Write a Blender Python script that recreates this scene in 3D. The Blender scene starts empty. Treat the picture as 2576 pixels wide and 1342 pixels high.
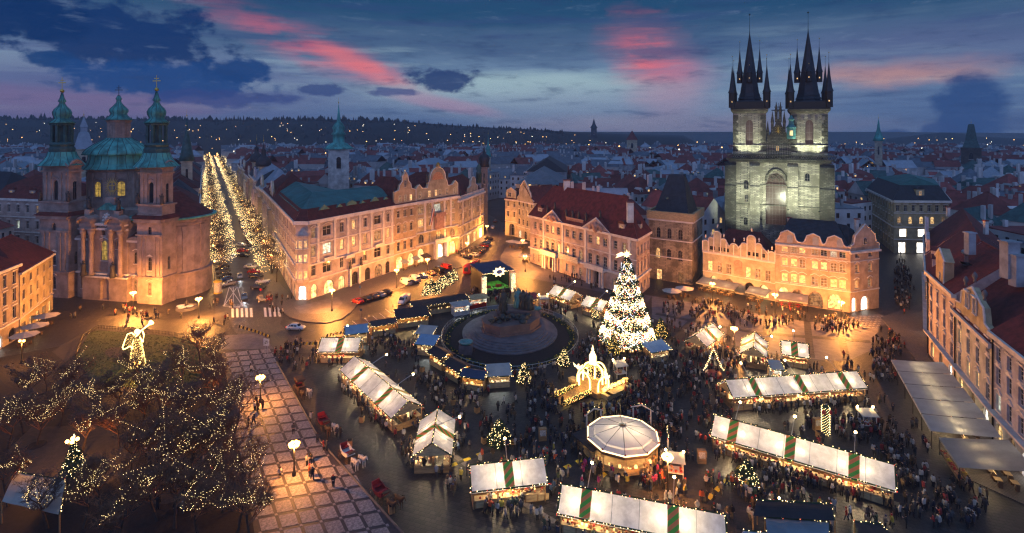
import bpy, math, random
from mathutils import Vector, Matrix
random.seed(7)
S = bpy.context.scene
COL = S.collection
# -- camera
# a plain wide lens on the gallery of a tower, 48 m above the square, kept level (lens shift shows more ground than sky)
F, V0, H, UC = 1341.7, 325.0, 48.0, 1288.0
cam = bpy.data.cameras.new('camera'); cam_o = bpy.data.objects.new('camera', cam); COL.objects.link(cam_o)
cam.sensor_width = 36.0; cam.sensor_fit = 'HORIZONTAL'; cam.lens = 36.0 * F / 2576.0
cam.shift_y = -(671.0 - V0) / 2576.0
cam.clip_start = 0.5; cam.clip_end = 20000
cam_o.location = (0, 0, H); cam_o.rotation_euler = (math.pi / 2, 0, 0)
S.camera = cam_o
S.view_settings.view_transform = 'Standard'; S.view_settings.look = 'None'
S.view_settings.exposure = 0.22; S.view_settings.gamma = 1.0; S.view_settings.use_curve_mapping = False
S.render.engine = 'CYCLES'
cy = S.cycles
cy.use_denoising = True; cy.denoiser = 'OPENIMAGEDENOISE'; cy.denoising_input_passes = 'RGB_ALBEDO_NORMAL'
cy.max_bounces = 4; cy.diffuse_bounces = 2; cy.glossy_bounces = 2; cy.transmission_bounces = 3; cy.transparent_max_bounces = 6; cy.volume_bounces = 0
cy.sample_clamp_indirect = .7; cy.sample_clamp_direct = 40.0; cy.caustics_reflective = False; cy.caustics_refractive = False
cy.use_light_tree = True; cy.use_adaptive_sampling = False; cy.pixel_filter_type = 'BLACKMAN_HARRIS'; cy.filter_width = 1.3; cy.denoising_prefilter = 'NONE'

# -- node expressions
class X:
    def __init__(s, t, k): s.t = t; s.k = k
    def _m(s, op, *a):
        n = s.t.nodes.new('ShaderNodeMath'); n.operation = op
        for i, v in enumerate((s,) + a):
            if isinstance(v, X): s.t.links.new(v.k, n.inputs[i])
            else: n.inputs[i].default_value = v
        return X(s.t, n.outputs[0])
    def __add__(s, o): return s._m('ADD', o)
    def __radd__(s, o): return s._m('ADD', o)
    def __sub__(s, o): return s._m('SUBTRACT', o)
    def __rsub__(s, o): return (s * -1) + o
    def __mul__(s, o): return s._m('MULTIPLY', o)
    def __rmul__(s, o): return s._m('MULTIPLY', o)
    def __truediv__(s, o): return s._m('DIVIDE', o)
    def clamp(s): return s._m('MAXIMUM', 0.0)._m('MINIMUM', 1.0)
    def smooth(s, a, b):
        n = s.t.nodes.new('ShaderNodeMapRange'); n.interpolation_type = 'SMOOTHSTEP'
        s.t.links.new(s.k, n.inputs[0]); n.inputs[1].default_value = a; n.inputs[2].default_value = b
        return X(s.t, n.outputs[0])
def mixc(t, fac, a, b):
    n = t.nodes.new('ShaderNodeMix'); n.data_type = 'RGBA'
    for sock, v in ((n.inputs[0], fac), (n.inputs[6], a), (n.inputs[7], b)):
        if isinstance(v, X): t.links.new(v.k, sock)
        elif hasattr(v, 'links'): t.links.new(v, sock)
        elif isinstance(v, (tuple, list)): sock.default_value = tuple(v)[:3] + (1,)
        else: sock.default_value = v
    return n.outputs[2]
def noise(t, vec, scale, detail=3.0, rough=0.55, out=0):
    n = t.nodes.new('ShaderNodeTexNoise'); n.inputs['Scale'].default_value = scale
    n.inputs['Detail'].default_value = detail; n.inputs['Roughness'].default_value = rough
    if vec is not None: t.links.new(vec, n.inputs['Vector'])
    return X(t, n.outputs[0])
def comb(t, x, y, z):
    n = t.nodes.new('ShaderNodeCombineXYZ')
    for i, v in enumerate((x, y, z)):
        if isinstance(v, X): t.links.new(v.k, n.inputs[i])
        else: n.inputs[i].default_value = v
    return n.outputs[0]
def lin(r, g, b):
    f = lambda c: ((c / 255 + 0.055) / 1.055) ** 2.4 if c > 10 else c / 255 / 12.92
    return (f(r), f(g), f(b))

# -- dusk sky
W = bpy.data.worlds.new('World'); S.world = W; W.use_nodes = True
t = W.node_tree; t.nodes.clear()
tc = t.nodes.new('ShaderNodeTexCoord'); sp = t.nodes.new('ShaderNodeSeparateXYZ'); t.links.new(tc.outputs['Generated'], sp.inputs[0])
dx, dy, dz = (X(t, sp.outputs[i]) for i in range(3))
az = dx._m('ARCTAN2', dy); el = dz._m('ARCSINE')
A1 = lambda u: math.atan((u - UC) / F)
E1 = lambda u, v: math.atan((V0 - v) / F * math.cos(A1(u)))
n1 = noise(t, comb(t, az * 2.2, el * 11.0, 0.0), 2.2, 5.0, 0.6)
n2 = noise(t, comb(t, az * 5.0, el * 9.0, 3.7), 3.4, 6.0, 0.62)
n3 = noise(t, comb(t, az * 1.3, el * 16.0, 9.1), 3.0, 4.0, 0.55)
elw = el + (n1 - 0.5) * 0.07
ramp = t.nodes.new('ShaderNodeValToRGB'); t.links.new((elw / 0.42).clamp().k, ramp.inputs[0])
cr = ramp.color_ramp; cr.interpolation = 'EASE'
stops = [(0.0, lin(84, 104, 140)), (0.10, lin(82, 106, 144)), (0.24, lin(96, 122, 152)), (0.36, lin(66, 92, 126)), (0.52, lin(30, 70, 106)), (0.72, lin(6, 56, 94)), (1.0, lin(0, 46, 80))]
cr.elements[0].position = 0; cr.elements[0].color = stops[0][1] + (1,)
cr.elements[1].position = 1; cr.elements[1].color = stops[-1][1] + (1,)
for p, c in stops[1:-1]:
    e = cr.elements.new(p); e.color = c + (1,)
colr = ramp.outputs[0]
def blob(u, v, ru, rv, soft=1.0, tilt=0.0, wob=0.25, nz=None):
    """soft elliptical patch centred where the photograph shows it, in sky angles"""
    a0, e0 = A1(u), E1(u, v); sa = ru / F * math.cos(a0) ** 2; se = rv / F * math.cos(a0)
    a = az - a0; e = el - e0
    p = (a * math.cos(tilt) + e * math.sin(tilt)) / sa; q = (e * math.cos(tilt) - a * math.sin(tilt)) / se
    d = (p * p + q * q)._m('SQRT') + ((nz or n2) - 0.5) * (wob * 6)
    return (d * -1 + 1.0 + soft * 0.5).smooth(0.0, soft)
wisp = (n3 * .6 + n2 * .4).smooth(.40, .60)
def lay(mask, col, k):
    global colr
    colr = mixc(t, mask * k, colr, col)
streak = n3.smooth(0.50, 0.68) * el.smooth(0.0, 0.05) * (el * -1 + 0.20).smooth(0.0, 0.1)
lay(streak, lin(142, 168, 182), 0.50)
lay(n3.smooth(0.28, 0.46) * -1 + 1, lin(46, 68, 114), 0.5)
lay(blob(330, 225, 620, 95, 1.2, 0, .18, n1), lin(86, 90, 134), 0.6)
lay(blob(150, 262, 420, 40, 1.0, 0, .25, n1), lin(136, 98, 130), 0.4)
lay(blob(1330, 222, 330, 34, 1.1, 0, .25, n1), lin(156, 184, 188), 0.85)
lay(blob(1480, 268, 420, 36, 1.2, 0, .2, n1), lin(120, 136, 164), 0.6)
lay(blob(800, 128, 230, 34, 2.0, math.radians(-21), .35, n2) * wisp, lin(190, 90, 112), 0.8)
lay(blob(920, 170, 110, 20, 1.6, math.radians(-22), .3, n2), lin(232, 112, 112), 0.6)
lay(blob(1630, 138, 80, 60, 2.2, math.radians(-30), .4, n2) * (wisp * .85 + .15), lin(220, 96, 106), 0.95)
lay(blob(1690, 220, 60, 80, 1.8, math.radians(-70), .25, n1), lin(190, 100, 128), 0.5)
lay(blob(1120, 262, 120, 16, 1.0, math.radians(-10), .2, n1), lin(190, 110, 140), 0.55)
lay(blob(2260, 182, 190, 26, 1.9, 0, .3, n2), lin(206, 146, 126), 0.75)
lay(blob(2380, 120, 420, 60, 1.2, 0, .2, n1), lin(78, 88, 130), 0.6)
lay(blob(1400, 250, 520, 50, 1.4, 0, .22, n1), lin(132, 152, 172), 0.5)
lay(blob(1680, 315, 380, 26, 1.2, 0, .18, n1), lin(146, 138, 156), 0.55)
def dark(u, v, ru, rv, col, k=0.95, wob=0.42): lay(blob(u, v, ru, rv, 0.5, 0, wob, n2), col, k)
dark(310, 84, 270, 72, lin(8, 46, 96)); dark(60, 40, 170, 60, lin(6, 44, 92)); dark(120, 146, 60, 22, lin(12, 56, 108))
dark(430, 205, 240, 40, lin(20, 62, 118)); dark(600, 180, 80, 30, lin(16, 58, 112)); dark(560, 250, 180, 20, lin(44, 62, 118), .8)
dark(1105, 198, 98, 26, lin(34, 58, 104)); dark(800, 224, 60, 14, lin(46, 66, 116), .85); dark(990, 232, 60, 12, lin(58, 74, 124), .8)
dark(2440, 275, 95, 85, lin(34, 66, 116), .9, .25); dark(2250, 345, 60, 22, lin(38, 62, 112), .8, .3); dark(2360, 330, 60, 22, lin(38, 64, 114), .8, .3)
# unseen afterglow behind the camera, brightened as fill light; ground side dusk blue
n4 = noise(t, comb(t, az * 3.0, el * 15.0, 5.3), 3.2, 9.0, .68)
lay(n4.smooth(.50, .72), lin(34, 56, 98), .5); lay((n4 * -1 + 1).smooth(.56, .74), lin(120, 140, 168), .28)
back = (dy * -1).smooth(0.0, 0.8)
colr = mixc(t, back, colr, (.25, .37, .78))
colr = mixc(t, el.smooth(0.42, 1.0), colr, (.12, .24, .48))
colr = mixc(t, (el * -1).smooth(0.0, 0.06), colr, lin(40, 52, 88))
bg = t.nodes.new('ShaderNodeBackground'); t.links.new(colr, bg.inputs[0]); bg.inputs[1].default_value = 1.0
wo = t.nodes.new('ShaderNodeOutputWorld'); t.links.new(bg.outputs[0], wo.inputs[0])

# -- materials
MAT = {}
def pm(name, col, rough=0.8, var=0.25, scale=0.6, bump=0.0, bscale=None, metal=0.0, emit=None, es=0.0, col2=None, spec=0.4, sampling=None, rand=0.0, stretch=None):
    m = bpy.data.materials.new(name); m.use_nodes = True; t = m.node_tree; b = t.nodes['Principled BSDF']
    b.inputs['Roughness'].default_value = rough; b.inputs['Metallic'].default_value = metal
    b.inputs['Specular IOR Level'].default_value = spec
    g = t.nodes.new('ShaderNodeTexCoord'); vec = g.outputs['Object']
    if stretch:
        mp = t.nodes.new('ShaderNodeMapping'); mp.inputs['Scale'].default_value = stretch; t.links.new(vec, mp.inputs[0]); vec = mp.outputs[0]
    if var or col2:
        n = noise(t, vec, scale, 5.0, 0.62).smooth(0.3, 0.7)
        c2 = col2 or tuple(c * (1 - var) for c in col)
        c1 = col if col2 else tuple(min(1, c * (1 + var * 0.6)) for c in col)
        out = mixc(t, n, c1, c2)
        if rand:
            oi = t.nodes.new('ShaderNodeObjectInfo'); r = X(t, oi.outputs['Random'])
            hs = t.nodes.new('ShaderNodeHueSaturation'); t.links.new(out, hs.inputs['Color']); t.links.new((r * rand + (1 - rand / 2)).k, hs.inputs['Value']); out = hs.outputs[0]
        t.links.new(out, b.inputs['Base Color'])
    else: b.inputs['Base Color'].default_value = tuple(col) + (1,)
    if bump:
        bn = noise(t, vec, bscale or scale * 8, 4.0, 0.6); bp = t.nodes.new('ShaderNodeBump'); bp.inputs['Strength'].default_value = bump
        bp.inputs['Distance'].default_value = 0.1; t.links.new(bn.k, bp.inputs['Height']); t.links.new(bp.outputs[0], b.inputs['Normal'])
    if emit:
        b.inputs['Emission Color'].default_value = tuple(emit) + (1,); b.inputs['Emission Strength'].default_value = es
    if sampling: m.cycles.emission_sampling = sampling
    MAT[name] = m; return m
def stucco(name, col, var=0.36): return pm(name, col, 0.85, var, 0.35, 0.15, 9.0, rand=0)
WARM = (1.0, 0.62, 0.22)
for k, c in dict(cream=(.45, .37, .26), pinkish=(.46, .34, .29), yellow=(.46, .36, .22), pale=(.46, .37, .33), white_wall=(.58, .54, .50), sand=(.47, .33, .23),
                 church=(.34, .25, .215), ochre=(.46, .33, .20), brownish=(.34, .26, .20), greywall=(.34, .34, .36), lilac=(.46, .38, .42), buff=(.40, .34, .26)).items(): stucco(k, c)
pm('trim', (.74, .65, .58), .8, .2, .5); pm('trim_dark', (.16, .14, .14), .7, .3, .7); pm('trim_gold', (.55, .36, .10), .4, .2, 1, metal=.6)
pm('ornament', (.42, .24, .18), .8, .3, 1.2, .2)
pm('stone_bell', (.42, .33, .24), .85, .35, .5, .4, 3.0); pm('stone_dark', (.07, .065, .06), .85, .4, .4, .5, 3.0); pm('statue', (.05, .045, .045), .6, .4, 1.0, .4, 5)
pm('granite', (.115, .105, .12), .6, .3, .6, .2, 6); pm('granite_red', (.14, .09, .08), .55, .3, .7, .2, 6); pm('bronze', (.05, .055, .05), .45, .4, 1.2, .3, 5, metal=.3); pm('patina', (.07, .24, .24), .55, .35, 1.0)
pm('copper', (.08, .36, .32), .55, .55, .45, .2, 4, stretch=(1, 1, .25)); pm('copper_dark', (.03, .09, .09), .5, .4, .6); pm('teal_roof', (.05, .17, .16), .5, .3, .3)
pm('tile', (.16, .03, .024), .75, .4, .8, .25, 10); pm('tile_deep', (.115, .024, .021), .75, .4, .8, .25, 10); pm('tile_bright', (.21, .05, .035), .75, .35, .8, .25, 10)
pm('tile_city', (.22, .05, .045), .75, .35, .3, rand=.8); pm('slate', (.022, .03, .042), .55, .35, .8, .2, 8); pm('slate_city', (.11, .14, .18), .55, .3, .3, rand=.8)
pm('wall_city', (.52, .50, .49), .9, .25, .15, rand=.7); pm('metal_roof', (.30, .34, .40), .35, .15, .4); pm('zinc', (.16, .19, .22), .4, .2, .4)
pm('frame_white', (.62, .58, .52), .6, .1, 2); pm('frame_brown', (.10, .06, .04), .6, .2, 2)
pm('glass_dark', (.015, .018, .024), .08, 0, spec=.8); pm('glass_lit', (.5, .35, .15), .3, 0, emit=(1, .60, .22), es=1.5); pm('glass_dim', (.1, .07, .05), .15, 0, emit=(1, .58, .24), es=.22, spec=.8)
pm('glass_cool', (.3, .32, .3), .3, 0, emit=(.86, 1, .78), es=.75); pm('shop_lit', (.6, .5, .3), .4, .0, emit=(1, .66, .26), es=2.4); pm('shop_white', (.8, .8, .8), .4, 0, emit=(1, .92, .78), es=5.0)
pm('tyn_glass', (.06, .045, .045), .2, .4, 3.0, emit=(1, .5, .3), es=.035); pm('church_glass', (.2, .15, .04), .3, 0, emit=(1, .62, .12), es=.5)  # tyn glass: faint pink emission puts a brick reflection into the panes
pm('black', (.012, .012, .013), .5, 0); pm('iron', (.02, .02, .022), .45, .2, 2, metal=.5); pm('steel', (.42, .44, .46), .35, .1, 2, metal=.7)
pm('gold', (.8, .5, .12), .3, .1, 2, metal=1.0)
pm('wood', (.36, .20, .085), .7, .35, 1.2, .15, 8, stretch=(1, 1, 5)); pm('wood_pale', (.52, .36, .18), .7, .3, 1.2, stretch=(1, 1, 5)); pm('wood_dark', (.10, .055, .03), .75, .3, 1.2)
pm('wood_white', (.62, .58, .52), .7, .15, 1.2)
pm('asphalt', (.05, .047, .05), .5, .35, .5, .3, 20); pm('paint', (.62, .62, .62), .6, .35, 3); pm('paint_yellow', (.62, .42, .04), .6, .3, 3)
pm('yellow_cover', (.70, .48, .03), .5, .15, 2); pm('rubber', (.025, .024, .024), .7, .2, 2)
pm('soil', (.014, .011, .013), .95, .4, 2, .4, 12); pm('grass', (.035, .055, .016), .95, .4, .8, .5, 14); pm('gravel', (.045, .036, .034), .95, .25, 1.2, .4, 20)
pm('bark', (.05, .034, .026), .9, .3, 2); pm('twig', (.13, .075, .055), .9, .4, .6); pm('twig_red', (.19, .085, .045), .9, .35, .5)
pm('needle', (.022, .05, .022), .8, .5, 1.0); pm('garland', (.02, .045, .016), .8, .4, 3)
pm('bulb', (1, .8, .5), .4, 0, emit=(1, .70, .29), es=7.5, sampling='NONE'); pm('bulb_white', (1, 1, 1), .4, 0, emit=(.86, .92, 1), es=2.4, sampling='NONE'); pm('bulb_gold', (1, .8, .4), .4, 0, emit=(1, .60, .14), es=4.5, sampling='NONE')
pm('bulb_red', (.9, .1, .05), .4, 0, emit=(1, .08, .04), es=3, sampling='NONE'); pm('led_green', (.1, .9, .2), .4, 0, emit=(.05, 1, .25), es=4, sampling='NONE')
pm('star_glow', (1, .8, .5), .4, 0, emit=(1, .72, .34), es=2.4); pm('angel_glow', (1, .8, .4), .4, 0, emit=(1, .68, .20), es=4.5, sampling='NONE')
pm('globe', (1, .7, .3), .3, 0, emit=(1, .40, .085), es=14); pm('globe_small', (1, .8, .5), .3, 0, emit=(1, .62, .22), es=110); pm('lamp_white', (1, 1, 1), .3, 0, emit=(.9, 1, .9), es=60)
pm('city_light', (1, .6, .2), .3, 0, emit=(1, .50, .14), es=9, sampling='NONE'); pm('city_light_white', (1, .9, .7), .3, 0, emit=(1, .86, .6), es=6, sampling='NONE')
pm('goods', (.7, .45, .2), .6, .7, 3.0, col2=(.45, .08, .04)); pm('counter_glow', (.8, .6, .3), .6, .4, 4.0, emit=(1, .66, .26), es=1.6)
pm('sausage', (.40, .13, .05), .5, .3, 8); pm('cloth_blue', (.20, .32, .46), .6, .12, .6); pm('cloth_dark', (.024, .020, .024), .7, .25, .5); pm('cloth_navy', (.03, .05, .10), .7, .2, .6); pm('cloth_brown', (.07, .045, .04), .7, .2, .8)
pm('parasol', (.52, .44, .36), .8, .12, .8); pm('awning', (.42, .40, .37), .75, .14, .5); pm('awning_pale', (.56, .56, .55), .7, .14, .5)
pm('skin', (.50, .30, .22), .6, 0); pm('red_cloth', (.36, .02, .02), .6, .2, 2); pm('leather_red', (.24, .02, .02), .4, .2, 2); pm('white_gloss', (.66, .64, .62), .25, .05, 1)
pm('horse_white', (.52, .48, .44), .7, .2, 2); pm('horse_brown', (.07, .035, .02), .6, .3, 2); pm('mane_dark', (.02, .015, .012), .8, 0); pm('plastic_green', (.1, .4, .1), .5, 0)
pm('stage_green', (.10, .36, .05), .6, .3, 1); pm('screen_blue', (.05, .1, .35), .4, 0); pm('flag_blue', (.02, .05, .25), .7, 0); pm('poster', (.5, .45, .4), .6, .5, 4)
pm('hill', (.018, .022, .022), 1.0, .4, .02); pm('cobble_far', (.05, .045, .045), .8, .3, .1)
for i, c in enumerate([(.016, .016, .018), (.03, .028, .03), (.02, .025, .045), (.06, .06, .065), (.09, .055, .03), (.22, .025, .025), (.40, .37, .33), (.16, .13, .10), (.04, .07, .13), (.05, .07, .04), (.55, .10, .03), (.42, .33, .05), (.30, .03, .12), (.20, .19, .20)]):
    pm('coat%d' % i, c, .85, 0)
COATN = ['black', 'charcoal', 'navy', 'grey', 'brown', 'red', 'cream', 'beige', 'blue', 'olive', 'orange', 'yellow', 'pink', 'pale grey']
for i, c in enumerate([(.014, .014, .018), (.03, .045, .09), (.05, .045, .04), (.10, .085, .06), (.06, .06, .065)]): pm('trousers%d' % i, c, .85, 0)
TRN = ['black', 'blue', 'brown', 'khaki', 'grey']
for i, c in enumerate([(.03, .016, .01), (.012, .01, .01), (.22, .13, .05), (.5, .48, .45), (.3, .02, .02), (.02, .03, .10), (.03, .03, .032)]): pm('hair%d' % i, c, .85, 0)
HRN = ['brown hair', 'black hair', 'fair hair', 'white hat', 'red hat', 'blue hat', 'dark hat']
for k, c in dict(car_black=(.012, .012, .014), car_white=(.60, .60, .60), car_red=(.38, .02, .015), car_silver=(.30, .31, .33), car_blue=(.04, .09, .2), car_grey=(.09, .09, .10), car_bronze=(.16, .10, .07), car_cream=(.5, .45, .33)).items(): pm(k, c, .22, 0, metal=.25, spec=.6)
pm('headlight', (1, 1, 1), .2, 0, emit=(.9, .95, 1), es=20); pm('lamp_off', (.5, .5, .5), .15, 0, spec=.8); pm('tail', (.3, .01, .01), .2, 0); pm('tail_lit', (.5, .02, .02), .2, 0, emit=(1, .05, .04), es=3)

def interior(name, lo, hi, sc):
    m = MAT[name]; t = m.node_tree; b = t.nodes['Principled BSDF']; g = t.nodes.new('ShaderNodeTexCoord'); oi = t.nodes.new('ShaderNodeObjectInfo'); r = X(t, oi.outputs['Random'])
    mp = t.nodes.new('ShaderNodeMapping'); t.links.new(g.outputs['Object'], mp.inputs[0]); t.links.new(comb(t, r * 40, r * 17, r * 31), mp.inputs[1])
    n = noise(t, mp.outputs[0], sc, 2.0, .5).smooth(.32, .68); t.links.new((n * (r * .6 + .4) * (hi - lo) + lo).k, b.inputs['Emission Strength'])
interior('glass_lit', .15, 1.9, 1.6); interior('glass_dim', .02, .5, 1.4); interior('glass_cool', .1, 1.1, 1.6); interior('shop_lit', .25, 2.4, .9); interior('shop_white', 1.2, 5.5, .8); interior('church_glass', .12, .7, 1.2)
def two(m):
    t = m.node_tree; o = t.nodes['Material Output']; b = t.nodes['Principled BSDF']
    tr = t.nodes.new('ShaderNodeBsdfTranslucent'); mx = t.nodes.new('ShaderNodeMixShader'); mx.inputs[0].default_value = 0.45
    src = b.inputs['Base Color'].links
    if src: t.links.new(src[0].from_socket, tr.inputs[0])
    else: tr.inputs[0].default_value = b.inputs['Base Color'].default_value
    t.links.new(b.outputs[0], mx.inputs[1]); t.links.new(tr.outputs[0], mx.inputs[2]); t.links.new(mx.outputs[0], o.inputs[0])
two(pm('canvas', (.90, .87, .88), .75, .22, .9, .12, 1.2)); two(pm('canvas_lilac', (.68, .66, .74), .7, .10, .5, .1, 1.0))
two(MAT['awning_pale']); two(MAT['awning'])
def stripe_mat():
    m = pm('stripe', (1, 1, 1), .7, 0); t = m.node_tree; b = t.nodes['Principled BSDF']
    g = t.nodes.new('ShaderNodeTexCoord'); s = t.nodes.new('ShaderNodeSeparateXYZ'); t.links.new(g.outputs['UV'], s.inputs[0])
    p = (X(t, s.outputs[0]) * 0.95 + X(t, s.outputs[1]) * 1.0) * 0.85
    k = p._m('FRACT')._m('GREATER_THAN', 0.5)
    t.links.new(mixc(t, k, (1.0, .34, .12), (.15, .52, .08)), b.inputs['Base Color']); return m
two(stripe_mat())
def brickmat(name, c1, c2, c3, sx, sy, mort=.03, rough=.7, bump=.5, vec='Object', swap=None, squash=1, spec=.4):
    m = pm(name, c1, rough, 0, spec=spec); t = m.node_tree; b = t.nodes['Principled BSDF']; g = t.nodes.new('ShaderNodeTexCoord')
    v = g.outputs[vec]
    if swap:
        s = t.nodes.new('ShaderNodeSeparateXYZ'); t.links.new(v, s.inputs[0])
        xx, yy, zz = (X(t, s.outputs[i]) for i in range(3)); v = comb(t, (xx + yy) if swap == 'wall' else xx, zz if swap == 'wall' else yy, 0.0)
    br = t.nodes.new('ShaderNodeTexBrick'); t.links.new(v, br.inputs[0])
    for i, c in ((1, c1), (2, c2), (3, c3)): br.inputs[i].default_value = tuple(c) + (1,)
    br.inputs['Scale'].default_value = 1.0; br.inputs['Brick Width'].default_value = sx; br.inputs['Row Height'].default_value = sy; br.inputs['Mortar Size'].default_value = mort; br.inputs['Bias'].default_value = 0.0
    n = noise(t, g.outputs[vec], 0.25, 5, .65)
    cc = mixc(t, n.smooth(.42, .62), br.outputs[0], tuple(x * .3 for x in c1))
    t.links.new(cc, b.inputs['Base Color'])
    bp = t.nodes.new('ShaderNodeBump'); bp.inputs['Strength'].default_value = bump; bp.inputs['Distance'].default_value = .06; t.links.new(br.outputs['Fac'], bp.inputs['Height']); bp.invert = True
    t.links.new(bp.outputs[0], b.inputs['Normal']); return m
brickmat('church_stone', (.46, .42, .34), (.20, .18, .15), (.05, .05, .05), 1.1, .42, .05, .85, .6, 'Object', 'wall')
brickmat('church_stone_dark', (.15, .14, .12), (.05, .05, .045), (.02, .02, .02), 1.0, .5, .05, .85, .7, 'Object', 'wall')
brickmat('ashlar', (.44, .34, .24), (.34, .26, .18), (.18, .14, .10), .9, .45, .03, .85, .5, 'Object', 'wall')
def cobble(name, c1, c2, scale, rough=.42, rot=0.3, big=0.12):
    m = pm(name, c1, rough, 0, spec=.5); t = m.node_tree; b = t.nodes['Principled BSDF']; g = t.nodes.new('ShaderNodeTexCoord')
    mp = t.nodes.new('ShaderNodeMapping'); mp.inputs['Rotation'].default_value = (0, 0, rot); t.links.new(g.outputs['Object'], mp.inputs[0])
    br = t.nodes.new('ShaderNodeTexBrick'); t.links.new(mp.outputs[0], br.inputs[0])
    br.inputs[1].default_value = tuple(c1) + (1,); br.inputs[2].default_value = tuple(c2) + (1,); br.inputs[3].default_value = (.008, .008, .008, 1)
    br.inputs['Scale'].default_value = 1; br.inputs['Brick Width'].default_value = scale * 1.25; br.inputs['Row Height'].default_value = scale; br.inputs['Mortar Size'].default_value = scale * .1; br.inputs['Mortar Smooth'].default_value = .4
    n = noise(t, g.outputs['Object'], big, 6, .65); n2 = noise(t, g.outputs['Object'], 2.3, 3, .6)
    cc = mixc(t, n.smooth(.3, .7) * .6, br.outputs[0], tuple(x * .4 for x in c1)); t.links.new(cc, b.inputs['Base Color'])
    t.links.new((n2 * .25 + (rough - .1)).k, b.inputs['Roughness'])
    bp = t.nodes.new('ShaderNodeBump'); bp.inputs['Strength'].default_value = .75; bp.inputs['Distance'].default_value = .05; bp.invert = True
    t.links.new((X(t, br.outputs['Fac']) - n2 * .4).k, bp.inputs['Height']); t.links.new(bp.outputs[0], b.inputs['Normal']); return m
cobble('cobble', (.050, .041, .039), (.018, .015, .015), .62, .50, .35, .3); cobble('cobble_road', (.085, .06, .055), (.045, .035, .034), .34, .42, -.6); cobble('cobble_light', (.15, .125, .12), (.10, .085, .085), .26, .6, .5)
pm('slab_pale', (.27, .23, .225), .65, .5, 3.0, .35, 24, rand=.25); pm('slab_dark', (.045, .038, .040), .6, .3, 2.0, .3, 16); pm('slab_plaza', (.13, .11, .115), .6, .3, .7, .3, 14, rand=.3); pm('kerb', (.10, .09, .09), .7, .3, 1.0)
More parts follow.
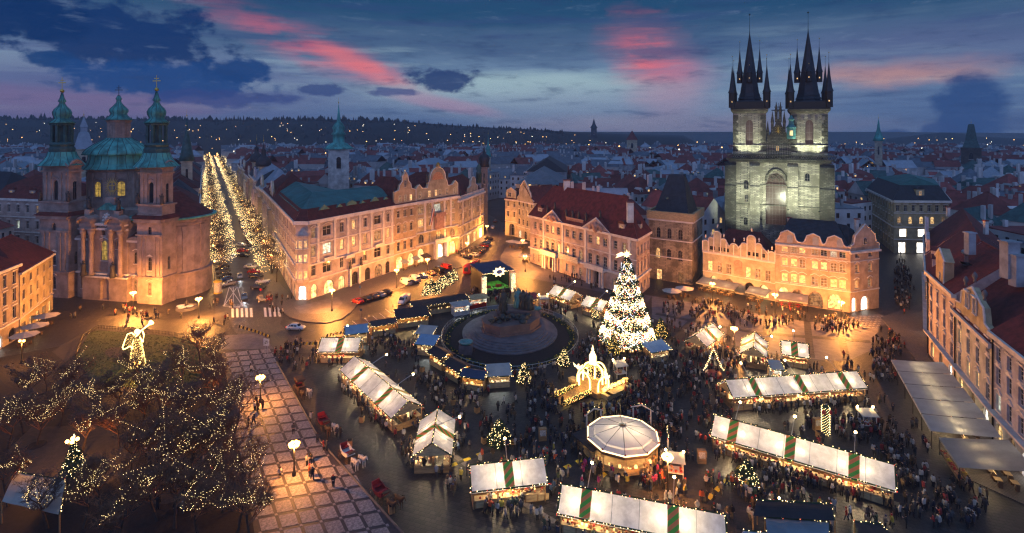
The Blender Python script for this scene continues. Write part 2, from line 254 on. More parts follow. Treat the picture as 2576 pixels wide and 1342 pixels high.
# -- helpers
V3 = Vector
def gp(u, v, h=0.0):
    y = (H - h) * F / (v - V0); return V3(((u - UC) / F * y, y, h))
def hat(v, y): return H - (v - V0) * y / F
def sfrac(A, B, u):
    k = (u - UC) / F; return (k * A.y - A.x) / ((B.x - A.x) - k * (B.y - A.y))
def uv_of(p): return (UC + F * p.x / p.y, V0 + F * (H - p.z) / p.y)
class MB:
    def __init__(s): s.v = []; s.f = []; s.m = []; s.uv = {}
    def poly(s, pts, m=0, uv=None):
        n = len(s.v); s.v += [tuple(p) for p in pts]; s.f.append(tuple(range(n, n + len(pts)))); s.m.append(m)
        if uv: s.uv[len(s.f) - 1] = uv
    def box(s, x0, y0, z0, x1, y1, z1, m=0):
        n = len(s.v); s.v += [(x, y, z) for z in (z0, z1) for x, y in ((x0, y0), (x1, y0), (x1, y1), (x0, y1))]
        for q in ((3, 2, 1, 0), (4, 5, 6, 7), (0, 1, 5, 4), (1, 2, 6, 5), (2, 3, 7, 6), (3, 0, 4, 7)): s.f.append(tuple(n + i for i in q)); s.m.append(m)
        return s
    def cbox(s, x, y, z, sx, sy, sz, m=0): return s.box(x - sx / 2, y - sy / 2, z, x + sx / 2, y + sy / 2, z + sz, m)
    def prism(s, pts, off, m=0):
        off = V3(off); a = [V3(p) for p in pts]; b = [p + off for p in a]; k = len(a)
        s.poly(a[::-1], m); s.poly(b, m)
        for i in range(k): s.poly((a[i], a[(i + 1) % k], b[(i + 1) % k], b[i]), m)
        return s
    def ring(s, rings, m=0, cap=True):
        n0 = len(s.v); k = len(rings[0])
        for r in rings: s.v += [tuple(p) for p in r]
        for j in range(len(rings) - 1):
            for i in range(k):
                a = n0 + j * k + i; b = n0 + j * k + (i + 1) % k; s.f.append((a, b, b + k, a + k)); s.m.append(m)
        if cap:
            s.f.append(tuple(n0 + i for i in range(k))[::-1]); s.m.append(m); e = n0 + (len(rings) - 1) * k
            s.f.append(tuple(e + i for i in range(k))); s.m.append(m)
        return s
    def lathe(s, prof, n=12, c=(0, 0, 0), m=0, ph=0.0, sx=1, sy=1):
        return s.ring([[(c[0] + r * sx * math.cos(ph + 2 * math.pi * i / n), c[1] + r * sy * math.sin(ph + 2 * math.pi * i / n), c[2] + z) for i in range(n)] for r, z in prof], m)
    def tube(s, p0, p1, r0, r1=None, n=6, m=0):
        return s.path([p0, p1], [r0, r0 if r1 is None else r1], n, m)
    def path(s, pts, rad, n=6, m=0, closed=False):
        pts = [V3(p) for p in pts]; k = len(pts)
        if not isinstance(rad, (list, tuple)): rad = [rad] * k
        rings = []
        for i, p in enumerate(pts):
            d = (pts[min(i + 1, k - 1)] - pts[max(i - 1, 0)])
            if d.length < 1e-6: d = V3((0, 0, 1))
            d.normalize(); a = d.cross(V3((0, 0, 1)) if abs(d.z) < .9 else V3((1, 0, 0))).normalized(); b = d.cross(a)
            rings.append([p + (a * math.cos(2 * math.pi * j / n) + b * math.sin(2 * math.pi * j / n)) * rad[i] for j in range(n)])
        return s.ring(rings, m)
    def octa(s, p, r, m=0):
        x, y, z = p; n = len(s.v); s.v += [(x + r, y, z), (x - r, y, z), (x, y + r, z), (x, y - r, z), (x, y, z + r), (x, y, z - r)]
        for q in ((0, 2, 4), (2, 1, 4), (1, 3, 4), (3, 0, 4), (2, 0, 5), (1, 2, 5), (3, 1, 5), (0, 3, 5)): s.f.append(tuple(n + i for i in q)); s.m.append(m)
    def ball(s, p, r, m=0, n=8, sz=1.0):
        return s.lathe([(r * math.sin(math.pi * max(.04, min(.96, j / 5.0))), -r * sz * math.cos(math.pi * j / 5.0)) for j in range(6)], n, p, m)
    def add(s, o, M=None, dm=0):
        n = len(s.v); s.v += [tuple(M @ V3(p)) for p in o.v] if M else o.v
        s.f += [tuple(i + n for i in q) for q in o.f]; s.m += [i + dm for i in o.m]
    def mesh(s, name, mats, smooth=False):
        me = bpy.data.meshes.new(name); me.from_pydata(s.v, [], s.f)
        for m in mats: me.materials.append(MAT[m] if isinstance(m, str) else m)
        if len(mats) > 1: me.polygons.foreach_set('material_index', s.m)
        if s.uv:
            l = me.uv_layers.new(name='UV')
            for fi, uv in s.uv.items():
                for li, c in zip(me.polygons[fi].loop_indices, uv): l.data[li].uv = c
        if smooth: me.polygons.foreach_set('use_smooth', [True] * len(me.polygons))
        me.update(); return me
    def build(s, name, mats, parent=None, smooth=False, loc=None, rz=0.0):
        if isinstance(mats, str): mats = [mats]
        return ob(name, s.mesh(name, mats, smooth), parent, loc, rz)
def ob(name, me, parent=None, loc=None, rz=0.0):
    o = bpy.data.objects.new(name, me); COL.objects.link(o)
    if parent: o.parent = parent
    if loc is not None: o.location = loc
    if rz: o.rotation_euler = (0, 0, rz)
    return o
LABELS = {}
def tag(o, label, cat, group=None):
    o['label'] = label; o['category'] = cat
    if group: o['group'] = group
    return o
def thing(name, label, cat, loc=(0, 0, 0), rz=0.0, group=None):
    return tag(ob(name, None, None, loc, rz), label, cat, group)
def struct(name, mb, mats, parent=None, smooth=False):
    o = mb.build(name, mats, parent, smooth)
    if not parent: o['kind'] = 'structure'
    return o
KIDS = {}
def dup(o, loc=None, rz=None, label=None, parent=None, scale=None):
    ch = {}
    for q in bpy.data.objects:
        if q.parent: ch.setdefault(q.parent.name, []).append(q)
    def cp(a, par):
        c = a.copy(); COL.objects.link(c)
        if par: c.parent = par
        for k in ch.get(a.name, []): cp(k, c)
        return c
    r = cp(o, parent)
    if loc is not None: r.location = loc
    if rz is not None: r.rotation_euler = (0, 0, rz)
    if scale is not None: r.scale = (scale, scale, scale) if not isinstance(scale, tuple) else scale
    if label: r['label'] = label
    return r
def plight(name, parent, loc, col, power, rad=.15, spot=None, aim=None, blend=.6):
    l = bpy.data.lights.new(name, 'SPOT' if spot else 'POINT'); l.color = col; l.energy = power; l.shadow_soft_size = rad
    if spot: l.spot_size = spot; l.spot_blend = blend
    o = ob(name, l, parent, loc)
    if aim is not None: o.rotation_euler = (V3(aim) - V3(loc)).to_track_quat('-Z', 'Y').to_euler()
    return o
rnd = random.uniform
def inpoly(p, poly):
    c = False; n = len(poly); x, y = p[0], p[1]
    for i in range(n):
        a, b = poly[i], poly[(i + 1) % n]
        if (a[1] > y) != (b[1] > y) and x < (b[0] - a[0]) * (y - a[1]) / (b[1] - a[1]) + a[0]: c = not c
    return c
def segdist(p, a, b):
    ax, ay = a[0], a[1]; dx, dy = b[0] - ax, b[1] - ay; q = max(0, min(1, ((p[0] - ax) * dx + (p[1] - ay) * dy) / (dx * dx + dy * dy + 1e-9)))
    return math.hypot(p[0] - ax - q * dx, p[1] - ay - q * dy)
def sheet(pts, z, m=None):
    mb = MB(); mb.poly([(p[0], p[1], z) for p in pts]); return mb
def slab(pts, z0, z1):
    mb = MB(); a = [V3((p[0], p[1], z0)) for p in pts]
    ar = sum(a[i].x * a[(i + 1) % len(a)].y - a[(i + 1) % len(a)].x * a[i].y for i in range(len(a)))
    if ar < 0: a.reverse()
    mb.prism(a, (0, 0, z1 - z0)); return mb
def gl(*uvs): return [gp(u, v) for u, v in uvs]

# -- ground, road, pavements
g = MB(); g.poly([(-6000, -200, 0), (6000, -200, 0), (6000, 9000, 0), (-6000, 9000, 0)]); struct('ground', g, ['cobble_far'])
square = struct('square', sheet(gl((-900, 900), (60, 640), (760, 560), (1230, 540), (1330, 600), (1900, 620), (2300, 620), (2700, 800), (3000, 1500), (-900, 1500)), .004), ['cobble'])
PD = V3((-.5, .867, 0)); PN = V3((.867, .5, 0)); P0 = V3((-75.0, 152.0, 0))
def pz(s, t, z=0.0): return P0 + PD * s + PN * t + V3((0, 0, z))
struct('road', sheet([pz(-14, -8.5), pz(-14, 8.5), pz(850, 8.5), pz(850, -8.5)], .010), ['asphalt'])
curve = gl((575, 800), (600, 770), (720, 770), (705, 815), (735, 850), (800, 856), (880, 836), (905, 800), (1010, 770), (1180, 700), (1245, 640), (1262, 560), (1285, 560), (1262, 640), (1250, 690), (1130, 745), (1000, 800), (905, 860), (840, 885), (740, 890), (640, 868), (590, 835))
struct('crossing_road', sheet(curve, .008), ['cobble_road'])
# corner pavement (rounded tip) and the pavement in front of the houses
corner = gl((745, 757), (991, 684), (1046, 668), (1151, 640), (1225, 585), (1236, 585), (1232, 615), (1165, 672), (1010, 725), (905, 762), (880, 790), (858, 805), (820, 815), (770, 812), (730, 800), (705, 780), (690, 755), (650, 690), (670, 680))
c0 = slab(corner, 0.0, .14).build('corner_pavement', ['cobble_light']); c0['kind'] = 'structure'
kb = MB(); kc = [gp(u, v, .0) for u, v in ((690, 755), (705, 780), (730, 800), (770, 812), (820, 815), (858, 805), (880, 790), (905, 762), (1010, 725))]
kb.path([p + V3((0, 0, .1)) for p in kc], .12, 4); struct('kerb', kb, ['kerb'])
inner = gl((740, 775), (790, 762), (850, 748), (862, 765), (840, 785), (790, 793), (755, 790))
struct('corner_paving', sheet(inner, .147), ['slab_plaza'])
# zebra crossing, bus stop box, parking lines
zb = struct('zebra_crossing', sheet(gl((576, 772), (604, 772), (604, 774), (576, 774)), .012), ['paint'])
for i in range(11):
    if i in (5, 6): continue
    u = 582 + i * 11.6; p = MB(); q = [gp(u, 777 - i * .35), gp(u + 6.0, 777 - i * .35), gp(u + 6.6 + .25 * i, 799 - i * .2), gp(u + .4 + .25 * i, 799 - i * .2)]
    p.poly([(c.x, c.y, .016) for c in q]); p.build('stripe', ['paint'], zb)
def text(name, body, parent, size, M, mat, extr=.004):
    c = bpy.data.curves.new(name, 'FONT'); c.body = body; c.size = size; c.align_x = 'CENTER'; c.align_y = 'CENTER'; c.extrude = extr; c.resolution_u = 1
    tmp = bpy.data.objects.new(name + '_tmp', c); COL.objects.link(tmp)
    dg = bpy.context.evaluated_depsgraph_get(); me = bpy.data.meshes.new_from_object(tmp.evaluated_get(dg)); bpy.data.objects.remove(tmp); bpy.data.curves.remove(c)
    me.materials.clear(); me.materials.append(MAT[mat]); o = ob(name, me, parent); o.matrix_local = M; return o
bx = MB()
def line(mb, a, b, w, z=.018):
    d = (b - a).normalized(); n = V3((-d.y, d.x, 0)) * w / 2; mb.poly([V3((p.x, p.y, z)) for p in (a - n, b - n, b + n, a + n)])
b4 = [gp(577, 722), gp(597, 722), gp(611, 771), gp(563, 771)]
for a, b in ((0, 1), (1, 2), (2, 3), (3, 0), (0, 2), (1, 3)): line(bx, b4[a], b4[b], .22, .018 + a * .0006 + b * .0003)
line(bx, (b4[0] + b4[1]) / 2, (b4[2] + b4[3]) / 2, .2, .0212)
bb = struct('bus_stop_marking', bx, ['paint'])
for k, (u, v) in enumerate(((575, 767), (597, 768), (592, 725))):
    p = gp(u, v); text('lettering', 'BUS', bb, 1.5, Matrix.Translation((p.x, p.y, .024)) @ Matrix.Rotation(math.pi + .12, 4, 'Z') @ Matrix.Diagonal((1.1, 1.3, 1, 1)), 'paint', 0)
pk = MB()
for u0, v0, u1, v1 in ((886, 808, 914, 830), (917, 801, 936, 820), (937, 795, 955, 810), (955, 789, 969, 800), (969, 778, 985, 790), (886, 846, 1010, 796)): line(pk, gp(u0, v0), gp(u1, v1), .14, .020 + u0 * 1e-6)
struct('parking_lines', pk, ['paint'])

# chequered promenade: dark ground with pale panels and small pale squares at the crossings
prom = gl((556, 882), (690, 880), (700, 920), (806, 1110), (1012, 1341), (1050, 1400), (700, 1500), (640, 1341), (600, 1100), (566, 930))
promenade = struct('promenade', sheet(prom, .012), ['slab_dark'])
N0 = gp(730.3, 1042.4); NA = V3((2.2, .61, 0)); NB = V3((1.62, -2.40, 0))
pm1 = MB(); h = .84; pm1.prism([NA * a + NB * b for a, b in ((.09, .10), (.09, .90), (.91, .90), (.91, .10))], (0, 0, .03))
me1 = pm1.mesh('paving_panel', ['slab_pale'])
pm2 = MB(); pm2.prism([NA * a + NB * b for a, b in ((-.07, -.08), (-.07, .08), (.07, .08), (.07, -.08))], (0, 0, .02)); me2 = pm2.mesh('paving_square', ['slab_pale'])
for i in range(-9, 10):
    for j in range(-14, 16):
        p = N0 + NA * i + NB * j; c = p + (NA + NB) / 2
        if inpoly(c, prom): ob('paving_panel', me1, promenade, (p.x, p.y, .013))
        if inpoly(p, prom): ob('paving_square', me2, promenade, (p.x, p.y, .0135))
struct('promenade_kerb', MB().path([p + V3((0, 0, .05)) for p in gl((696, 912), (806, 1110), (1012, 1341), (1060, 1400))], .16, 4), ['kerb'])
struct('pale_forecourt', sheet(gl((556, 845), (660, 838), (688, 878), (556, 880)), .011), ['slab_plaza'])
# park ground with paths and lawn
park = gl((-400, 930), (0, 900), (150, 872), (300, 830), (440, 848), (560, 890), (575, 960), (600, 1100), (640, 1341), (690, 1500), (-600, 1500))
struct('park_ground', sheet(park, .009), ['soil'])
lawn = gl((225, 838), (245, 832), (330, 838), (470, 852), (520, 880), (500, 960), (380, 985), (230, 960), (190, 900)); struct('lawn', sheet(lawn, .05), ['grass'])
gb = MB(); random.seed(31)
for _ in range(5200):
    u, v = rnd(195, 515), rnd(833, 980); p = gp(u, v)
    if inpoly(p, lawn):
        a = rnd(0, 6.28); q = V3((math.cos(a), math.sin(a), 0)) * .16; gb.poly([p + q + V3((0, 0, .05)), p - q + V3((0, 0, .05)), p + V3((rnd(-.1, .1), rnd(-.1, .1), rnd(.07, .15)))])
go = tag(gb.build('lawn_grass', ['grass']), 'short green lawn grass under the glowing angel', 'grass'); go['kind'] = 'stuff'
struct('park_path', sheet(gl((130, 885), (220, 832), (310, 822), (445, 838), (430, 846), (320, 836), (240, 846), (190, 890), (165, 912)), .016), ['gravel'])
struct('park_clearing', sheet(gl((20, 1130), (80, 1075), (250, 1070), (330, 1110), (300, 1200), (240, 1230), (40, 1190)), .014), ['gravel'])
for c, ru, rv in (((290, 888), 26, 14), ((150, 1180), 20, 12), ((400, 1240), 60, 30)):
    struct('park_bed', sheet([gp(c[0] + ru * math.cos(a * .4), c[1] + rv * math.sin(a * .4)) for a in range(16)], .058 if c[1] < 900 else .019), ['gravel'])
# paler paved strips across the market square and a plaza in front of the right-hand houses
def strip(a, b, w, z, mat='slab_plaza', name='paved_strip', step=1.6):
    d = (b - a); L = d.length; d.normalize(); n = V3((-d.y, d.x, 0)) * w / 2; k = int(L / step); root = struct(name, sheet([a - n, b - n, b + n, a + n], z), ['slab_dark'])
    q = MB(); q.prism([V3((0.03, -w / 2 + .03, 0)), V3((step - .03, -w / 2 + .03, 0)), V3((step - .03, w / 2 - .03, 0)), V3((.03, w / 2 - .03, 0))], (0, 0, .025)); me = q.mesh('slab', [mat]); ang = math.atan2(d.y, d.x)
    for i in range(k): ob('slab', me, root, a + d * step * i + V3((0, 0, z + .001)), ang)
strip(gp(845, 905), gp(1210, 1200), .9, .013); strip(gp(1210, 1200), gp(1420, 1330), .9, .013)
plaza = gl((1640, 745), (1790, 770), (1960, 800), (2140, 822), (2215, 810), (2195, 880), (2130, 910), (1990, 900), (1850, 870), (1720, 830), (1640, 800)); struct('plaza', sheet(plaza, .009), ['slab_plaza'])
for a, b in (((1775, 770), (1720, 828)), ((1850, 780), (1830, 868)), ((1930, 795), (1925, 885)), ((2030, 808), (2040, 900)), ((2110, 818), (2130, 908)), ((1650, 790), (1900, 838)), ((1900, 838), (2190, 860))): strip(gp(*a), gp(*b), 1.5, .0145 + a[0] * 1e-6, 'slab_dark', 'dark_band')
struct('palace_forecourt', sheet(gl((1250, 690), (1262, 640), (1290, 600), (1335, 662), (1540, 735), (1640, 745), (1630, 760), (1440, 720), (1330, 700)), .0085), ['slab_plaza'])
pv = slab(gl((2215, 800), (2330, 760), (2335, 900), (2410, 995), (2500, 1115), (2680, 1280), (2620, 1290), (2430, 1110), (2350, 1000), (2300, 900)), 0, .12).build('shop_pavement', ['cobble_light']); pv['kind'] = 'structure'
fc = slab(gl((2420, 1200), (2520, 1190), (2700, 1280), (2900, 1400), (2640, 1300)), 0, .10).build('corner_forecourt', ['cobble_light']); fc['kind'] = 'structure'
# carpet paving in front of the arcades
cp = struct('arcade_paving', sheet(gl((2085, 800), (2215, 790), (2230, 815), (2190, 832), (2060, 825)), .011), ['slab_plaza'])
pl = MB().box(-.42, -.3, 0, .42, .3, .03).mesh('slab', ['slab_pale'])
for i in range(15):
    for j in range(7):
        p = gp(2072 + i * 10.5 + j * -2.0, 803 + j * 4.6 - i * .5); ob('slab', pl, cp, (p.x, p.y, .012), .1)

# -- hills and the land beyond
hb = MB(); rows = []
prof = [(-400, 292), (0, 290), (120, 288), (300, 290), (560, 293), (800, 291), (980, 295), (1190, 311), (1330, 318), (1420, 326), (1560, 336), (1750, 345)]
xs = [-500 + i * 30 for i in range(76)]
def top(u):
    for (a, b), (c, d) in zip(prof, prof[1:]):
        if a <= u <= c: return b + (d - b) * (u - a) / (c - a)
    return prof[0][1] if u < 0 else 345
random.seed(5)
for k, (d, fr) in enumerate(((900, 0), (980, .30), (1060, .62), (1160, .9), (1300, 1.0), (2000, .97))):
    r = []
    for u in xs:
        D = d * (1 if k < 5 else 1); ht = max(0.5, hat(top(u) + 7, 1200)) if u < 1740 else .5
        r.append(((u - UC) / F * 1200 * (D / 1200), D, -.5 + ht * fr + (rnd(-2, 2) if 0 < k < 4 else 0)))
    rows.append(r)
for r in rows: hb.v += r
k = len(xs)
for j in range(len(rows) - 1):
    for i in range(k - 1): hb.f.append((j * k + i, j * k + i + 1, (j + 1) * k + i + 1, (j + 1) * k + i)); hb.m.append(0)
struct('hill', hb, ['hill'], smooth=True)
wb = MB()
for i in range(2600):
    u = rnd(-420, 1420); fr = rnd(.15, 1) ** .6; D = 900 + fr * 330; ht = max(0.5, hat(top(u) + 7, 1200)); z = ht * min(1, (fr * .95)); hh = rnd(7, 15) * (1.0 if u < 1000 else .7)
    x = (u - UC) / F * D; r = hh * rnd(.22, .42); n = 6
    pr = [(r * .2, 0), (r, hh * .3), (r * .8, hh * .65), (r * .1, hh)] if random.random() < .6 else [(r * .8, 0), (r * .5, hh * .5), (.05, hh * 1.15)]
    wb.lathe([(a * rnd(.8, 1.2), b) for a, b in pr], n, (x, D, z - 1), 0)
wo_ = tag(wb.build('hill_wood', ['hill']), 'dark wooded ridge along the far skyline at left', 'wood'); wo_['kind'] = 'stuff'
lb = MB(); random.seed(12)
for i in range(170):
    u = rnd(0, 1500); fr = random.choice((.12, .3, .34, .52, .55, .7)) + rnd(-.04, .04); D = 900 + fr * 300 - 8; ht = max(.5, hat(top(u) + 7, 1200))
    lb.octa(((u - UC) / F * D, D, ht * fr + rnd(4, 9)), rnd(.4, .65), 0 if random.random() < .8 else 1)
lo_ = tag(lb.build('hill_lights', ['city_light', 'city_light_white']), 'small orange lamps dotted along the far wooded ridge', 'lights'); lo_['kind'] = 'stuff'
vb = MB(); vr = []
for d, fr in ((1500, 0), (1600, .6), (1700, 1.0), (2000, 1.0)):
    vr.append([((u - UC) / F * d, d, -.5 + fr * max(0, hat(v, 1700))) for u, v in ((2230, 352), (2290, 345), (2330, 339), (2370, 335), (2420, 338), (2450, 346), (2560, 352), (2800, 350))])
for r in vr: vb.v += r
for j in range(3):
    for i in range(7): vb.f.append((j * 8 + i, j * 8 + i + 1, j * 8 + i + 9, j * 8 + i + 8)); vb.m.append(0)
struct('far_hill', vb, ['hill'], smooth=True)
# -- building kit
def lerp(a, b, q): return a + (b - a) * q
def offset(pts, dist):
    n = len(pts); out = []
    for i in range(n):
        a, b, c = pts[i - 1], pts[i], pts[(i + 1) % n]
        d1 = (b - a).to_2d().normalized(); d2 = (c - b).to_2d().normalized(); n1 = V3((-d1.y, d1.x)); n2 = V3((-d2.y, d2.x))
        k = (n1 + n2); q = k.length_squared
        o = k * (2 * dist / q) if q > .2 else n1 * dist
        out.append(V3((b.x + o.x, b.y + o.y, b.z)))
    return out
def zed(p, z): return V3((p.x, p.y, z))
def plane_rows(mb, a, b, c, d, m=0, step=.55, lift=.07):
    a, b, c, d = map(V3, (a, b, c, d)); L = max((d - a).length, (c - b).length); k = max(1, int(L / step)) if step else 1
    nn = (b - a).cross(d - a)
    if nn.length < 1e-6: nn = (b - a).cross(c - a)
    nn.normalize()
    for i in range(k):
        q0, q1 = i / k, (i + 1) / k; up = nn * (lift if step else 0)
        p = [lerp(a, d, q0) + up, lerp(b, c, q0) + up, lerp(b, c, q1), lerp(a, d, q1)]
        if (p[2] - p[3]).length < 1e-4: p = p[:3]
        mb.poly(p, m)
        if step: mb.poly((lerp(a, d, q0), lerp(b, c, q0), lerp(b, c, q0) + up, lerp(a, d, q0) + up), m)
def hip(mb, foot, z, zr, m=0, over=.35, f=None, step=.55, gm=None):
    p = [zed(q, z) for q in offset(foot, -over)]
    e = lambda i: (p[(i + 1) % 4] - p[i]).length
    if e(0) + e(2) < e(1) + e(3): p = p[1:] + p[:1]
    lo, sh = e(0) + e(2), e(1) + e(3)
    if f is None: f = min(.45, .5 * sh / lo * .9)
    R0 = lerp((p[0] + p[3]) / 2, (p[1] + p[2]) / 2, f); R1 = lerp((p[0] + p[3]) / 2, (p[1] + p[2]) / 2, 1 - f); R0.z = R1.z = zr
    plane_rows(mb, p[0], p[1], R1, R0, m, step); plane_rows(mb, p[2], p[3], R0, R1, m, step)
    if f > 0: plane_rows(mb, p[1], p[2], R1, R1, m, step); plane_rows(mb, p[3], p[0], R0, R0, m, step)
    elif gm is not None: mb.poly((p[1], p[2], R1), gm); mb.poly((p[3], p[0], R0), gm)
    mb.poly(p[::-1], m if gm is None else gm)
    mb.tube(R0, R1, .16, None, 4, m); return R0, R1
WIN = {}
def window(parent, loc, ang, w, h, arch=False, hood=None, pane='glass_dark', frame='frame_white', bars=(1, 1), trim='trim', name='window'):
    key = (round(w, 2), round(h, 2), arch, frame, bars)
    if key not in WIN:
        mb = MB(); b = min(.09, w * .08); r = w / 2
        if arch:
            zs = h - (r if arch is True else r * 1.25); pts = [(r * math.cos(a), zs + (h - zs) * math.sin(a)) for a in [math.pi * i / 8 for i in range(9)]]
            for (x0, z0), (x1, z1) in zip(pts, pts[1:]): mb.prism([(x0, 0, z0), (x1, 0, z1), (x1 * .88, 0, zs + (z1 - zs) * .88), (x0 * .88, 0, zs + (z0 - zs) * .88)], (0, .08, 0))
            mb.box(-r, 0, 0, -r + b, .08, zs); mb.box(r - b, 0, 0, r, .08, zs)
            out = [(-r, zs)] + [(-x, z) for x, z in pts[::-1]][::-1][:0] + [(x, z) for x, z in pts[::-1]]
            pol = [(-r, .03, 0), (r, .03, 0)] + [(x, .03, z) for x, z in pts]
        else:
            mb.box(-r, 0, 0, -r + b, .08, h); mb.box(r - b, 0, 0, r, .08, h); mb.box(-r + b, .002, h - b, r - b, .078, h); zs = h
            pol = [(-r, .03, 0), (r, .03, 0), (r, .03, h), (-r, .03, h)]
        mb.box(-r + b, .002, 0, r - b, .078, b)
        nx, nz = bars
        for i in range(nx): x = -r + w * (i + 1) / (nx + 1); mb.box(x - b * .4, .004, b, x + b * .4, .074, h - (b if not arch else w * .12))
        for i in range(nz):
            z = (h * .66 if nz == 1 else h * (i + 1) / (nz + 1))
            if not arch or z < zs: mb.box(-r + b, .006, z - b * .4, r - b, .07, z + b * .4)
        p = MB(); p.poly(pol)
        WIN[key] = (mb.mesh('window', [frame]), {}, p)
    fm, panes, pmb = WIN[key]
    if pane not in panes: panes[pane] = pmb.mesh('pane', [pane])
    o = ob(name, fm, parent, loc, ang); ob('pane', panes[pane], o)
    if hood:
        k2 = ('s', round(w, 2), round(h, 2), hood, trim)
        if k2 not in WIN:
            mb = MB(); r = w / 2; y = -.20
            mb.box(-r - .2, y - .16, -.22, r + .2, y + .17, -.04)
            if hood != 'sill':
                mb.box(-r - .16, y - .05, -.03, -r - .01, y + .17, h + .14); mb.box(r + .01, y - .05, -.03, r + .16, y + .17, h + .14); mb.box(-r - .01, y - .046, h + .01, r + .01, y + .168, h + .14)
            if hood == 'flat': mb.box(-r - .3, y - .28, h + .3, r + .3, y + .17, h + .5)
            if hood == 'tri': mb.prism([(-r - .35, y + .17, h + .28), (r + .35, y + .17, h + .28), (0, y + .17, h + .28 + w * .42)], (0, -.38, 0))
            if hood == 'curve':
                pts = [(-r - .35 + (w + .7) * i / 6, h + .28 + .5 * math.sin(math.pi * i / 6) ** 1.5) for i in range(7)]
                for (x0, z0), (x1, z1) in zip(pts, pts[1:]): mb.prism([(x0, y + .17, z0), (x1, y + .17, z1), (x1, y + .17, z1 + .2), (x0, y + .17, z0 + .2)], (0, -.4, 0))
            WIN[k2] = mb.mesh('window_surround', [trim])
        ob('window_surround', WIN[k2], o)
    return o
def pick(lit):
    r = random.random()
    return 'glass_lit' if r < lit * .7 else 'glass_cool' if r < lit * .82 else 'glass_dim' if r < lit * 1.25 else 'glass_dark'
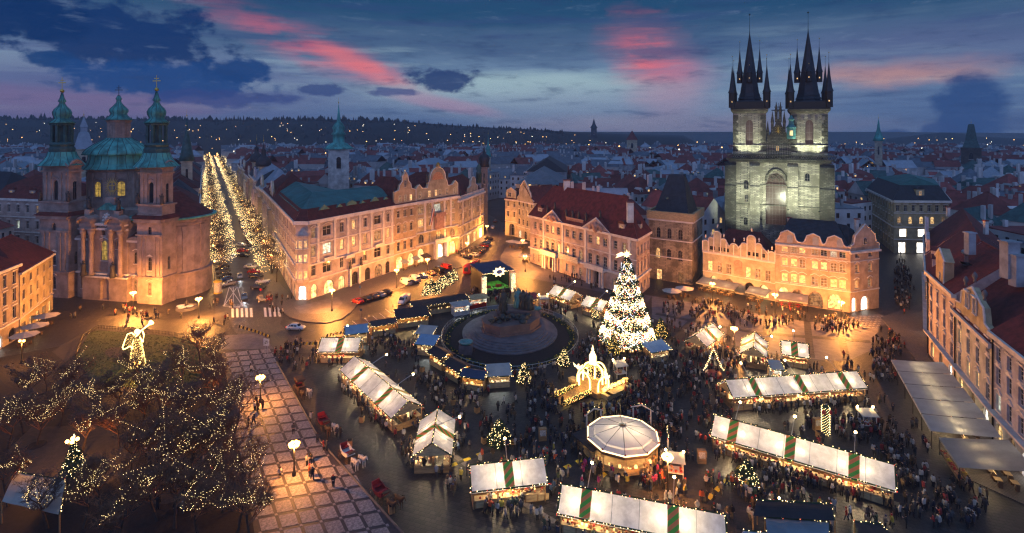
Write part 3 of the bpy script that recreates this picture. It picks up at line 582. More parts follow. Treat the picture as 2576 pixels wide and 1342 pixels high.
class Bld:
    def __init__(s, name, label, cat, foot, h, mat, faces={}, group=None, frame='frame_white', z0=0.0):
        s.o = foot[0].copy(); s.o.z = 0; s.foot = [zed(p - s.o, 0) for p in foot]; s.h = h; s.mat = mat; s.frame = frame
        s.root = thing(name, label, cat, s.o, 0, group); mb = MB(); n = len(foot); s.parts = []
        for i in range(n):
            A, B = s.foot[i], s.foot[(i + 1) % n]; s._face(mb, A, B, z0, h, faces.get(i))
        mb.poly([zed(p, h) for p in s.foot]); s.wall = mb.build('wall', [mat], s.root)
        for f in s.parts: f()
    def W(s, p): return p - s.o
    def _face(s, mb, A, B, z0, z1, spec):
        d = (B - A); L = d.length; d.normalize(); n = V3((d.y, -d.x, 0)); P = lambda a, b, q=0.0: A + d * a + n * q + V3((0, 0, b)); ang = math.atan2(d.y, d.x)
        ops = []; WA, WB = A + s.o, B + s.o
        for r in (spec or {}).get('rows', []):
            zb, zt = r['z'] if 'z' in r else None, None
            if 'px' in r:
                u, v0, v1 = r['px']; y = lerp(WA, WB, sfrac(WA, WB, u)).y; zb, zt = hat(v1, y), hat(v0, y)
            else: zb, zt = r['z']
            fr = r.get('fr') or ([sfrac(WA, WB, u) for u in r['us']] if 'us' in r else [(i + .5) / r['n'] for i in range(r['n'])])
            for k, f in enumerate(fr):
                w = r['w'][k % len(r['w'])] if isinstance(r['w'], (list, tuple)) else r['w']
                if f * L - w / 2 < .15 or f * L + w / 2 > L - .15: continue
                ops.append((f * L - w / 2, f * L + w / 2, max(zb, z0 + .02), zt, r, k))
        cuts = sorted(set([z0, z1] + [o[2] for o in ops] + [o[3] for o in ops])); cuts = [c for c in cuts if z0 <= c <= z1]
        for t0, t1 in zip(cuts, cuts[1:]):
            if t1 - t0 < 1e-5: continue
            act = sorted((o[0], o[1]) for o in ops if o[2] <= t0 + 1e-6 and o[3] >= t1 - 1e-6); x = 0.0
            for a, b in act:
                if a > x: mb.poly((P(x, t0), P(a, t0), P(a, t1), P(x, t1)))
                x = max(x, b)
            mb.poly((P(x, t0), P(L, t0), P(L, t1), P(x, t1)))
        for a, b, t0, t1, r, k in ops:
            dep = r.get('depth', .28); arch = r.get('arch', False); rr = (b - a) / 2; c = (a + b) / 2
            if arch:
                zs = t1 - (rr if arch is True else rr * 1.25); arc = [(c + rr * math.cos(q), zs + (t1 - zs) * math.sin(q)) for q in [math.pi * i / 8 for i in range(9)]]
                mb.poly([P(b, t1), P(c, t1)][:1] + [P(*q) for q in arc[4::-1]] if False else [P(b, t1)] + [P(*q) for q in arc[4::-1]]); mb.poly([P(a, t1)] + [P(*q) for q in arc[8:3:-1]])
                prof = [(b, t0)] + arc + [(a, t0)]
            else: prof = [(b, t0), (b, t1), (a, t1), (a, t0)]
            prof2 = prof + [prof[0]]
            for q0, q1 in zip(prof2, prof2[1:]): mb.poly((P(*q0), P(*q1), P(*q1, -dep), P(*q0, -dep)))
            pane = r.get('pane') or pick(r.get('lit', .15))
            if isinstance(pane, (list, tuple)): pane = pane[k % len(pane)]
            hood = r.get('hood'); hood = hood[k % len(hood)] if isinstance(hood, (list, tuple)) else hood
            s.parts.append(lambda loc=P(c, t0, -dep + .02), w=b - a, h=t1 - t0, pane=pane, r=r, hood=hood, arch=arch: window(s.root, loc, ang, w, h, arch, hood, pane, r.get('frame', s.frame), r.get('bars', (1, 1)), r.get('trim', 'trim'), r.get('name', 'window')))
        for (t, hh, dp) in (spec or {}).get('cornice', []):
            s.parts.append(lambda t=t, hh=hh, dp=dp: MB().box(-.06 if hh < .5 else -.3, -dp, 0, L + (.06 if hh < .5 else .3), .1, hh).build('cornice', [(spec or {}).get('trim', 'trim')], s.root, False, A + V3((0, 0, t)), ang))
        for f in (spec or {}).get('pil', []):
            f = sfrac(WA, WB, f) if f > 1.5 else f; t0, t1 = spec.get('pilz', (z0, z1 - .8))
            def mk(f=f):
                q = MB().box(-.4, -.2, 0, .4, .05, t1 - t0); q.box(-.55, -.3, t1 - t0 - .9, .55, .04, t1 - t0); q.box(-.5, -.26, 0, .5, .04, .5)
                q.build('pilaster', [(spec or {}).get('trim', 'trim')], s.root, False, P(f * L, t0), ang)
            s.parts.append(mk)
    def frame_of(s, i):
        A, B = s.foot[i], s.foot[(i + 1) % len(s.foot)]; d = (B - A); L = d.length; d.normalize(); return A, d, V3((d.y, -d.x, 0)), L, math.atan2(d.y, d.x)
    def roof(s, zr, mat='tile', kind='hip', over=.35, step=.55, f=None, hs=None, inset=1.6, mat2=None, h=None):
        mb = MB(); h = s.h if h is None else h
        if kind == 'hip': hip(mb, s.foot, h, zr, 0, over, f, step, None)
        elif kind == 'gable': hip(mb, s.foot, h, zr, 0, over, 0, step, 1)
        elif kind == 'mansard':
            a = [zed(p, h + .02) for p in offset(s.foot, -over)]; b = [zed(p, hs) for p in offset(s.foot, inset)]; n = len(a)
            for i in range(n): plane_rows(mb, a[i], a[(i + 1) % n], b[(i + 1) % n], b[i], 0, step)
            if zr and n == 4: hip(mb, offset(s.foot, inset), hs, zr, 1, .15, f, step)
            elif not zr: mb.poly(b, 1)
            s.ring = b
        s.rf = mb.build('roof', [mat, mat2 or (s.mat if kind == 'gable' else mat)], s.root); return s
    def gable(s, i, outline, thick=.6, mat=None, q=.05, name='gable', f0=0., f1=1., trim=True):
        """raised gable standing on wall i: outline in (fraction along, height)"""
        A, d, n, L, ang = s.frame_of(i); a = A + d * L * f0; w = L * (f1 - f0)
        mb = MB(); mb.prism([(x * w, -q, z) for x, z in outline], (0, thick, 0)); g = mb.build(name, [mat or s.mat], s.root, False, zed(a, s.h), ang)
        if trim:
            mb = MB(); mb.path([(x * w, -q - .02, z + .05) for x, z in outline], .17, 4); mb.build('coping', ['trim'], g)
        return g
    def dormer(s, i, f, z, w, h, dep=2.2, back=.8, kind='gable', mat='tile', wall=None, pane=None, bars=(1, 1), ww=None):
        A, d, n, L, ang = s.frame_of(i); f = sfrac(A + s.o, A + s.o + d * L, f) if f > 1.5 else f; mb = MB(); r = w / 2
        mb.box(-r, 0, 0, r, dep, h, 0)
        if kind == 'gable': mb.prism([(-r - .2, -.2, h), (r + .2, -.2, h), (0, -.2, h + w * .42)], (0, dep + .6, 0), 1)
        elif kind == 'flat': mb.box(-r - .15, -.2, h, r + .15, dep + .4, h + .18, 1)
        else: mb.prism([(r * 1.12 * math.cos(q), -.2, h + r * .75 * math.sin(q)) for q in [math.pi * k / 8 for k in range(9)]], (0, dep + .5, 0), 1)
        o = mb.build('dormer', [wall or s.mat, mat], s.root, False, A + d * f * L - n * back + V3((0, 0, z)), ang)
        hh = h * .72; window(o, V3((0, -.07, h * .14)), 0, ww or w * .55, hh, False, None, pane or pick(.4), s.frame, bars); return o
    def chimney(s, p, h=2.5, w=.9, mat='white_wall', red=True):
        mb = MB().cbox(0, 0, 0, w, w * .8, h, 0); mb.cbox(0, 0, h, w * 1.2, w, .25, 1); mb.build('chimney', [mat, 'tile_bright' if red else mat], s.root, False, s.W(p))
    def part(s, name, mb, mats, i=None, f=0, z=0, smooth=False, out=0.0):
        if i is None: return mb.build(name, mats, s.root, smooth)
        A, d, n, L, ang = s.frame_of(i); f = sfrac(A + s.o, A + s.o + d * L, f) if f > 1.5 else f
        return mb.build(name, mats, s.root, smooth, A + d * f * L + n * out + V3((0, 0, z)), ang)
def inward(A, B, dist):
    d = (B - A).normalized(); return V3((-d.y, d.x, 0)) * dist
def ux(x): return 644 + x / 4
def ux4(x): return 1261.2 + x / 4
def ux6(x): return 1717.3 + .35 * x
def relief(mb_w, mb_h, seed=0):
    r = random.Random(seed); m = MB()
    for k in range(7): a = k / 6 * math.pi; m.ball((mb_w * .42 * math.cos(a), -.05, mb_h * .12 + mb_h * .62 * math.sin(a)), mb_w * .12, 0, 6)
    m.ball((0, -.1, mb_h * .35), mb_w * .2, 0, 6, 1.4); return m
def figure_mb(h=2.2, seed=0):
    r = random.Random(seed); m = MB(); m.lathe([(.34 * h / 2.2, 0), (.40 * h / 2.2, h * .1), (.28 * h / 2.2, h * .45), (.33 * h / 2.2, h * .7), (.3 * h / 2.2, h * .78), (.09 * h, h * .83)], 7)
    m.ball((0, 0, h * .92), h * .075, 0, 6, 1.2); s = r.choice((-1, 1)); m.path([(s * .3, 0, h * .74), (s * .55, -.2, h * .66), (s * .5, -.35, h * .86)], [.12, .1, .07], 5); m.path([(-s * .3, 0, h * .74), (-s * .4, -.1, h * .5), (-s * .15, -.3, h * .45)], [.12, .1, .07], 5); return m

# -- corner house with teal roof
C = gp(745, 757); D = C + PD * 53; A = gp(775, 757); B = gp(991.5, 683); E = B + inward(A, B, 17)
us1 = [789, 822.8, 860, 890, 919, 950, 976.5]; w1 = [1.5, 3.1, 1.45, 1.5, 1.5, 3.1, 1.4]
hd = ['curve', 'curve', 'tri', 'flat', 'tri', 'curve', 'curve']
main1 = dict(rows=[dict(px=(860, 561, 584), us=us1, w=w1, lit=.45, hood=hd, bars=(1, 1)), dict(px=(860, 603, 628), us=us1, w=w1, lit=.6, hood=hd), dict(px=(860, 649, 674), us=us1, w=w1, lit=.35, hood='flat'),
    dict(z=(.15, 4.1), us=[791, 828, 860, 893, 925, 952, 975], w=[2.0, 3.6, 2.6, 2.6, 2.4, 3.6, 2.0], arch=True, pane=['shop_lit', 'shop_lit', 'shop_lit', 'glass_dark', 'glass_dark', 'glass_dim', 'glass_dark'], bars=(2, 1), frame='frame_brown', name='shopfront')],
    cornice=[(5.2, .35, .35), (9.6, .4, .4), (21.3, 1.0, .9), (15.4, .25, .25)], pil=[800, 842, 875, 905, 934, 964, 986], pilz=(9.9, 21.2))
side1 = dict(rows=[dict(z=(17.4, 20), n=13, w=1.6, lit=.3, hood='tri'), dict(z=(12.6, 15), n=13, w=1.6, lit=.35, hood='curve'), dict(z=(6.4, 8.6), n=13, w=1.6, lit=.2, hood='flat'), dict(z=(.2, 4.0), n=9, w=2.8, arch=True, pane=['shop_lit', 'glass_dim', 'shop_lit'], frame='frame_brown', name='shopfront')], cornice=[(5.2, .35, .35), (9.6, .4, .4), (21.3, 1.0, .9)])
fr1 = dict(rows=[dict(z=(.2, 4.2), n=1, w=2.2, arch=True, pane='shop_white', frame='frame_brown', name='shopfront')], cornice=[(21.3, 1., .9)])
b1 = Bld('corner_house', 'long pale pink corner house with teal metal roof over a red mansard', 'house', [D, C, A, B, E], 22.3, 'pale', {0: side1, 1: fr1, 2: main1})
b1.roof(None, 'tile_deep', 'mansard', .5, .45, hs=25.4, inset=1.5, mat2='teal_roof')
rg = b1.ring; R = [b1.W(gp(744, 457, 28)), b1.W(gp(785, 485, 28)), b1.W(gp(954, 466.5, 28))]
tm = MB(); plane_rows(tm, rg[0], rg[1], R[1], R[0], 0, 0); plane_rows(tm, rg[1], rg[2], R[1], R[1], 0, 0); plane_rows(tm, rg[2], rg[3], R[2], R[1], 0, 0)
for q in ((rg[3], rg[4], R[2]), (rg[4], R[1], R[2]), (rg[4], rg[0], R[0]), (rg[4], R[0], R[1])): tm.poly(q, 0)
for a0, b0, a1, b1_, k in ((rg[2], rg[3], R[1], R[2], 46), (rg[0], rg[1], R[0], R[1], 56)):
    for i in range(k + 1):
        p, q = lerp(a0, b0, i / k), lerp(a1, b1_, i / k); tm.tube(p + V3((0, 0, .05)), q + V3((0, 0, .05)), .06, None, 3)
tm.build('roof', ['teal_roof'], b1.root)
for u, w in ((ux(705), 3.6), (ux(860), 2.2), (ux(980), 3.8), (ux(1090), 2.2), (ux(1215), 3.6), (ux(1325), 2.0)): b1.dormer(2, u, 22.7, w, 1.9, 2.0, .9, 'arch' if w == 3.8 else 'gable', 'teal_roof', 'white_wall', 'glass_lit' if u < ux(1100) else None, (2 if w > 3 else 1, 0))
for i in range(13): b1.dormer(0, .14 + i * .066, 22.7, 1.8, 1.9, 2.0, .9, 'flat', 'teal_roof', 'white_wall')
# corner bay tower: oriel on the cut corner
bay = MB(); bay.lathe([(1.2, 4.4), (1.95, 5.6), (1.95, 17.8), (2.15, 18.0), (2.15, 18.5), (.3, 20.4)], 8, (0, 0, 0), 0, math.pi / 8)
bo = bay.build('bay_window', ['pale'], b1.root, False, b1.W((C + A) / 2 + V3((.3, -.3, 0))))
for z in (6.6, 11.2, 15.0):
    for a in (-2, -1, 0): q = -math.pi / 4 + a * math.pi / 4 + math.pi / 8 * 0; window(bo, V3((1.84 * math.cos(q), 1.84 * math.sin(q), z)), q + math.pi / 2, .95, 2.1, False, 'sill', 'glass_lit' if a > -2 else None or 'glass_lit', 'frame_white')
for u in (822.8, 950, 877): b1.part('balcony', MB().box(-1.7, -.9, 0, 1.7, 0, .25, 0).box(-1.7, -.95, .25, 1.7, -.8, 1.0, 0), ['trim'], 2, u, 9.9 if u != 877 else 8.9)
for u in (877, 905):
    b1.part('statue', figure_mb(2.6, int(u)), ['statue'], 2, u, 5.6, True, .7)
b1.part('portal', MB().box(-2.2, -.6, 0, -1.5, 0, 5.2).box(1.5, -.6, 0, 2.2, 0, 5.2).box(-2.5, -.9, 5.2, 2.5, 0, 5.6), ['trim'], 2, 891, .14)

# -- the three houses right of it
def simple(A, B, dep): return [A, B, B + inward(A, B, dep), A + inward(A, B, dep)]
A2, B2 = gp(991.8, 682.8), gp(1046, 666)
us2 = [ux(1435), ux(1500), ux(1565)]
b2 = Bld('gabled_house', 'narrow salmon pink house with curved statue gable beside the teal roofed corner house', 'house', simple(A2, B2, 17), 22.2, 'ochre', {0: dict(rows=[dict(px=(1019, 529, 545), us=us2, w=1.45, lit=.3, hood='flat'), dict(px=(1019, 564, 583), us=us2, w=1.45, lit=.35, hood='curve'), dict(px=(1019, 606.5, 628), us=us2, w=1.45, lit=.25, hood='tri'),
    dict(z=(.2, 4.6), us=[ux(1445), ux(1560)], w=3.2, arch=True, pane='shop_lit', frame='frame_brown', name='shopfront')], cornice=[(5.3, .35, .35), (10., .3, .3), (21.3, .9, .7)])})
b2.roof(31, 'tile', 'mansard', .2, .5, hs=27, inset=2.2, mat2='tile')
b2.gable(0, [(0, 0), (1, 0), (1, 4.4), (.80, 4.9), (.76, 6.6), (.64, 7.8), (.62, 9.6), (.5, 11.2), (.38, 9.6), (.36, 7.8), (.24, 6.6), (.20, 4.9), (0, 4.4)], .8, 'ochre')
for f in (.25, .5, .75): window(b2.root, b2.frame_of(0)[0] + b2.frame_of(0)[1] * f * b2.frame_of(0)[3] + b2.frame_of(0)[2] * .12 + V3((0, 0, 23)), b2.frame_of(0)[4], 1.15, 2.2, False, None, 'glass_lit' if f > .6 else 'glass_dim')
window(b2.root, b2.frame_of(0)[0] + b2.frame_of(0)[1] * .5 * b2.frame_of(0)[3] + b2.frame_of(0)[2] * .12 + V3((0, 0, 27.8)), b2.frame_of(0)[4], 1.1, 2.4, True, None, 'glass_dark')
for f, z in ((.05, 26.6), (.95, 26.6), (.3, 29), (.7, 29)): b2.part('finial', MB().lathe([(.4, 0), (.3, .3), (.12, .6), (.3, 1.0), (.05, 1.6)], 6), ['statue'], 0, f, z, True, -.3)
A3, B3 = gp(1046.3, 665.8), gp(1151.5, 636)
b3 = Bld('ornate_house', 'ornate yellow house with great arched mosaic gable and gilded statues', 'house', simple(A3, B3, 17), 22.3, 'yellow', {0: dict(rows=[dict(px=(ux(1660), 520, 539), us=[ux(1660), ux(1755), ux(1825), ux(1910), ux(1975)], w=[2.6, 1.3, 3.6, 1.3, 2.4], lit=.75, hood='curve', bars=(2, 1)), dict(px=(ux(1660), 553, 571.5), us=[ux(1660), ux(1750), ux(1905), ux(1975)], w=[2.6, 1.2, 1.2, 2.4], lit=.6, hood='flat', bars=(2, 1)),
    dict(px=(ux(1660), 590, 613), us=[ux(1665), ux(1750), ux(1840), ux(1905), ux(1975)], w=[2.8, 1.3, 3.0, 1.3, 3.0], arch=True, lit=.7, bars=(2, 1)), dict(z=(.2, 5.2), us=[ux(1660), ux(1850), ux(1978)], w=[3.2, 3.6, 3.4], arch=True, pane=['shop_lit', 'shop_white', 'shop_lit'], frame='frame_brown', name='shopfront')],
    cornice=[(6.0, .5, .6), (10.6, .4, .6), (21.2, 1.0, .8)], pil=[.2, .37, .66, .82], pilz=(10.9, 21.2), trim='trim')})
b3.roof(31.5, 'tile', 'mansard', .2, .5, hs=28, inset=3, mat2='tile')
arc = [(.5 + .19 * math.cos(a), 7.0 + 4.6 * math.sin(a)) for a in [math.pi * i / 10 for i in range(11)]]
b3.gable(0, [(0, 0), (1, 0), (1, 4.6), (.93, 5.8), (.86, 4.4), (.75, 4.2), (.71, 6.6)] + arc + [(.29, 6.6), (.25, 4.2), (.14, 4.4), (.07, 5.8), (0, 4.6)], 1.0, 'yellow')
Fx = b3.frame_of(0)
for f, w in ((.09, 1.1), (.3, 1.3), (.45, 1.1), (.55, 1.1), (.72, 1.0), (.91, 1.1)): window(b3.root, Fx[0] + Fx[1] * f * Fx[3] + Fx[2] * .1 + V3((0, 0, 23.2)), Fx[4], w, 2.4, f in (.09, .91), None, 'glass_lit' if f in (.3, .45) else 'glass_dim')
b3.part('mosaic', MB().prism([(3.0 * math.cos(a), 0, 2.9 * math.sin(a)) for a in [math.pi * i / 10 for i in range(11)]], (0, .05, 0)), ['goods'], 0, .5, 29.2, False, .12)
b3.part('crest', relief(2.2, 2.2), ['trim_gold'], 0, .5, 33.8, True, .1)
for f in (.26, .74): b3.part('statue', figure_mb(3.6, int(f * 100)), ['statue'], 0, f, 28.6, True, -.3)
b3.part('balcony', MB().box(-2.6, -1.5, 0, 2.6, 0, .4).box(-2.6, -1.5, .4, 2.6, -1.3, 1.5).box(-2.0, -1.2, -4.6, 2.0, 0, 0), ['ornament'], 0, ux(1835), 15.6)
b3.part('portal', MB().box(-3.4, -1.4, 0, -2.4, 0, 5.6).box(2.4, -1.4, 0, 3.4, 0, 5.6).box(-4, -1.8, 5.6, 4, 0, 6.4).box(-4, -1.8, 6.4, 4, -1.5, 7.4), ['trim'], 0, ux(1850), .14)
fl = MB()
for i in range(3): fl.poly([(-.45 + .3 * i, -.4 - .1 * i, 0), (-.15 + .3 * i, -.5 - .1 * i, 0), (-.1 + .3 * i, -2.0 - .2 * i, 6.2), (-.4 + .3 * i, -1.9 - .2 * i, 6.2)], i)
fl.tube((.2, 0, 6.6), (0, -2.6, 6.8), .06, None, 5, 3); b3.part('flag', fl, ['flag_blue', 'frame_white', 'red_cloth', 'iron'], 0, ux(1740), 13, False, .2)
A4, B4 = gp(1151.8, 635.8), gp(1217, 594)
b4_ = Bld('balustrade_house', 'tan house with roof balustrade and curved dormer at the mouth of the side street', 'house', simple(A4, B4, 15), 20.2, 'cream', {0: dict(rows=[dict(px=(ux(2070), 513, 524), n=6, w=1.2, lit=.3, hood='sill'), dict(px=(ux(2070), 538, 554), n=6, w=1.2, lit=.15, hood='flat'), dict(px=(ux(2070), 573, 586), n=6, w=1.2, lit=.2, hood='tri'), dict(z=(.2, 4.3), n=4, w=3.6, pane=['glass_dim', 'shop_lit', 'shop_lit', 'shop_white'], name='shopfront', bars=(2, 1))], cornice=[(5.4, .4, .4), (9.6, .3, .3), (19.4, .8, .9)], pil=[.17, .5, .83], pilz=(9.9, 19.3))})
b4_.roof(28, 'tile', 'hip', .1, .5)
bl = MB().box(0, -.3, 0, b4_.frame_of(0)[3], 0, .3); bl.box(0, -.32, 1.1, b4_.frame_of(0)[3], .02, 1.35)
for i in range(60): bl.cbox(.3 + i * (b4_.frame_of(0)[3] - .6) / 59, -.15, .3, .16, .16, .8)
b4_.part('balustrade', bl, ['trim'], 0, 0, 20.25)
b4_.gable(0, [(0, 0), (1, 0), (1, 3.5), (.78, 4.2), (.76, 6.3), (.62, 7.6), (.38, 7.6), (.24, 6.3), (.22, 4.2), (0, 3.5)], .8, 'cream', f0=.38, f1=.72)
for f in (.1, .3, .8, .97): b4_.part('statue', figure_mb(2.0, int(f * 50)), ['statue'], 0, f, 21.6, True, -.15)
b4_.part('onion_turret', MB().lathe([(1.3, 0), (1.3, 4), (1.6, 4.2), (.9, 5), (1.3, 6.4), (.8, 7.6), (.15, 8.4), (.1, 10)], 8), ['copper_dark'], 0, .97, 24, True, -2)
text('lettering', 'RESTAURANT', b4_.root, .9, Matrix.Translation(b4_.frame_of(0)[0] + b4_.frame_of(0)[1] * 13 + b4_.frame_of(0)[2] * .1 + V3((0, 0, 4.9))) @ Matrix.Rotation(b4_.frame_of(0)[4], 4, 'Z') @ Matrix.Rotation(math.pi / 2, 4, 'X'), 'counter_glow')

# -- far side of the side street, then the palace
Ah, Bh = gp(1271, 592), gp(1301, 597)
h5 = Bld('arcade_house', 'small cream corner house with a deep ground floor arch at the side street', 'house', simple(Ah, Bh, 14), 16.6, 'cream', {0: dict(rows=[dict(z=(13.2, 15.4), n=2, w=1.0, hood='sill', lit=0), dict(z=(8.6, 11), n=2, w=1.0, hood='flat', lit=0), dict(z=(.1, 5.6), fr=[.56], w=3.0, arch=True, pane='glass_dark', depth=1.5, name='archway')], cornice=[(6.4, .3, .3), (15.9, .6, .5)]), 3: dict(rows=[dict(z=(13.2, 15.4), n=4, w=1.0, hood='sill', lit=0), dict(z=(8.6, 11), n=4, w=1.0, hood='flat', lit=.1)])})
h5.roof(21, 'tile_deep', 'hip'); h5.gable(0, [(.1, 0), (.9, 0), (.9, 3.6), (.5, 5.2), (.1, 3.6)], .6)
window(h5.root, h5.frame_of(0)[0] + h5.frame_of(0)[1] * 2.6 + h5.frame_of(0)[2] * .1 + V3((0, 0, 17.5)), h5.frame_of(0)[4], 1.8, 2, False, None, 'glass_dark')
Ai, Bi = gp(1301.3, 597), gp(1343, 610)
h6 = Bld('sun_gable_house', 'cream house with a golden sun painted on its scrolled triangular gable', 'house', simple(Ai, Bi, 14), 16.6, 'cream', {0: dict(rows=[dict(px=(1312, 505, 519), n=4, w=1.1, lit=.1, hood='sill'), dict(px=(1312, 528, 542), n=4, w=1.1, lit=.3, hood='flat'), dict(px=(1312, 552, 566), n=4, w=1.1, lit=.1, hood='sill'), dict(z=(.15, 3.6), n=3, w=2.0, arch=True, pane=['glass_cool', 'glass_dark', 'glass_dim'], name='shopfront')], cornice=[(5, .3, .3), (15.9, .6, .5)])})
h6.roof(23, 'tile', 'gable', f=0); h6.gable(0, [(0, 0), (1, 0), (.98, .8), (.86, 1.6), (.8, 4.0), (.72, 5.0), (.68, 6.2), (.45, 9.2), (.2, 6.2), (.16, 5.0), (.12, 2.5), (0, .8)], .6)
sun = MB()
for k in range(12): a = k * math.pi / 6; sun.prism([(.35 * math.cos(a - .2), 0, .35 * math.sin(a - .2)), (1.1 * math.cos(a), 0, 1.1 * math.sin(a)), (.35 * math.cos(a + .2), 0, .35 * math.sin(a + .2))], (0, .06, 0))
h6.part('sun_emblem', sun, ['gold'], 0, .45, 16.6 + 6.6, False, .16)
for f in (.3, .47, .64): window(h6.root, h6.frame_of(0)[0] + h6.frame_of(0)[1] * f * h6.frame_of(0)[3] + h6.frame_of(0)[2] * .1 + V3((0, 0, 18)), h6.frame_of(0)[4], .9, 2.3, False, None, 'glass_dark')

Ak, Bk = gp(1333.7, 660), gp(1601, 751.6); Ck = V3((41.8, 162, 0)); Dk = V3((16.5, 204, 0))
cols = [340, 398, 462, 518, 575, 663, 730, 800, 893, 968, 1043, 1147, 1235]; usk = [ux4(c) for c in cols]
kin = dict(rows=[dict(px=(ux4(663), 578, 596.5), us=usk, w=1.55, lit=.22, hood='sill', trim='ornament', bars=(1, 2)), dict(px=(ux4(663), 621.5, 645), us=usk, w=1.55, lit=.06, hood='curve', trim='ornament', bars=(1, 2)),
    dict(z=(1.2, 3.6), us=[ux4(c) for c in (330, 385, 663, 730, 800, 1130)], w=1.4, pane='glass_dim', bars=(2, 3)), dict(z=(.1, 4.4), us=[ux4(510), ux4(965)], w=2.7, arch=True, pane='glass_dark', depth=1.0, frame='frame_brown', name='portal_door')],
    cornice=[(5.2, .5, .6), (10.6, .2, .2), (16.3, .7, .7)], pil=[ux4(c) for c in (428, 618, 848, 1095, 1290)], pilz=(5.8, 16.2), trim='trim')
kp = Bld('palace', 'pink and white rococo palace with two pediments and a broad red tiled roof', 'palace', [Ak, Bk, Ck, Dk], 17.0, 'pinkish', {0: kin, 1: dict(rows=[dict(z=(11.8, 14.4), n=4, w=1.3, hood='sill', trim='ornament', lit=0), dict(z=(6.4, 9.6), n=4, w=1.3, hood='curve', trim='ornament', lit=0), dict(z=(1.2, 3.4), n=4, w=1.3, lit=0)], cornice=[(5.2, .5, .5), (16.3, .7, .7)])})
kp.roof(27.5, 'tile_deep', 'mansard', .6, .5, hs=20.6, inset=1.7, mat2='tile')
def pediment(b, i, u0, u1, z, h):
    A, d, n, L, ang = b.frame_of(i); f0, f1 = (sfrac(A + b.o, A + b.o + d * L, u) for u in (u0, u1)); w = (f1 - f0) * L
    m = MB().prism([(0, -.5, 0), (w, -.5, 0), (w / 2, -.5, h)], (0, 2.5, 0), 0); m.path([(-.3, -.55, -.1), (w / 2, -.55, h + .12), (w + .3, -.55, -.1), (-.3, -.55, -.1)], .28, 4, 1)
    p = m.build('pediment', [b.mat, 'trim'], b.root, False, A + d * f0 * L + V3((0, 0, z)), ang); r = relief(w * .5, h * .55, 3); r.build('relief', ['ornament'], p, True, (w / 2, -.55, .2))
    rf = MB(); plane_rows(rf, (-.3, -.7, .15), (-.3, 4.5, .15), (w / 2, 4.5, h + .3), (w / 2, -.7, h + .3), 0, .5); plane_rows(rf, (w + .3, 4.5, .15), (w + .3, -.7, .15), (w / 2, -.7, h + .3), (w / 2, 4.5, h + .3), 0, .5); rf.build('pediment_roof', ['tile'], p)
pediment(kp, 0, ux4(430), ux4(625), 17.0, 3.3); pediment(kp, 0, ux4(835), ux4(1105), 17.0, 3.6)
for u, i in ((ux4(375), 0), (ux4(1195), 0)): kp.dormer(i, u, 17.6, 2.4, 2.6, 2.4, .6, 'arch', 'tile_deep', 'pinkish', 'glass_dim')
kp.dormer(1, .5, 17.6, 2.2, 2.6, 2.2, .6, 'arch', 'tile_deep', 'pinkish', 'glass_dim')
for u in (ux4(640), ux4(845), ux4(1080)): kp.dormer(0, u, 22.6, 1.5, 1.1, 3.5, 5.0, 'flat', 'tile', 'tile_deep', 'glass_dark')
fig = figure_mb(2.4, 1)
for u in (ux4(450), ux4(525), ux4(640), ux4(705), ux4(765), ux4(840), ux4(980)): kp.part('statue', figure_mb(2.6, int(u)), ['statue'], 0, u, 19.0 if u not in (ux4(525), ux4(980)) else 20.6, True, -.6)
bl = MB().box(-4.2, -.4, 0, 4.2, 0, .3).box(-4.2, -.42, 1.3, 4.2, .02, 1.6)
for i in range(22): bl.cbox(-4 + i * 8 / 21, -.2, .3, .2, .2, 1.0)
kp.part('balustrade', bl, ['ornament'], 0, ux4(735), 17.5, False, -.3)
for u in (ux4(500), ux4(960)):
    q = MB()
    for x in (-3.4, -2.2, 2.2, 3.4): q.lathe([(.42, 0), (.34, .5), (.30, 4.4), (.45, 4.8)], 8, (x, -.9, 0))
    q.box(-4.2, -1.6, 4.8, 4.2, 0, 5.4); q.box(-4.2, -1.65, 5.4, 4.2, -1.45, 6.4); kp.part('portico', q, ['trim'], 0, u, 0)
kp.part('banner', MB().box(-4.8, -.1, 0, 4.8, 0, 1.9), ['poster'], 0, ux4(690), 4.9, False, .85)
kp.chimney(gp(1426, 490, 25), 5, 2.2); kp.chimney(gp(1585, 560, 22.5), 5.5, 1.7)
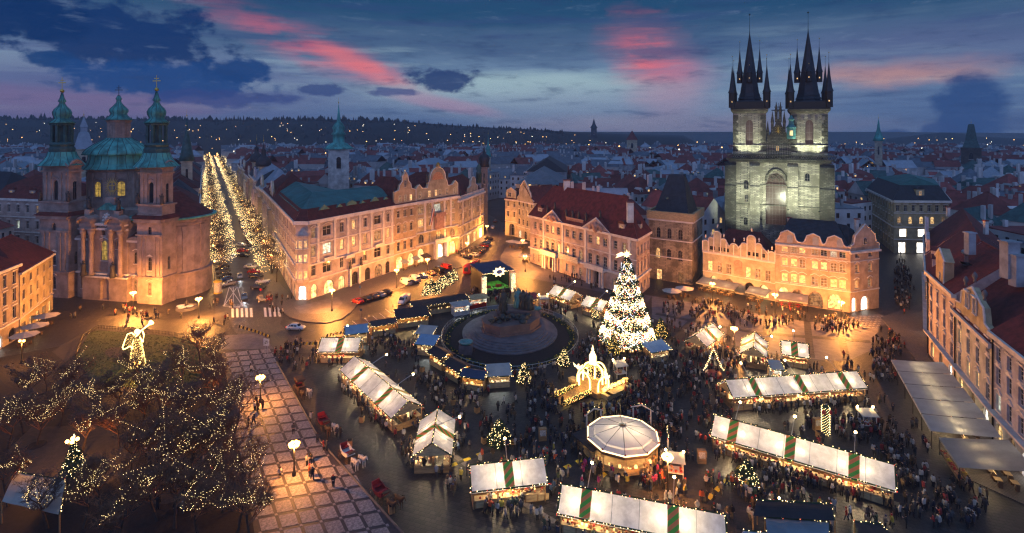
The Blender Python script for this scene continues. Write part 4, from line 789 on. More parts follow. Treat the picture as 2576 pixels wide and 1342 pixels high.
# stone tower house
As, Bs = gp(1632, 700), gp(1741, 718); Cs = V3((63.3, 177.3, 0)); Ds = As + (Cs - Bs)
gw = lambda us, v0, v1, u: dict(px=(u, v0, v1), us=us, w=1.35, arch=2, lit=.12, bars=(1, 2), hood=None, frame='trim_dark')
st = Bld('stone_house', 'sandstone tower house with pointed windows under a steep black wedge roof', 'house', [As, Bs, Cs, Ds], 21.3, 'ashlar', {0: dict(rows=[gw([ux4(1580), ux4(1690), ux4(1800)], 575, 601, ux4(1690)), gw([ux4(1575), ux4(1685), ux4(1797)], 627, 654, ux4(1685)), dict(z=(.1, 3.4), fr=[.25, .75], w=1.7, pane=['glass_lit', 'glass_dim'], bars=(0, 0), frame='frame_brown', name='door'), dict(px=(ux4(1690), 579, 598), us=[ux4(1530), ux4(1635), ux4(1745), ux4(1855)], w=.6, arch=2, pane='ashlar', bars=(0, 0), frame='trim_dark', name='niche'), dict(px=(ux4(1685), 630, 650), us=[ux4(1525), ux4(1630), ux4(1740), ux4(1852)], w=.6, arch=2, pane='ashlar', bars=(0, 0), frame='trim_dark', name='niche')], cornice=[(7.4, .3, .25), (12.9, .3, .25), (18.9, .5, .5)]),
    1: dict(rows=[gw([], 0, 0, 0) if False else dict(z=(14, 17), n=3, w=1.0, arch=2, pane='glass_dark'), dict(z=(9, 11.5), n=2, w=1.0, arch=2, pane='glass_dark')], cornice=[(12.9, .3, .25), (18.9, .5, .5)])})
par = MB(); pf = offset(st.foot, -.55); pi = offset(st.foot, .1)
for i in range(4): j = (i + 1) % 4; par.prism([zed(pf[i], 19.4), zed(pf[j], 19.4), zed(pi[j], 19.4), zed(pi[i], 19.4)], (0, 0, 2.5))
par.build('parapet', ['wood_pale'], st.root)
k_ = offset(st.foot, 1.4); cx = sum(st.foot, V3()) / 4; tp = [b1p for b1p in [st.W(gp(1683, 439, 33.4)), st.W(gp(1720, 440, 33.4))]]
mr = MB(); q4 = [zed(p, 21.35) for p in k_]; back = [p + V3((1.2, 2.2, 0)) for p in tp]; tq = [tp[0], tp[1], back[1], back[0]]
for i in range(4): plane_rows(mr, q4[i], q4[(i + 1) % 4], tq[(i + 1) % 4], tq[i], 0, .5)
mr.poly(tq); mr.build('roof', ['slate'], st.root)
for u, v in ((1697, 473), (1676, 500), (1711, 504)): p = st.W(gp(u, v, 21.3 + (541 - v) * .11)); MB().cbox(0, -.6, 0, .9, .9, .6).build('dormer', ['copper_dark'], st.root, False, p)
# -- arcaded houses before the twin towers
At, Bt = gp(1768, 722), gp(1950, 759); Lt = (Bt - At).length
sch = Bld('arcaded_house', 'cream arcaded house with rounded Venetian gables and a row of small square windows', 'house', simple(At, Bt, 12), 10.9, 'cream', {0: dict(rows=[dict(px=(ux6(332), 665, 690), us=[ux6(c) for c in (197, 265, 332, 470, 540, 612)], w=1.35, pane=['glass_lit', 'glass_dim', 'glass_dim'], hood='sill', bars=(1, 1)),
    dict(z=(.05, 4.0), us=[ux6(c) for c in (222, 332, 480, 582)], w=[2.6, 2.9, 2.9, 2.6], arch=2, pane=['shop_lit', 'glass_dim', 'glass_dark', 'shop_lit'], depth=1.2, bars=(0, 0), frame='frame_brown', name='arcade_arch')], cornice=[(10.5, .45, .3), (4.9, .15, .1)])})
def lobes(base, parts):
    o = [(0, 0), (1, 0), (1, base)]
    for x0, x1, z in parts[::-1]:
        r = (x1 - x0) / 2 * Lt
        o += [((x0 + x1) / 2 + (x1 - x0) / 2 * math.cos(a), z + r * .9 * math.sin(a)) for a in [math.pi * i / 8 for i in range(9)]]
    return o + [(0, base)]
sch.gable(0, lobes(2.6, [(0, .085, 2.6), (.085, .165, 3.8), (.165, .265, 5.6), (.265, .345, 3.8), (.39, .51, 2.4), (.55, .635, 3.4), (.635, .745, 5.6), (.745, .83, 3.8), (.915, 1.0, 2.0)]), .6, 'cream')
sch.gable(0, [(0, 0), (1, 0), (1, .2), (0, .2)], .75, 'trim', .12, 'string_course', trim=False)
Fs = sch.frame_of(0)
for c in (215, 270, 315, 475, 525, 580): window(sch.root, Fs[0] + Fs[1] * (sfrac(At, Bt, ux6(c)) * Lt) + Fs[2] * .12 + V3((0, 0, 11.7)), Fs[4], 1.0 if c in (270, 475, 580) else 1.6, 1.1, False, None, 'glass_dark', 'frame_brown')
for f in (0, .085, .165, .265, .345, .45, .55, .635, .745, .83, .915, 1): sch.part('pilaster', MB().box(-.12, -.16, 0, .12, 0, 3.2 if f not in (.165, .265, .635, .745) else 5.4), ['trim'], 0, f, 11, False, .06)
for f, z in ((.042, 15.0), (.125, 15.9), (.215, 18.4), (.305, 15.9), (.45, 15.0), (.69, 18.6), (.59, 15.6), (.79, 16.0), (.957, 14.2)): sch.part('finial', MB().lathe([(.22, 0), (.1, .3), (.28, .7), (.05, 1.1)], 6), ['trim'], 0, f, z, True, -.25)
sch.part('fresco', MB().box(-1.15, -.08, 0, 1.15, 0, 3.3).prism([(1.15 * math.cos(a), -.08, 3.3 + .9 * math.sin(a)) for a in [math.pi * i / 8 for i in range(9)]], (0, .08, 0)), ['ornament'], 0, ux6(400), 5.7, False, .03)
sch.roof(17.5, 'tile_deep', 'hip', -.7, .5)
Av, Bv = gp(1950.4, 759.3), gp(2139, 787.5)
usv = [ux6(c) for c in (733, 800, 860, 950, 1015, 1085, 1150)]
wh = Bld('three_gable_house', 'apricot arcaded house with three wavy gables under a dark slate roof', 'house', simple(Av, Bv, 14), 16.2, 'sand', {0: dict(rows=[dict(px=(ux6(860), 625, 639), us=usv, w=1.5, pane=['glass_lit', 'glass_dim', 'glass_lit', 'glass_dim', 'glass_dark', 'glass_cool', 'glass_dark'], hood='sill', bars=(1, 2)), dict(px=(ux6(860), 654, 674), us=usv, w=1.5, pane=['glass_lit', 'glass_lit', 'glass_dim', 'glass_lit', 'glass_lit', 'glass_dim', 'glass_dim'], hood='curve', bars=(1, 2)), dict(px=(ux6(860), 693, 714), us=usv, w=1.5, pane=['glass_lit', 'glass_lit', 'glass_lit', 'glass_dim', 'glass_dim', 'glass_lit', 'glass_lit'], hood='curve', bars=(1, 2)),
    dict(z=(.05, 4.3), us=[ux6(c) for c in (725, 825, 955, 1095)], w=[2.6, 2.6, 3.4, 3.4], arch=2, pane=['shop_lit', 'glass_dim', 'glass_dim', 'glass_lit'], depth=1.2, bars=(0, 0), frame='frame_brown', name='arcade_arch')], cornice=[(5.3, .3, .2), (13.2, .2, .15), (15.8, .45, .45)])})
Lv = (Bv - Av).length
bump = lambda c, w, h: [(c + w, 0.9), (c + w * .8, 1.4), (c + w * .6, h * .8), (c, h), (c - w * .6, h * .8), (c - w * .8, 1.4), (c - w, .9)]
wh.gable(0, [(0, 0), (1, 0), (1, .9)] + bump(.80, .14, 3.6) + bump(.52, .14, 3.6) + bump(.17, .15, 3.9) + [(0, .9)], .7)
for c in (770, 955, 1130): wh.part('attic_niche', MB().prism([(.7 * math.cos(a), 0, 1.6 + .6 * math.sin(a)) for a in [math.pi * i / 8 for i in range(9)]] + [(-.7, 0, 0), (.7, 0, 0)], (0, -.06, 0)), ['greywall'], 0, ux6(c), 16.8, False, .08)
wh.roof(22.4, 'slate', 'hip', .05, .5, .18)
for p, hh in ((gp(2155, 585, 20), 3.5), (gp(1986, 570, 20), 2.4)): wh.chimney(p, hh, .9)
for u, z in ((2030, 18.6), (2090, 18.6)): wh.dormer(0, u, z, .9, .6, 1.5, 3.4, 'flat', 'slate', 'slate', 'glass_dim')
An, Bn = gp(2139.6, 787.3), gp(2211, 775)
na = Bld('narrow_house', 'tall narrow apricot house with a single triangular gable at the busy lane corner', 'house', simple(An, Bn, 20), 15.8, 'sand', {0: dict(rows=[dict(px=(ux6(1345), 632, 646), us=[ux6(1253), ux6(1347)], w=1.35, lit=0, hood='sill', bars=(1, 2)), dict(px=(ux6(1345), 663, 682.5), us=[ux6(1253), ux6(1347)], w=1.35, pane='glass_dim', hood='curve', bars=(1, 2)), dict(px=(ux6(1345), 702, 721), us=[ux6(1250), ux6(1345)], w=1.35, pane=['glass_lit', 'glass_dim'], hood='curve', bars=(1, 2)), dict(z=(.1, 3.8), us=[ux6(1232), ux6(1308)], w=[1.5, 2.7], arch=True, pane='shop_white', frame='frame_brown', name='shopfront')], cornice=[(5.2, .25, .2), (13.1, .2, .15), (15.3, .5, .5)]),
    1: dict(rows=[dict(z=(11.5, 13.5), n=6, w=1.1, lit=.1), dict(z=(7.5, 9.8), n=6, w=1.1, lit=.1), dict(z=(.2, 3.3), n=5, w=2.2, pane=['shop_lit', 'glass_dim', 'shop_lit'], name='shopfront')])})
na.gable(0, [(0, 0), (1, 0), (1, 1.6), (.9, 2.0), (.84, 4.2), (.5, 7.0), (.16, 4.2), (.10, 2.0), (0, 1.6)], .7)
window(na.root, na.frame_of(0)[0] + na.frame_of(0)[1] * .5 * na.frame_of(0)[3] + na.frame_of(0)[2] * .12 + V3((0, 0, 17.4)), na.frame_of(0)[4], 1.3, 1.9, True, None, 'glass_dark')
na.roof(21.5, 'slate', 'hip', .1, .5)
# -- churches and towers
def rayhit(u, P, d):
    k = (u - UC) / F; q = (k * P.y - P.x) / (d.x - k * d.y); return P + d * q
def sub(b, name, foot, z0, z1, faces={}, mat=None):
    c = Bld.__new__(Bld); c.o = b.o; c.root = b.root; c.mat = mat or b.mat; c.frame = b.frame; c.h = z1; c.foot = [zed(p - b.o, 0) for p in foot]; c.parts = []
    mb = MB(); n = len(foot)
    for i in range(n): c._face(mb, c.foot[i], c.foot[(i + 1) % n], z0, z1, faces.get(i))
    mb.poly([zed(p, z1) for p in c.foot]); c.wall = mb.build(name, [c.mat], b.root)
    for f in c.parts: f()
    return c
def cross(z, h, m='iron', w=None):
    w = w or h * .35; return MB().tube((0, 0, 0), (0, 0, h), .09, .06, 5).box(-w, -.05, h * .52, w, .05, h * .58).box(-w * .6, -.05, h * .72, w * .6, .05, h * .77)
def seams(mb, prof, n, r=.05, m=1, ph=0.0, c=(0, 0, 0)):
    for k in range(n): a = ph + 2 * math.pi * k / n; mb.path([(c[0] + q * math.cos(a), c[1] + q * math.sin(a), c[2] + z) for q, z in prof], r, 3, m)
CH = V3((-1, 0, 0)); cA = gp(100, 746); cB = gp(408, 768); cd = (cB - cA).normalized(); ci = V3((-cd.y, cd.x, 0))
cp_ = lambda u, back=0.0: rayhit(u, cA, cd) + ci * back
def quad(u0, u1, dep, back=0.0): a, b = cp_(u0) + ci * back, cp_(u1) + ci * back; return [a, b, b + ci * dep, a + ci * dep]
hz = lambda v: 48 - (v - 325) * .1118
oval = lambda v0, v1, us, w: dict(z=(hz(v1), hz(v0)), us=us, w=w, arch=True, pane='glass_dark', hood='sill', bars=(1, 1), frame='trim_dark')
nic = Bld('baroque_church', 'white baroque church with two onion domed towers and a copper central dome', 'church', quad(212, 312, 14, 1.0), 21.5, 'church', {0: dict(rows=[dict(z=(11.0, 16.6), us=[262], w=2.1, arch=True, pane='church_glass', hood='curve', bars=(2, 3), frame='trim_dark'), dict(z=(18.0, 20.2), us=[260], w=1.3, arch=True, pane='glass_dark', hood='curve', bars=(0, 0), frame='trim_dark'), dict(z=(14.4, 16.6), us=[223, 296], w=1.1, arch=True, pane='trim_dark', hood='curve', bars=(0, 0), frame='trim_dark', name='niche')], cornice=[(7.0, .6, .5), (19.6, .6, .6), (21.0, .6, 1.1)])}, frame='trim_dark')
low = sub(nic, 'plinth', quad(206, 318, 12, .2), 0, 6.9, {0: dict(rows=[dict(z=(.3, 6.3), us=[263], w=2.8, arch=True, pane='glass_dark', depth=1.0, frame='wood_dark', bars=(1, 0), name='portal_door')], cornice=[(6.4, .5, .5)])})
for us in ((212, 232), (281, 305)):
    for u in us:
        q = MB().lathe([(.75, 0), (.85, .4), (.62, .7), (.55, 11.2), (.8, 11.5), (.9, 12.6)], 10); q.cbox(0, 0, 12.6, 1.9, 1.9, .5); q.build('column', ['church'], nic.root, True, nic.W(cp_(u, -.3)) + V3((0, 0, 7.2)))
for a, b in ((207, 238), (277, 313)):
    p0, p1 = nic.W(cp_(a)), nic.W(cp_(b)); w = (p1 - p0).length; ang = math.atan2(cd.y, cd.x); r = w / 2
    MB().box(0, -.9, 0, w, 1.5, 1.6).build('entablature', ['church'], nic.root, False, zed(p0, 19.9), ang)
    q = MB(); pts = [(r + r * 1.1 * math.cos(t_), .6 * r + r * .75 * math.sin(t_) - .6 * r) for t_ in [math.pi * i / 10 for i in range(11)]]
    for (x0, z0), (x1, z1) in zip(pts, pts[1:]): q.prism([(x0, -1.6, z0), (x1, -1.6, z1), (x1, -1.6, z1 + .7), (x0, -1.6, z0 + .7)], (0, 3.4, 0))
    q.prism([(x, -.7, z) for x, z in pts], (0, .5, 0)); q.build('segmental_pediment', ['church'], nic.root, False, zed(p0, 21.5), ang)
att = sub(nic, 'attic', quad(238, 277, 3, 1.5), 21.5, 25.2)
att_f = att.frame_of(0); MB().prism([(-.5, -.6, 0), (att_f[3] + .5, -.6, 0), (att_f[3] / 2, -.6, 1.9)], (0, 3, 0)).build('pediment', ['copper'], nic.root, False, zed(att_f[0], 25.2), att_f[4])
relief(3.0, 3.0, 2).build('relief', ['trim'], nic.root, True, zed(att_f[0] + att_f[1] * att_f[3] / 2, 21.8), att_f[4])
for u, z in ((220, 24.2), (294, 24.0)): MB().cbox(0, 0, 0, 1.5, 1.5, 2.4).build('pedestal', ['church'], nic.root, False, zed(nic.W(cp_(u, .5)), z - 1.2)); figure_mb(3.6, int(u)).build('statue', ['statue'], nic.root, True, zed(nic.W(cp_(u, .5)), z + 1.2))
for u, z in ((222, 7), (295, 7)): figure_mb(4.4, int(u)).build('statue', ['statue'], nic.root, True, zed(nic.W(cp_(u, -1.4)), z), 0)
MB().cbox(0, 0, 0, 2.6, 1.6, 2.2).build('pedestal', ['church'], nic.root, False, zed(nic.W(cp_(257, 3)), 26.4))
gm = MB()
for k in range(24):
    a = k * math.pi / 12; gm.prism([(1.0 * math.cos(a - .07), 0, 1.4 * math.sin(a - .07)), (1.9 * math.cos(a), 0, 2.9 * math.sin(a)), (1.0 * math.cos(a + .07), 0, 1.4 * math.sin(a + .07))], (0, .12, 0))
gm.path([(.95 * math.cos(a * .5236), 0, 1.35 * math.sin(a * .5236)) for a in range(13)], .12, 5); gm.box(-.1, -.05, -1.3, .1, .1, 1.3); gm.box(-.7, -.05, .2, .7, .1, .4)
gm.build('golden_monstrance', ['gold'], nic.root, False, zed(nic.W(cp_(257, 3)), 31.6), math.radians(25))
for u0, u1 in ((181, 209), (312, 346)):
    c = sub(nic, 'side_bay', quad(u0, u1, 8, 1.6), 0, 17.0, {0: dict(rows=[dict(z=(10.4, 13.6), fr=[.5], w=1.4, arch=True, pane='glass_dark', hood='curve', bars=(1, 1), frame='trim_dark'), dict(z=(2.6, 6.0), fr=[.5], w=1.3, arch=True, pane='glass_dim', hood='curve', bars=(1, 1), frame='trim_dark')], cornice=[(7.0, .5, .4), (16.4, .6, .6)])})
    m = MB(); a, b, c2, d2 = [zed(p, 17.05) for p in offset(c.foot, -.5)]; plane_rows(m, a, b, zed(lerp(b, c2, .75), 21.2), zed(lerp(a, d2, .75), 21.2), 0, .4); m.poly((b, c2, zed(lerp(b, c2, .75), 21.2))); m.poly((d2, a, zed(lerp(a, d2, .75), 21.2))); m.build('bay_roof', ['tile_deep'], nic.root)
    Fq = c.frame_of(0); r = Fq[3] / 2; pts = [(r + r * 1.0 * math.cos(t_), r * .45 * math.sin(t_)) for t_ in [math.pi * i / 8 for i in range(9)]]
    MB().prism([(x, -.7, z) for x, z in pts], (0, 1.2, 0)).build('segmental_pediment', ['church'], nic.root, False, zed(Fq[0], 17.0), Fq[4])
def ntower(u0, u1, sgn):
    dep = 4.6; f = quad(u0, u1, dep)
    t0 = sub(nic, 'tower', f, 0, 23.3, {0: dict(rows=[dict(z=(19.0, 21.2), fr=[.5], w=1.2, arch=True, pane='glass_dark', hood='sill', frame='trim_dark'), dict(z=(9.2, 12.8), fr=[.5], w=1.3, arch=True, pane='glass_dark', hood='tri', bars=(1, 2), frame='trim_dark'), dict(z=(2.4, 6.0), fr=[.5], w=1.2, arch=True, pane='glass_dim' if sgn > 0 else 'glass_dark', hood='curve', bars=(1, 2), frame='trim_dark')], cornice=[(7.0, .6, .5), (18.6, .5, .4), (22.4, .9, .9)], pil=[.14, .30, .70, .86], pilz=(7.6, 18.6), trim='church'), 1: dict(rows=[dict(z=(9.2, 12.8), n=1, w=1.0, arch=True, pane='glass_dark')], cornice=[(7.0, .6, .5), (22.4, .9, .9)], trim='church')})
    m = MB(); o1 = [zed(p, 23.35) for p in offset(t0.foot, -1.1)]; o2 = [zed(p, 24.4) for p in offset(t0.foot, .1)]
    for i in range(4): plane_rows(m, o1[i], o1[(i + 1) % 4], o2[(i + 1) % 4], o2[i], 0, .4)
    m.build('skirt_roof', ['tile'], nic.root)
    f2 = [p + nic.o for p in offset(t0.foot, .1)]; bt = sub(nic, 'tower_belt', f2, 24.3, 27.4, {0: dict(cornice=[(24.3, .4, .25), (26.9, .5, .4)], trim='church'), 1: dict(cornice=[(26.9, .5, .4)], trim='church')})
    f3 = [p + nic.o for p in offset(t0.foot, .45)]; up = sub(nic, 'belfry', f3, 27.4, 37.8, {0: dict(rows=[dict(z=(27.6, 33.4), fr=[.5], w=1.6, arch=True, pane='glass_dark', hood='curve', bars=(0, 0), frame='trim_dark', trim='church')], cornice=[(35.6, .5, .4)], pil=[.13, .30, .70, .87], pilz=(27.6, 35.6), trim='church'), 1: dict(rows=[dict(z=(27.6, 33.0), fr=[.5], w=1.2, arch=True, pane='glass_dark')], cornice=[(35.6, .5, .4)], trim='church')})
    Fq = up.frame_of(0); c = sum(up.foot, V3()) / 4
    for i in (0, 1):
        Fi = up.frame_of(i); r = Fi[3] / 2; pts = [(r + r * 1.12 * math.cos(t_), 1.9 * math.sin(t_) ** 1.6) for t_ in [math.pi * k / 10 for k in range(11)]]
        MB().prism([(x, -.5, z - .2) for x, z in pts], (0, .9, 0)).path([(x, -.6, z - .1) for x, z in pts], .28, 4).build('curved_cornice', ['church'], nic.root, False, zed(Fi[0], 37.4), Fi[4])
    for q in (0, 1): figure_mb(3.0, q + int(u0)).build('statue', ['statue'], nic.root, True, zed(t0.foot[q] + (c - t0.foot[q]) * .02, 27.4), Fq[4])
    m = MB(); prof = [(5.5, 37.6), (4.9, 38.3), (4.1, 39.2), (3.5, 40.3), (3.2, 41.4)]; ph = Fq[4] + math.pi / 8; m.lathe(prof, 16, (0, 0, 0), 0, ph); seams(m, prof, 16, .09, 1, ph); cc = zed(c, 0)
    m.build('copper_skirt', ['copper', 'copper_dark'], nic.root, False, cc)
    MB().lathe([(3.0, 41.3), (3.1, 42.4), (2.7, 43.0), (3.0, 43.6), (2.5, 44.2)], 12).build('drum', ['copper_dark'], nic.root, False, cc)
    m = MB().lathe([(1.0, 44), (1.0, 49.2)], 8)
    for k in range(8): a = ph + k * math.pi / 4; m.cbox(2.25 * math.cos(a), 2.25 * math.sin(a), 44, .62, .62, 5.2)
    m.lathe([(2.9, 49.0), (3.1, 49.5), (2.6, 49.9)], 8, (0, 0, 0), 0, ph); m.build('lantern', ['copper_dark'], nic.root, False, cc)
    m = MB(); prof = [(3.2, 49.7), (2.3, 50.4), (1.75, 51.0), (2.15, 52.0), (2.25, 52.8), (1.9, 53.6), (1.0, 54.6), (.55, 55.6), (.95, 56.0), (.55, 56.8), (.2, 58.4)]; m.lathe(prof, 12); seams(m, prof, 12, .07, 1); m.build('onion_dome', ['copper', 'copper_dark'], nic.root, True, cc)
    m = MB().ball((0, 0, 59.0), .55, 0, 10); m.build('gilded_ball', ['gold'], nic.root, True, cc); cross(0, 3.6).build('cross', ['gold'], nic.root, False, zed(cc, 59.4), Fq[4])
ntower(345, 408, 1); ntower(100, 172, -1)
# apse with a conical tile roof
ac = V3((-100.5, 158.5, 0)); m = MB(); n = 20
m.lathe([(9.9, 0), (9.9, 6.4), (10.2, 6.6), (10.2, 7.1), (9.4, 7.2), (9.4, 20.4), (9.8, 20.6), (9.8, 21.4), (10.4, 21.6), (10.4, 22.4)], 28); m.build('apse', ['church'], nic.root, False, nic.W(ac))
m = MB()
for i in range(20):
    q0, q1 = i / 20, (i + 1) / 20; r0, r1 = 11.0 * (1 - q0 * .86), 11.0 * (1 - q1 * .86); m.lathe([(r0 + .1, 22.4 + 7.2 * q0 ** 1.15), (r1 + .1, 22.4 + 7.2 * q1 ** 1.15 - .05)], 28)
m.build('apse_roof', ['tile'], nic.root, False, nic.W(ac)); MB().lathe([(11.1, 22.3), (11.3, 22.7), (10.9, 22.8)], 28).build('gutter', ['copper'], nic.root, False, nic.W(ac))
for az_ in (-72, -18):
    a = math.radians(az_); p = nic.W(ac) + V3((9.2 * math.cos(a), 9.2 * math.sin(a), 9.6));
    if az_ == -72: window(nic.root, p + V3((.1, -.32, 0)), a + math.pi / 2, 2.2, 5.6, True, 'curve', 'church_glass', 'trim_dark', (3, 4), 'trim')
for az_ in (-100, -88, -56, -42, -10): a = math.radians(az_); MB().box(-.5, -.2, 0, .5, .3, 13).box(-.65, -.3, 11.8, .65, .3, 13).build('pilaster', ['church'], nic.root, False, nic.W(ac) + V3((9.45 * math.cos(a), 9.45 * math.sin(a), 7.2)), a + math.pi / 2)
# body, octagonal drum and dome
dc = V3(((299 - UC) / F * 168, 168, 0)); sub(nic, 'nave', [dc + V3((-12, -9, 0)), dc + V3((13, -10, 0)), dc + V3((13, 12, 0)), dc + V3((-12, 12, 0))], 0, 24)
m = MB(); ph = math.radians(22.5 - 4); m.lathe([(8.3, 22), (8.3, 35.0), (8.8, 35.4), (8.8, 35.9)], 8, (0, 0, 0), 0, ph); dr = m.build('drum', ['church'], nic.root, False, nic.W(dc))
for k in range(8):
    a = ph + math.pi / 8 + k * math.pi / 4; p = V3((7.72 * math.cos(a), 7.72 * math.sin(a), 27.6)); window(nic.root, nic.W(dc) + p, a + math.pi / 2, 2.0, 4.6, True, 'curve', 'church_glass' if 4 <= k < 7 else 'glass_dim', 'trim_dark', (1, 2), 'church')
    for s in (-1, 1): b = ph + k * math.pi / 4 + s * .13; MB().box(-.4, -.15, 0, .4, .3, 12.2).box(-.55, -.25, 10.8, .55, .3, 12.2).build('pilaster', ['church'], nic.root, False, nic.W(dc) + V3((8.02 * math.cos(b), 8.02 * math.sin(b), 22.6)), b + math.pi / 2)
m = MB(); prof = [(9.6, 35.8), (8.9, 36.4), (8.2, 37.4), (7.8, 38.7), (7.6, 40)]; m.lathe(prof, 24, (0, 0, 0), 0, ph); seams(m, prof, 24, .1, 1, ph); m.build('copper_skirt', ['copper', 'copper_dark'], nic.root, False, nic.W(dc))
m = MB(); prof = [(9.3, 40.1), (9.0, 40.8), (8.1, 41.9), (6.7, 43.0), (5.0, 44.1), (3.9, 44.7), (3.5, 45.2)]; m.lathe(prof, 24, (0, 0, 0), 0, ph); seams(m, prof, 24, .1, 1, ph); m.build('copper_dome', ['copper', 'copper_dark'], nic.root, True, nic.W(dc))
m = MB().lathe([(3.2, 45.1), (3.2, 50.0), (3.5, 50.3), (3.5, 50.9)], 8, (0, 0, 0), 0, ph); m.build('lantern', ['church'], nic.root, False, nic.W(dc))
for k in range(8): a = ph + math.pi / 8 + k * math.pi / 4; window(nic.root, nic.W(dc) + V3((2.98 * math.cos(a), 2.98 * math.sin(a), 45.9)), a + math.pi / 2, 1.05, 3.4, True, None, 'glass_dark', 'trim_dark', (0, 0))
m = MB(); prof = [(4.0, 50.8), (3.1, 51.4), (2.3, 52.2), (2.1, 52.8), (2.5, 53.6), (2.4, 54.2), (1.5, 55.2), (.7, 56.2), (.55, 57), (.8, 57.5), (.25, 58.6)]; m.lathe(prof, 16); seams(m, prof, 12, .07, 1); m.build('onion_dome', ['copper', 'copper_dark'], nic.root, True, nic.W(dc)); cross(0, 3.4).build('cross', ['iron'], nic.root, False, nic.W(dc) + V3((0, 0, 58.4)))

# -- gothic church with twin spires
td = V3((.905, -.425, 0)); tP = V3((90, 181, 0)); tn = V3((td.y, -td.x, 0)); ti = -tn
th = lambda u: rayhit(u, tP, td)
tA, tB = th(1836), th(2088); hv = lambda v, p: hat(v, p.y)
hb_ = hv(404, (tA + tB) / 2)
lw = lambda u, v0, v1, w=1.5: dict(px=(u, v0, v1), us=[u], w=w, arch=2, pane='glass_dark', hood='sill', bars=(1, 2), frame='trim_dark', trim='church_stone')
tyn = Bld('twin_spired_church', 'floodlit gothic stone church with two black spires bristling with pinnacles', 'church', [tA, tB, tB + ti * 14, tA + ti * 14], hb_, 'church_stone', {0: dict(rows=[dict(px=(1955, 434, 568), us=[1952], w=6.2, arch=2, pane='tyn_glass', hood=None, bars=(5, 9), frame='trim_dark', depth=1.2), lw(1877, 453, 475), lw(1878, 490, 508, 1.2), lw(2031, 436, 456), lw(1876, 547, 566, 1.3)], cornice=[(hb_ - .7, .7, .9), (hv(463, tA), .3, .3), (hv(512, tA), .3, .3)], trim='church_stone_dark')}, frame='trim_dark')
for u, w, d_ in ((1838, 3.6, 2.2), (1899, 3.2, 2.0), (1994, 3.2, 2.0), (2080, 4.2, 2.6)):
    m = MB(); H1 = hb_ - 2
    for k, (z0, z1, dd) in enumerate(((0, H1 * .45, d_), (H1 * .45, H1 * .8, d_ * .75), (H1 * .8, H1, d_ * .5))): m.box(-w / 2, -dd, z0, w / 2, .1, z1); m.prism([(-w / 2, -dd, z1), (w / 2, -dd, z1), (w / 2, -dd * .3, z1 + .9), (-w / 2, -dd * .3, z1 + .9)], (0, .1, -.05))
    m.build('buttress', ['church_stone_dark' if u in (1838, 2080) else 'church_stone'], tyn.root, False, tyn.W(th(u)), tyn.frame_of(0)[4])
tr = MB(); tw = 6.2; Fq = tyn.frame_of(0); zc = hv(455, th(1952))
tr.path([(3.1 * math.cos(a), -.2, 3.9 * math.sin(a)) for a in [math.pi * i / 12 for i in range(13)]], .35, 5)
for k in range(5): a = math.pi * (k + .5) / 5; tr.path([(1.6 * math.cos(a) + .7 * math.cos(b), -.05, 1.5 * math.sin(a) + .7 * math.sin(b)) for b in [i * .7 for i in range(10)]], .12, 4)
tr.build('window_tracery', ['church_stone_dark'], tyn.root, False, zed(tyn.W(th(1952)), zc) + tn * .1, Fq[4])
bal = MB(); Lb = Fq[3] + 2.4; bal.box(-1.2, -1.2, 0, Lb - 1.2, 0, .45); bal.box(-1.2, -1.2, 1.7, Lb - 1.2, -.95, 2.0)
for i in range(46): x = -1.0 + i * (Lb - .4) / 45; bal.tube((x, -1.1, .4), (x + .75, -1.1, 1.8), .08, None, 4); bal.tube((x + .75, -1.1, .4), (x, -1.1, 1.8), .08, None, 4)
bal.build('balcony', ['church_stone_dark'], tyn.root, False, zed(Fq[0], hb_), Fq[4])
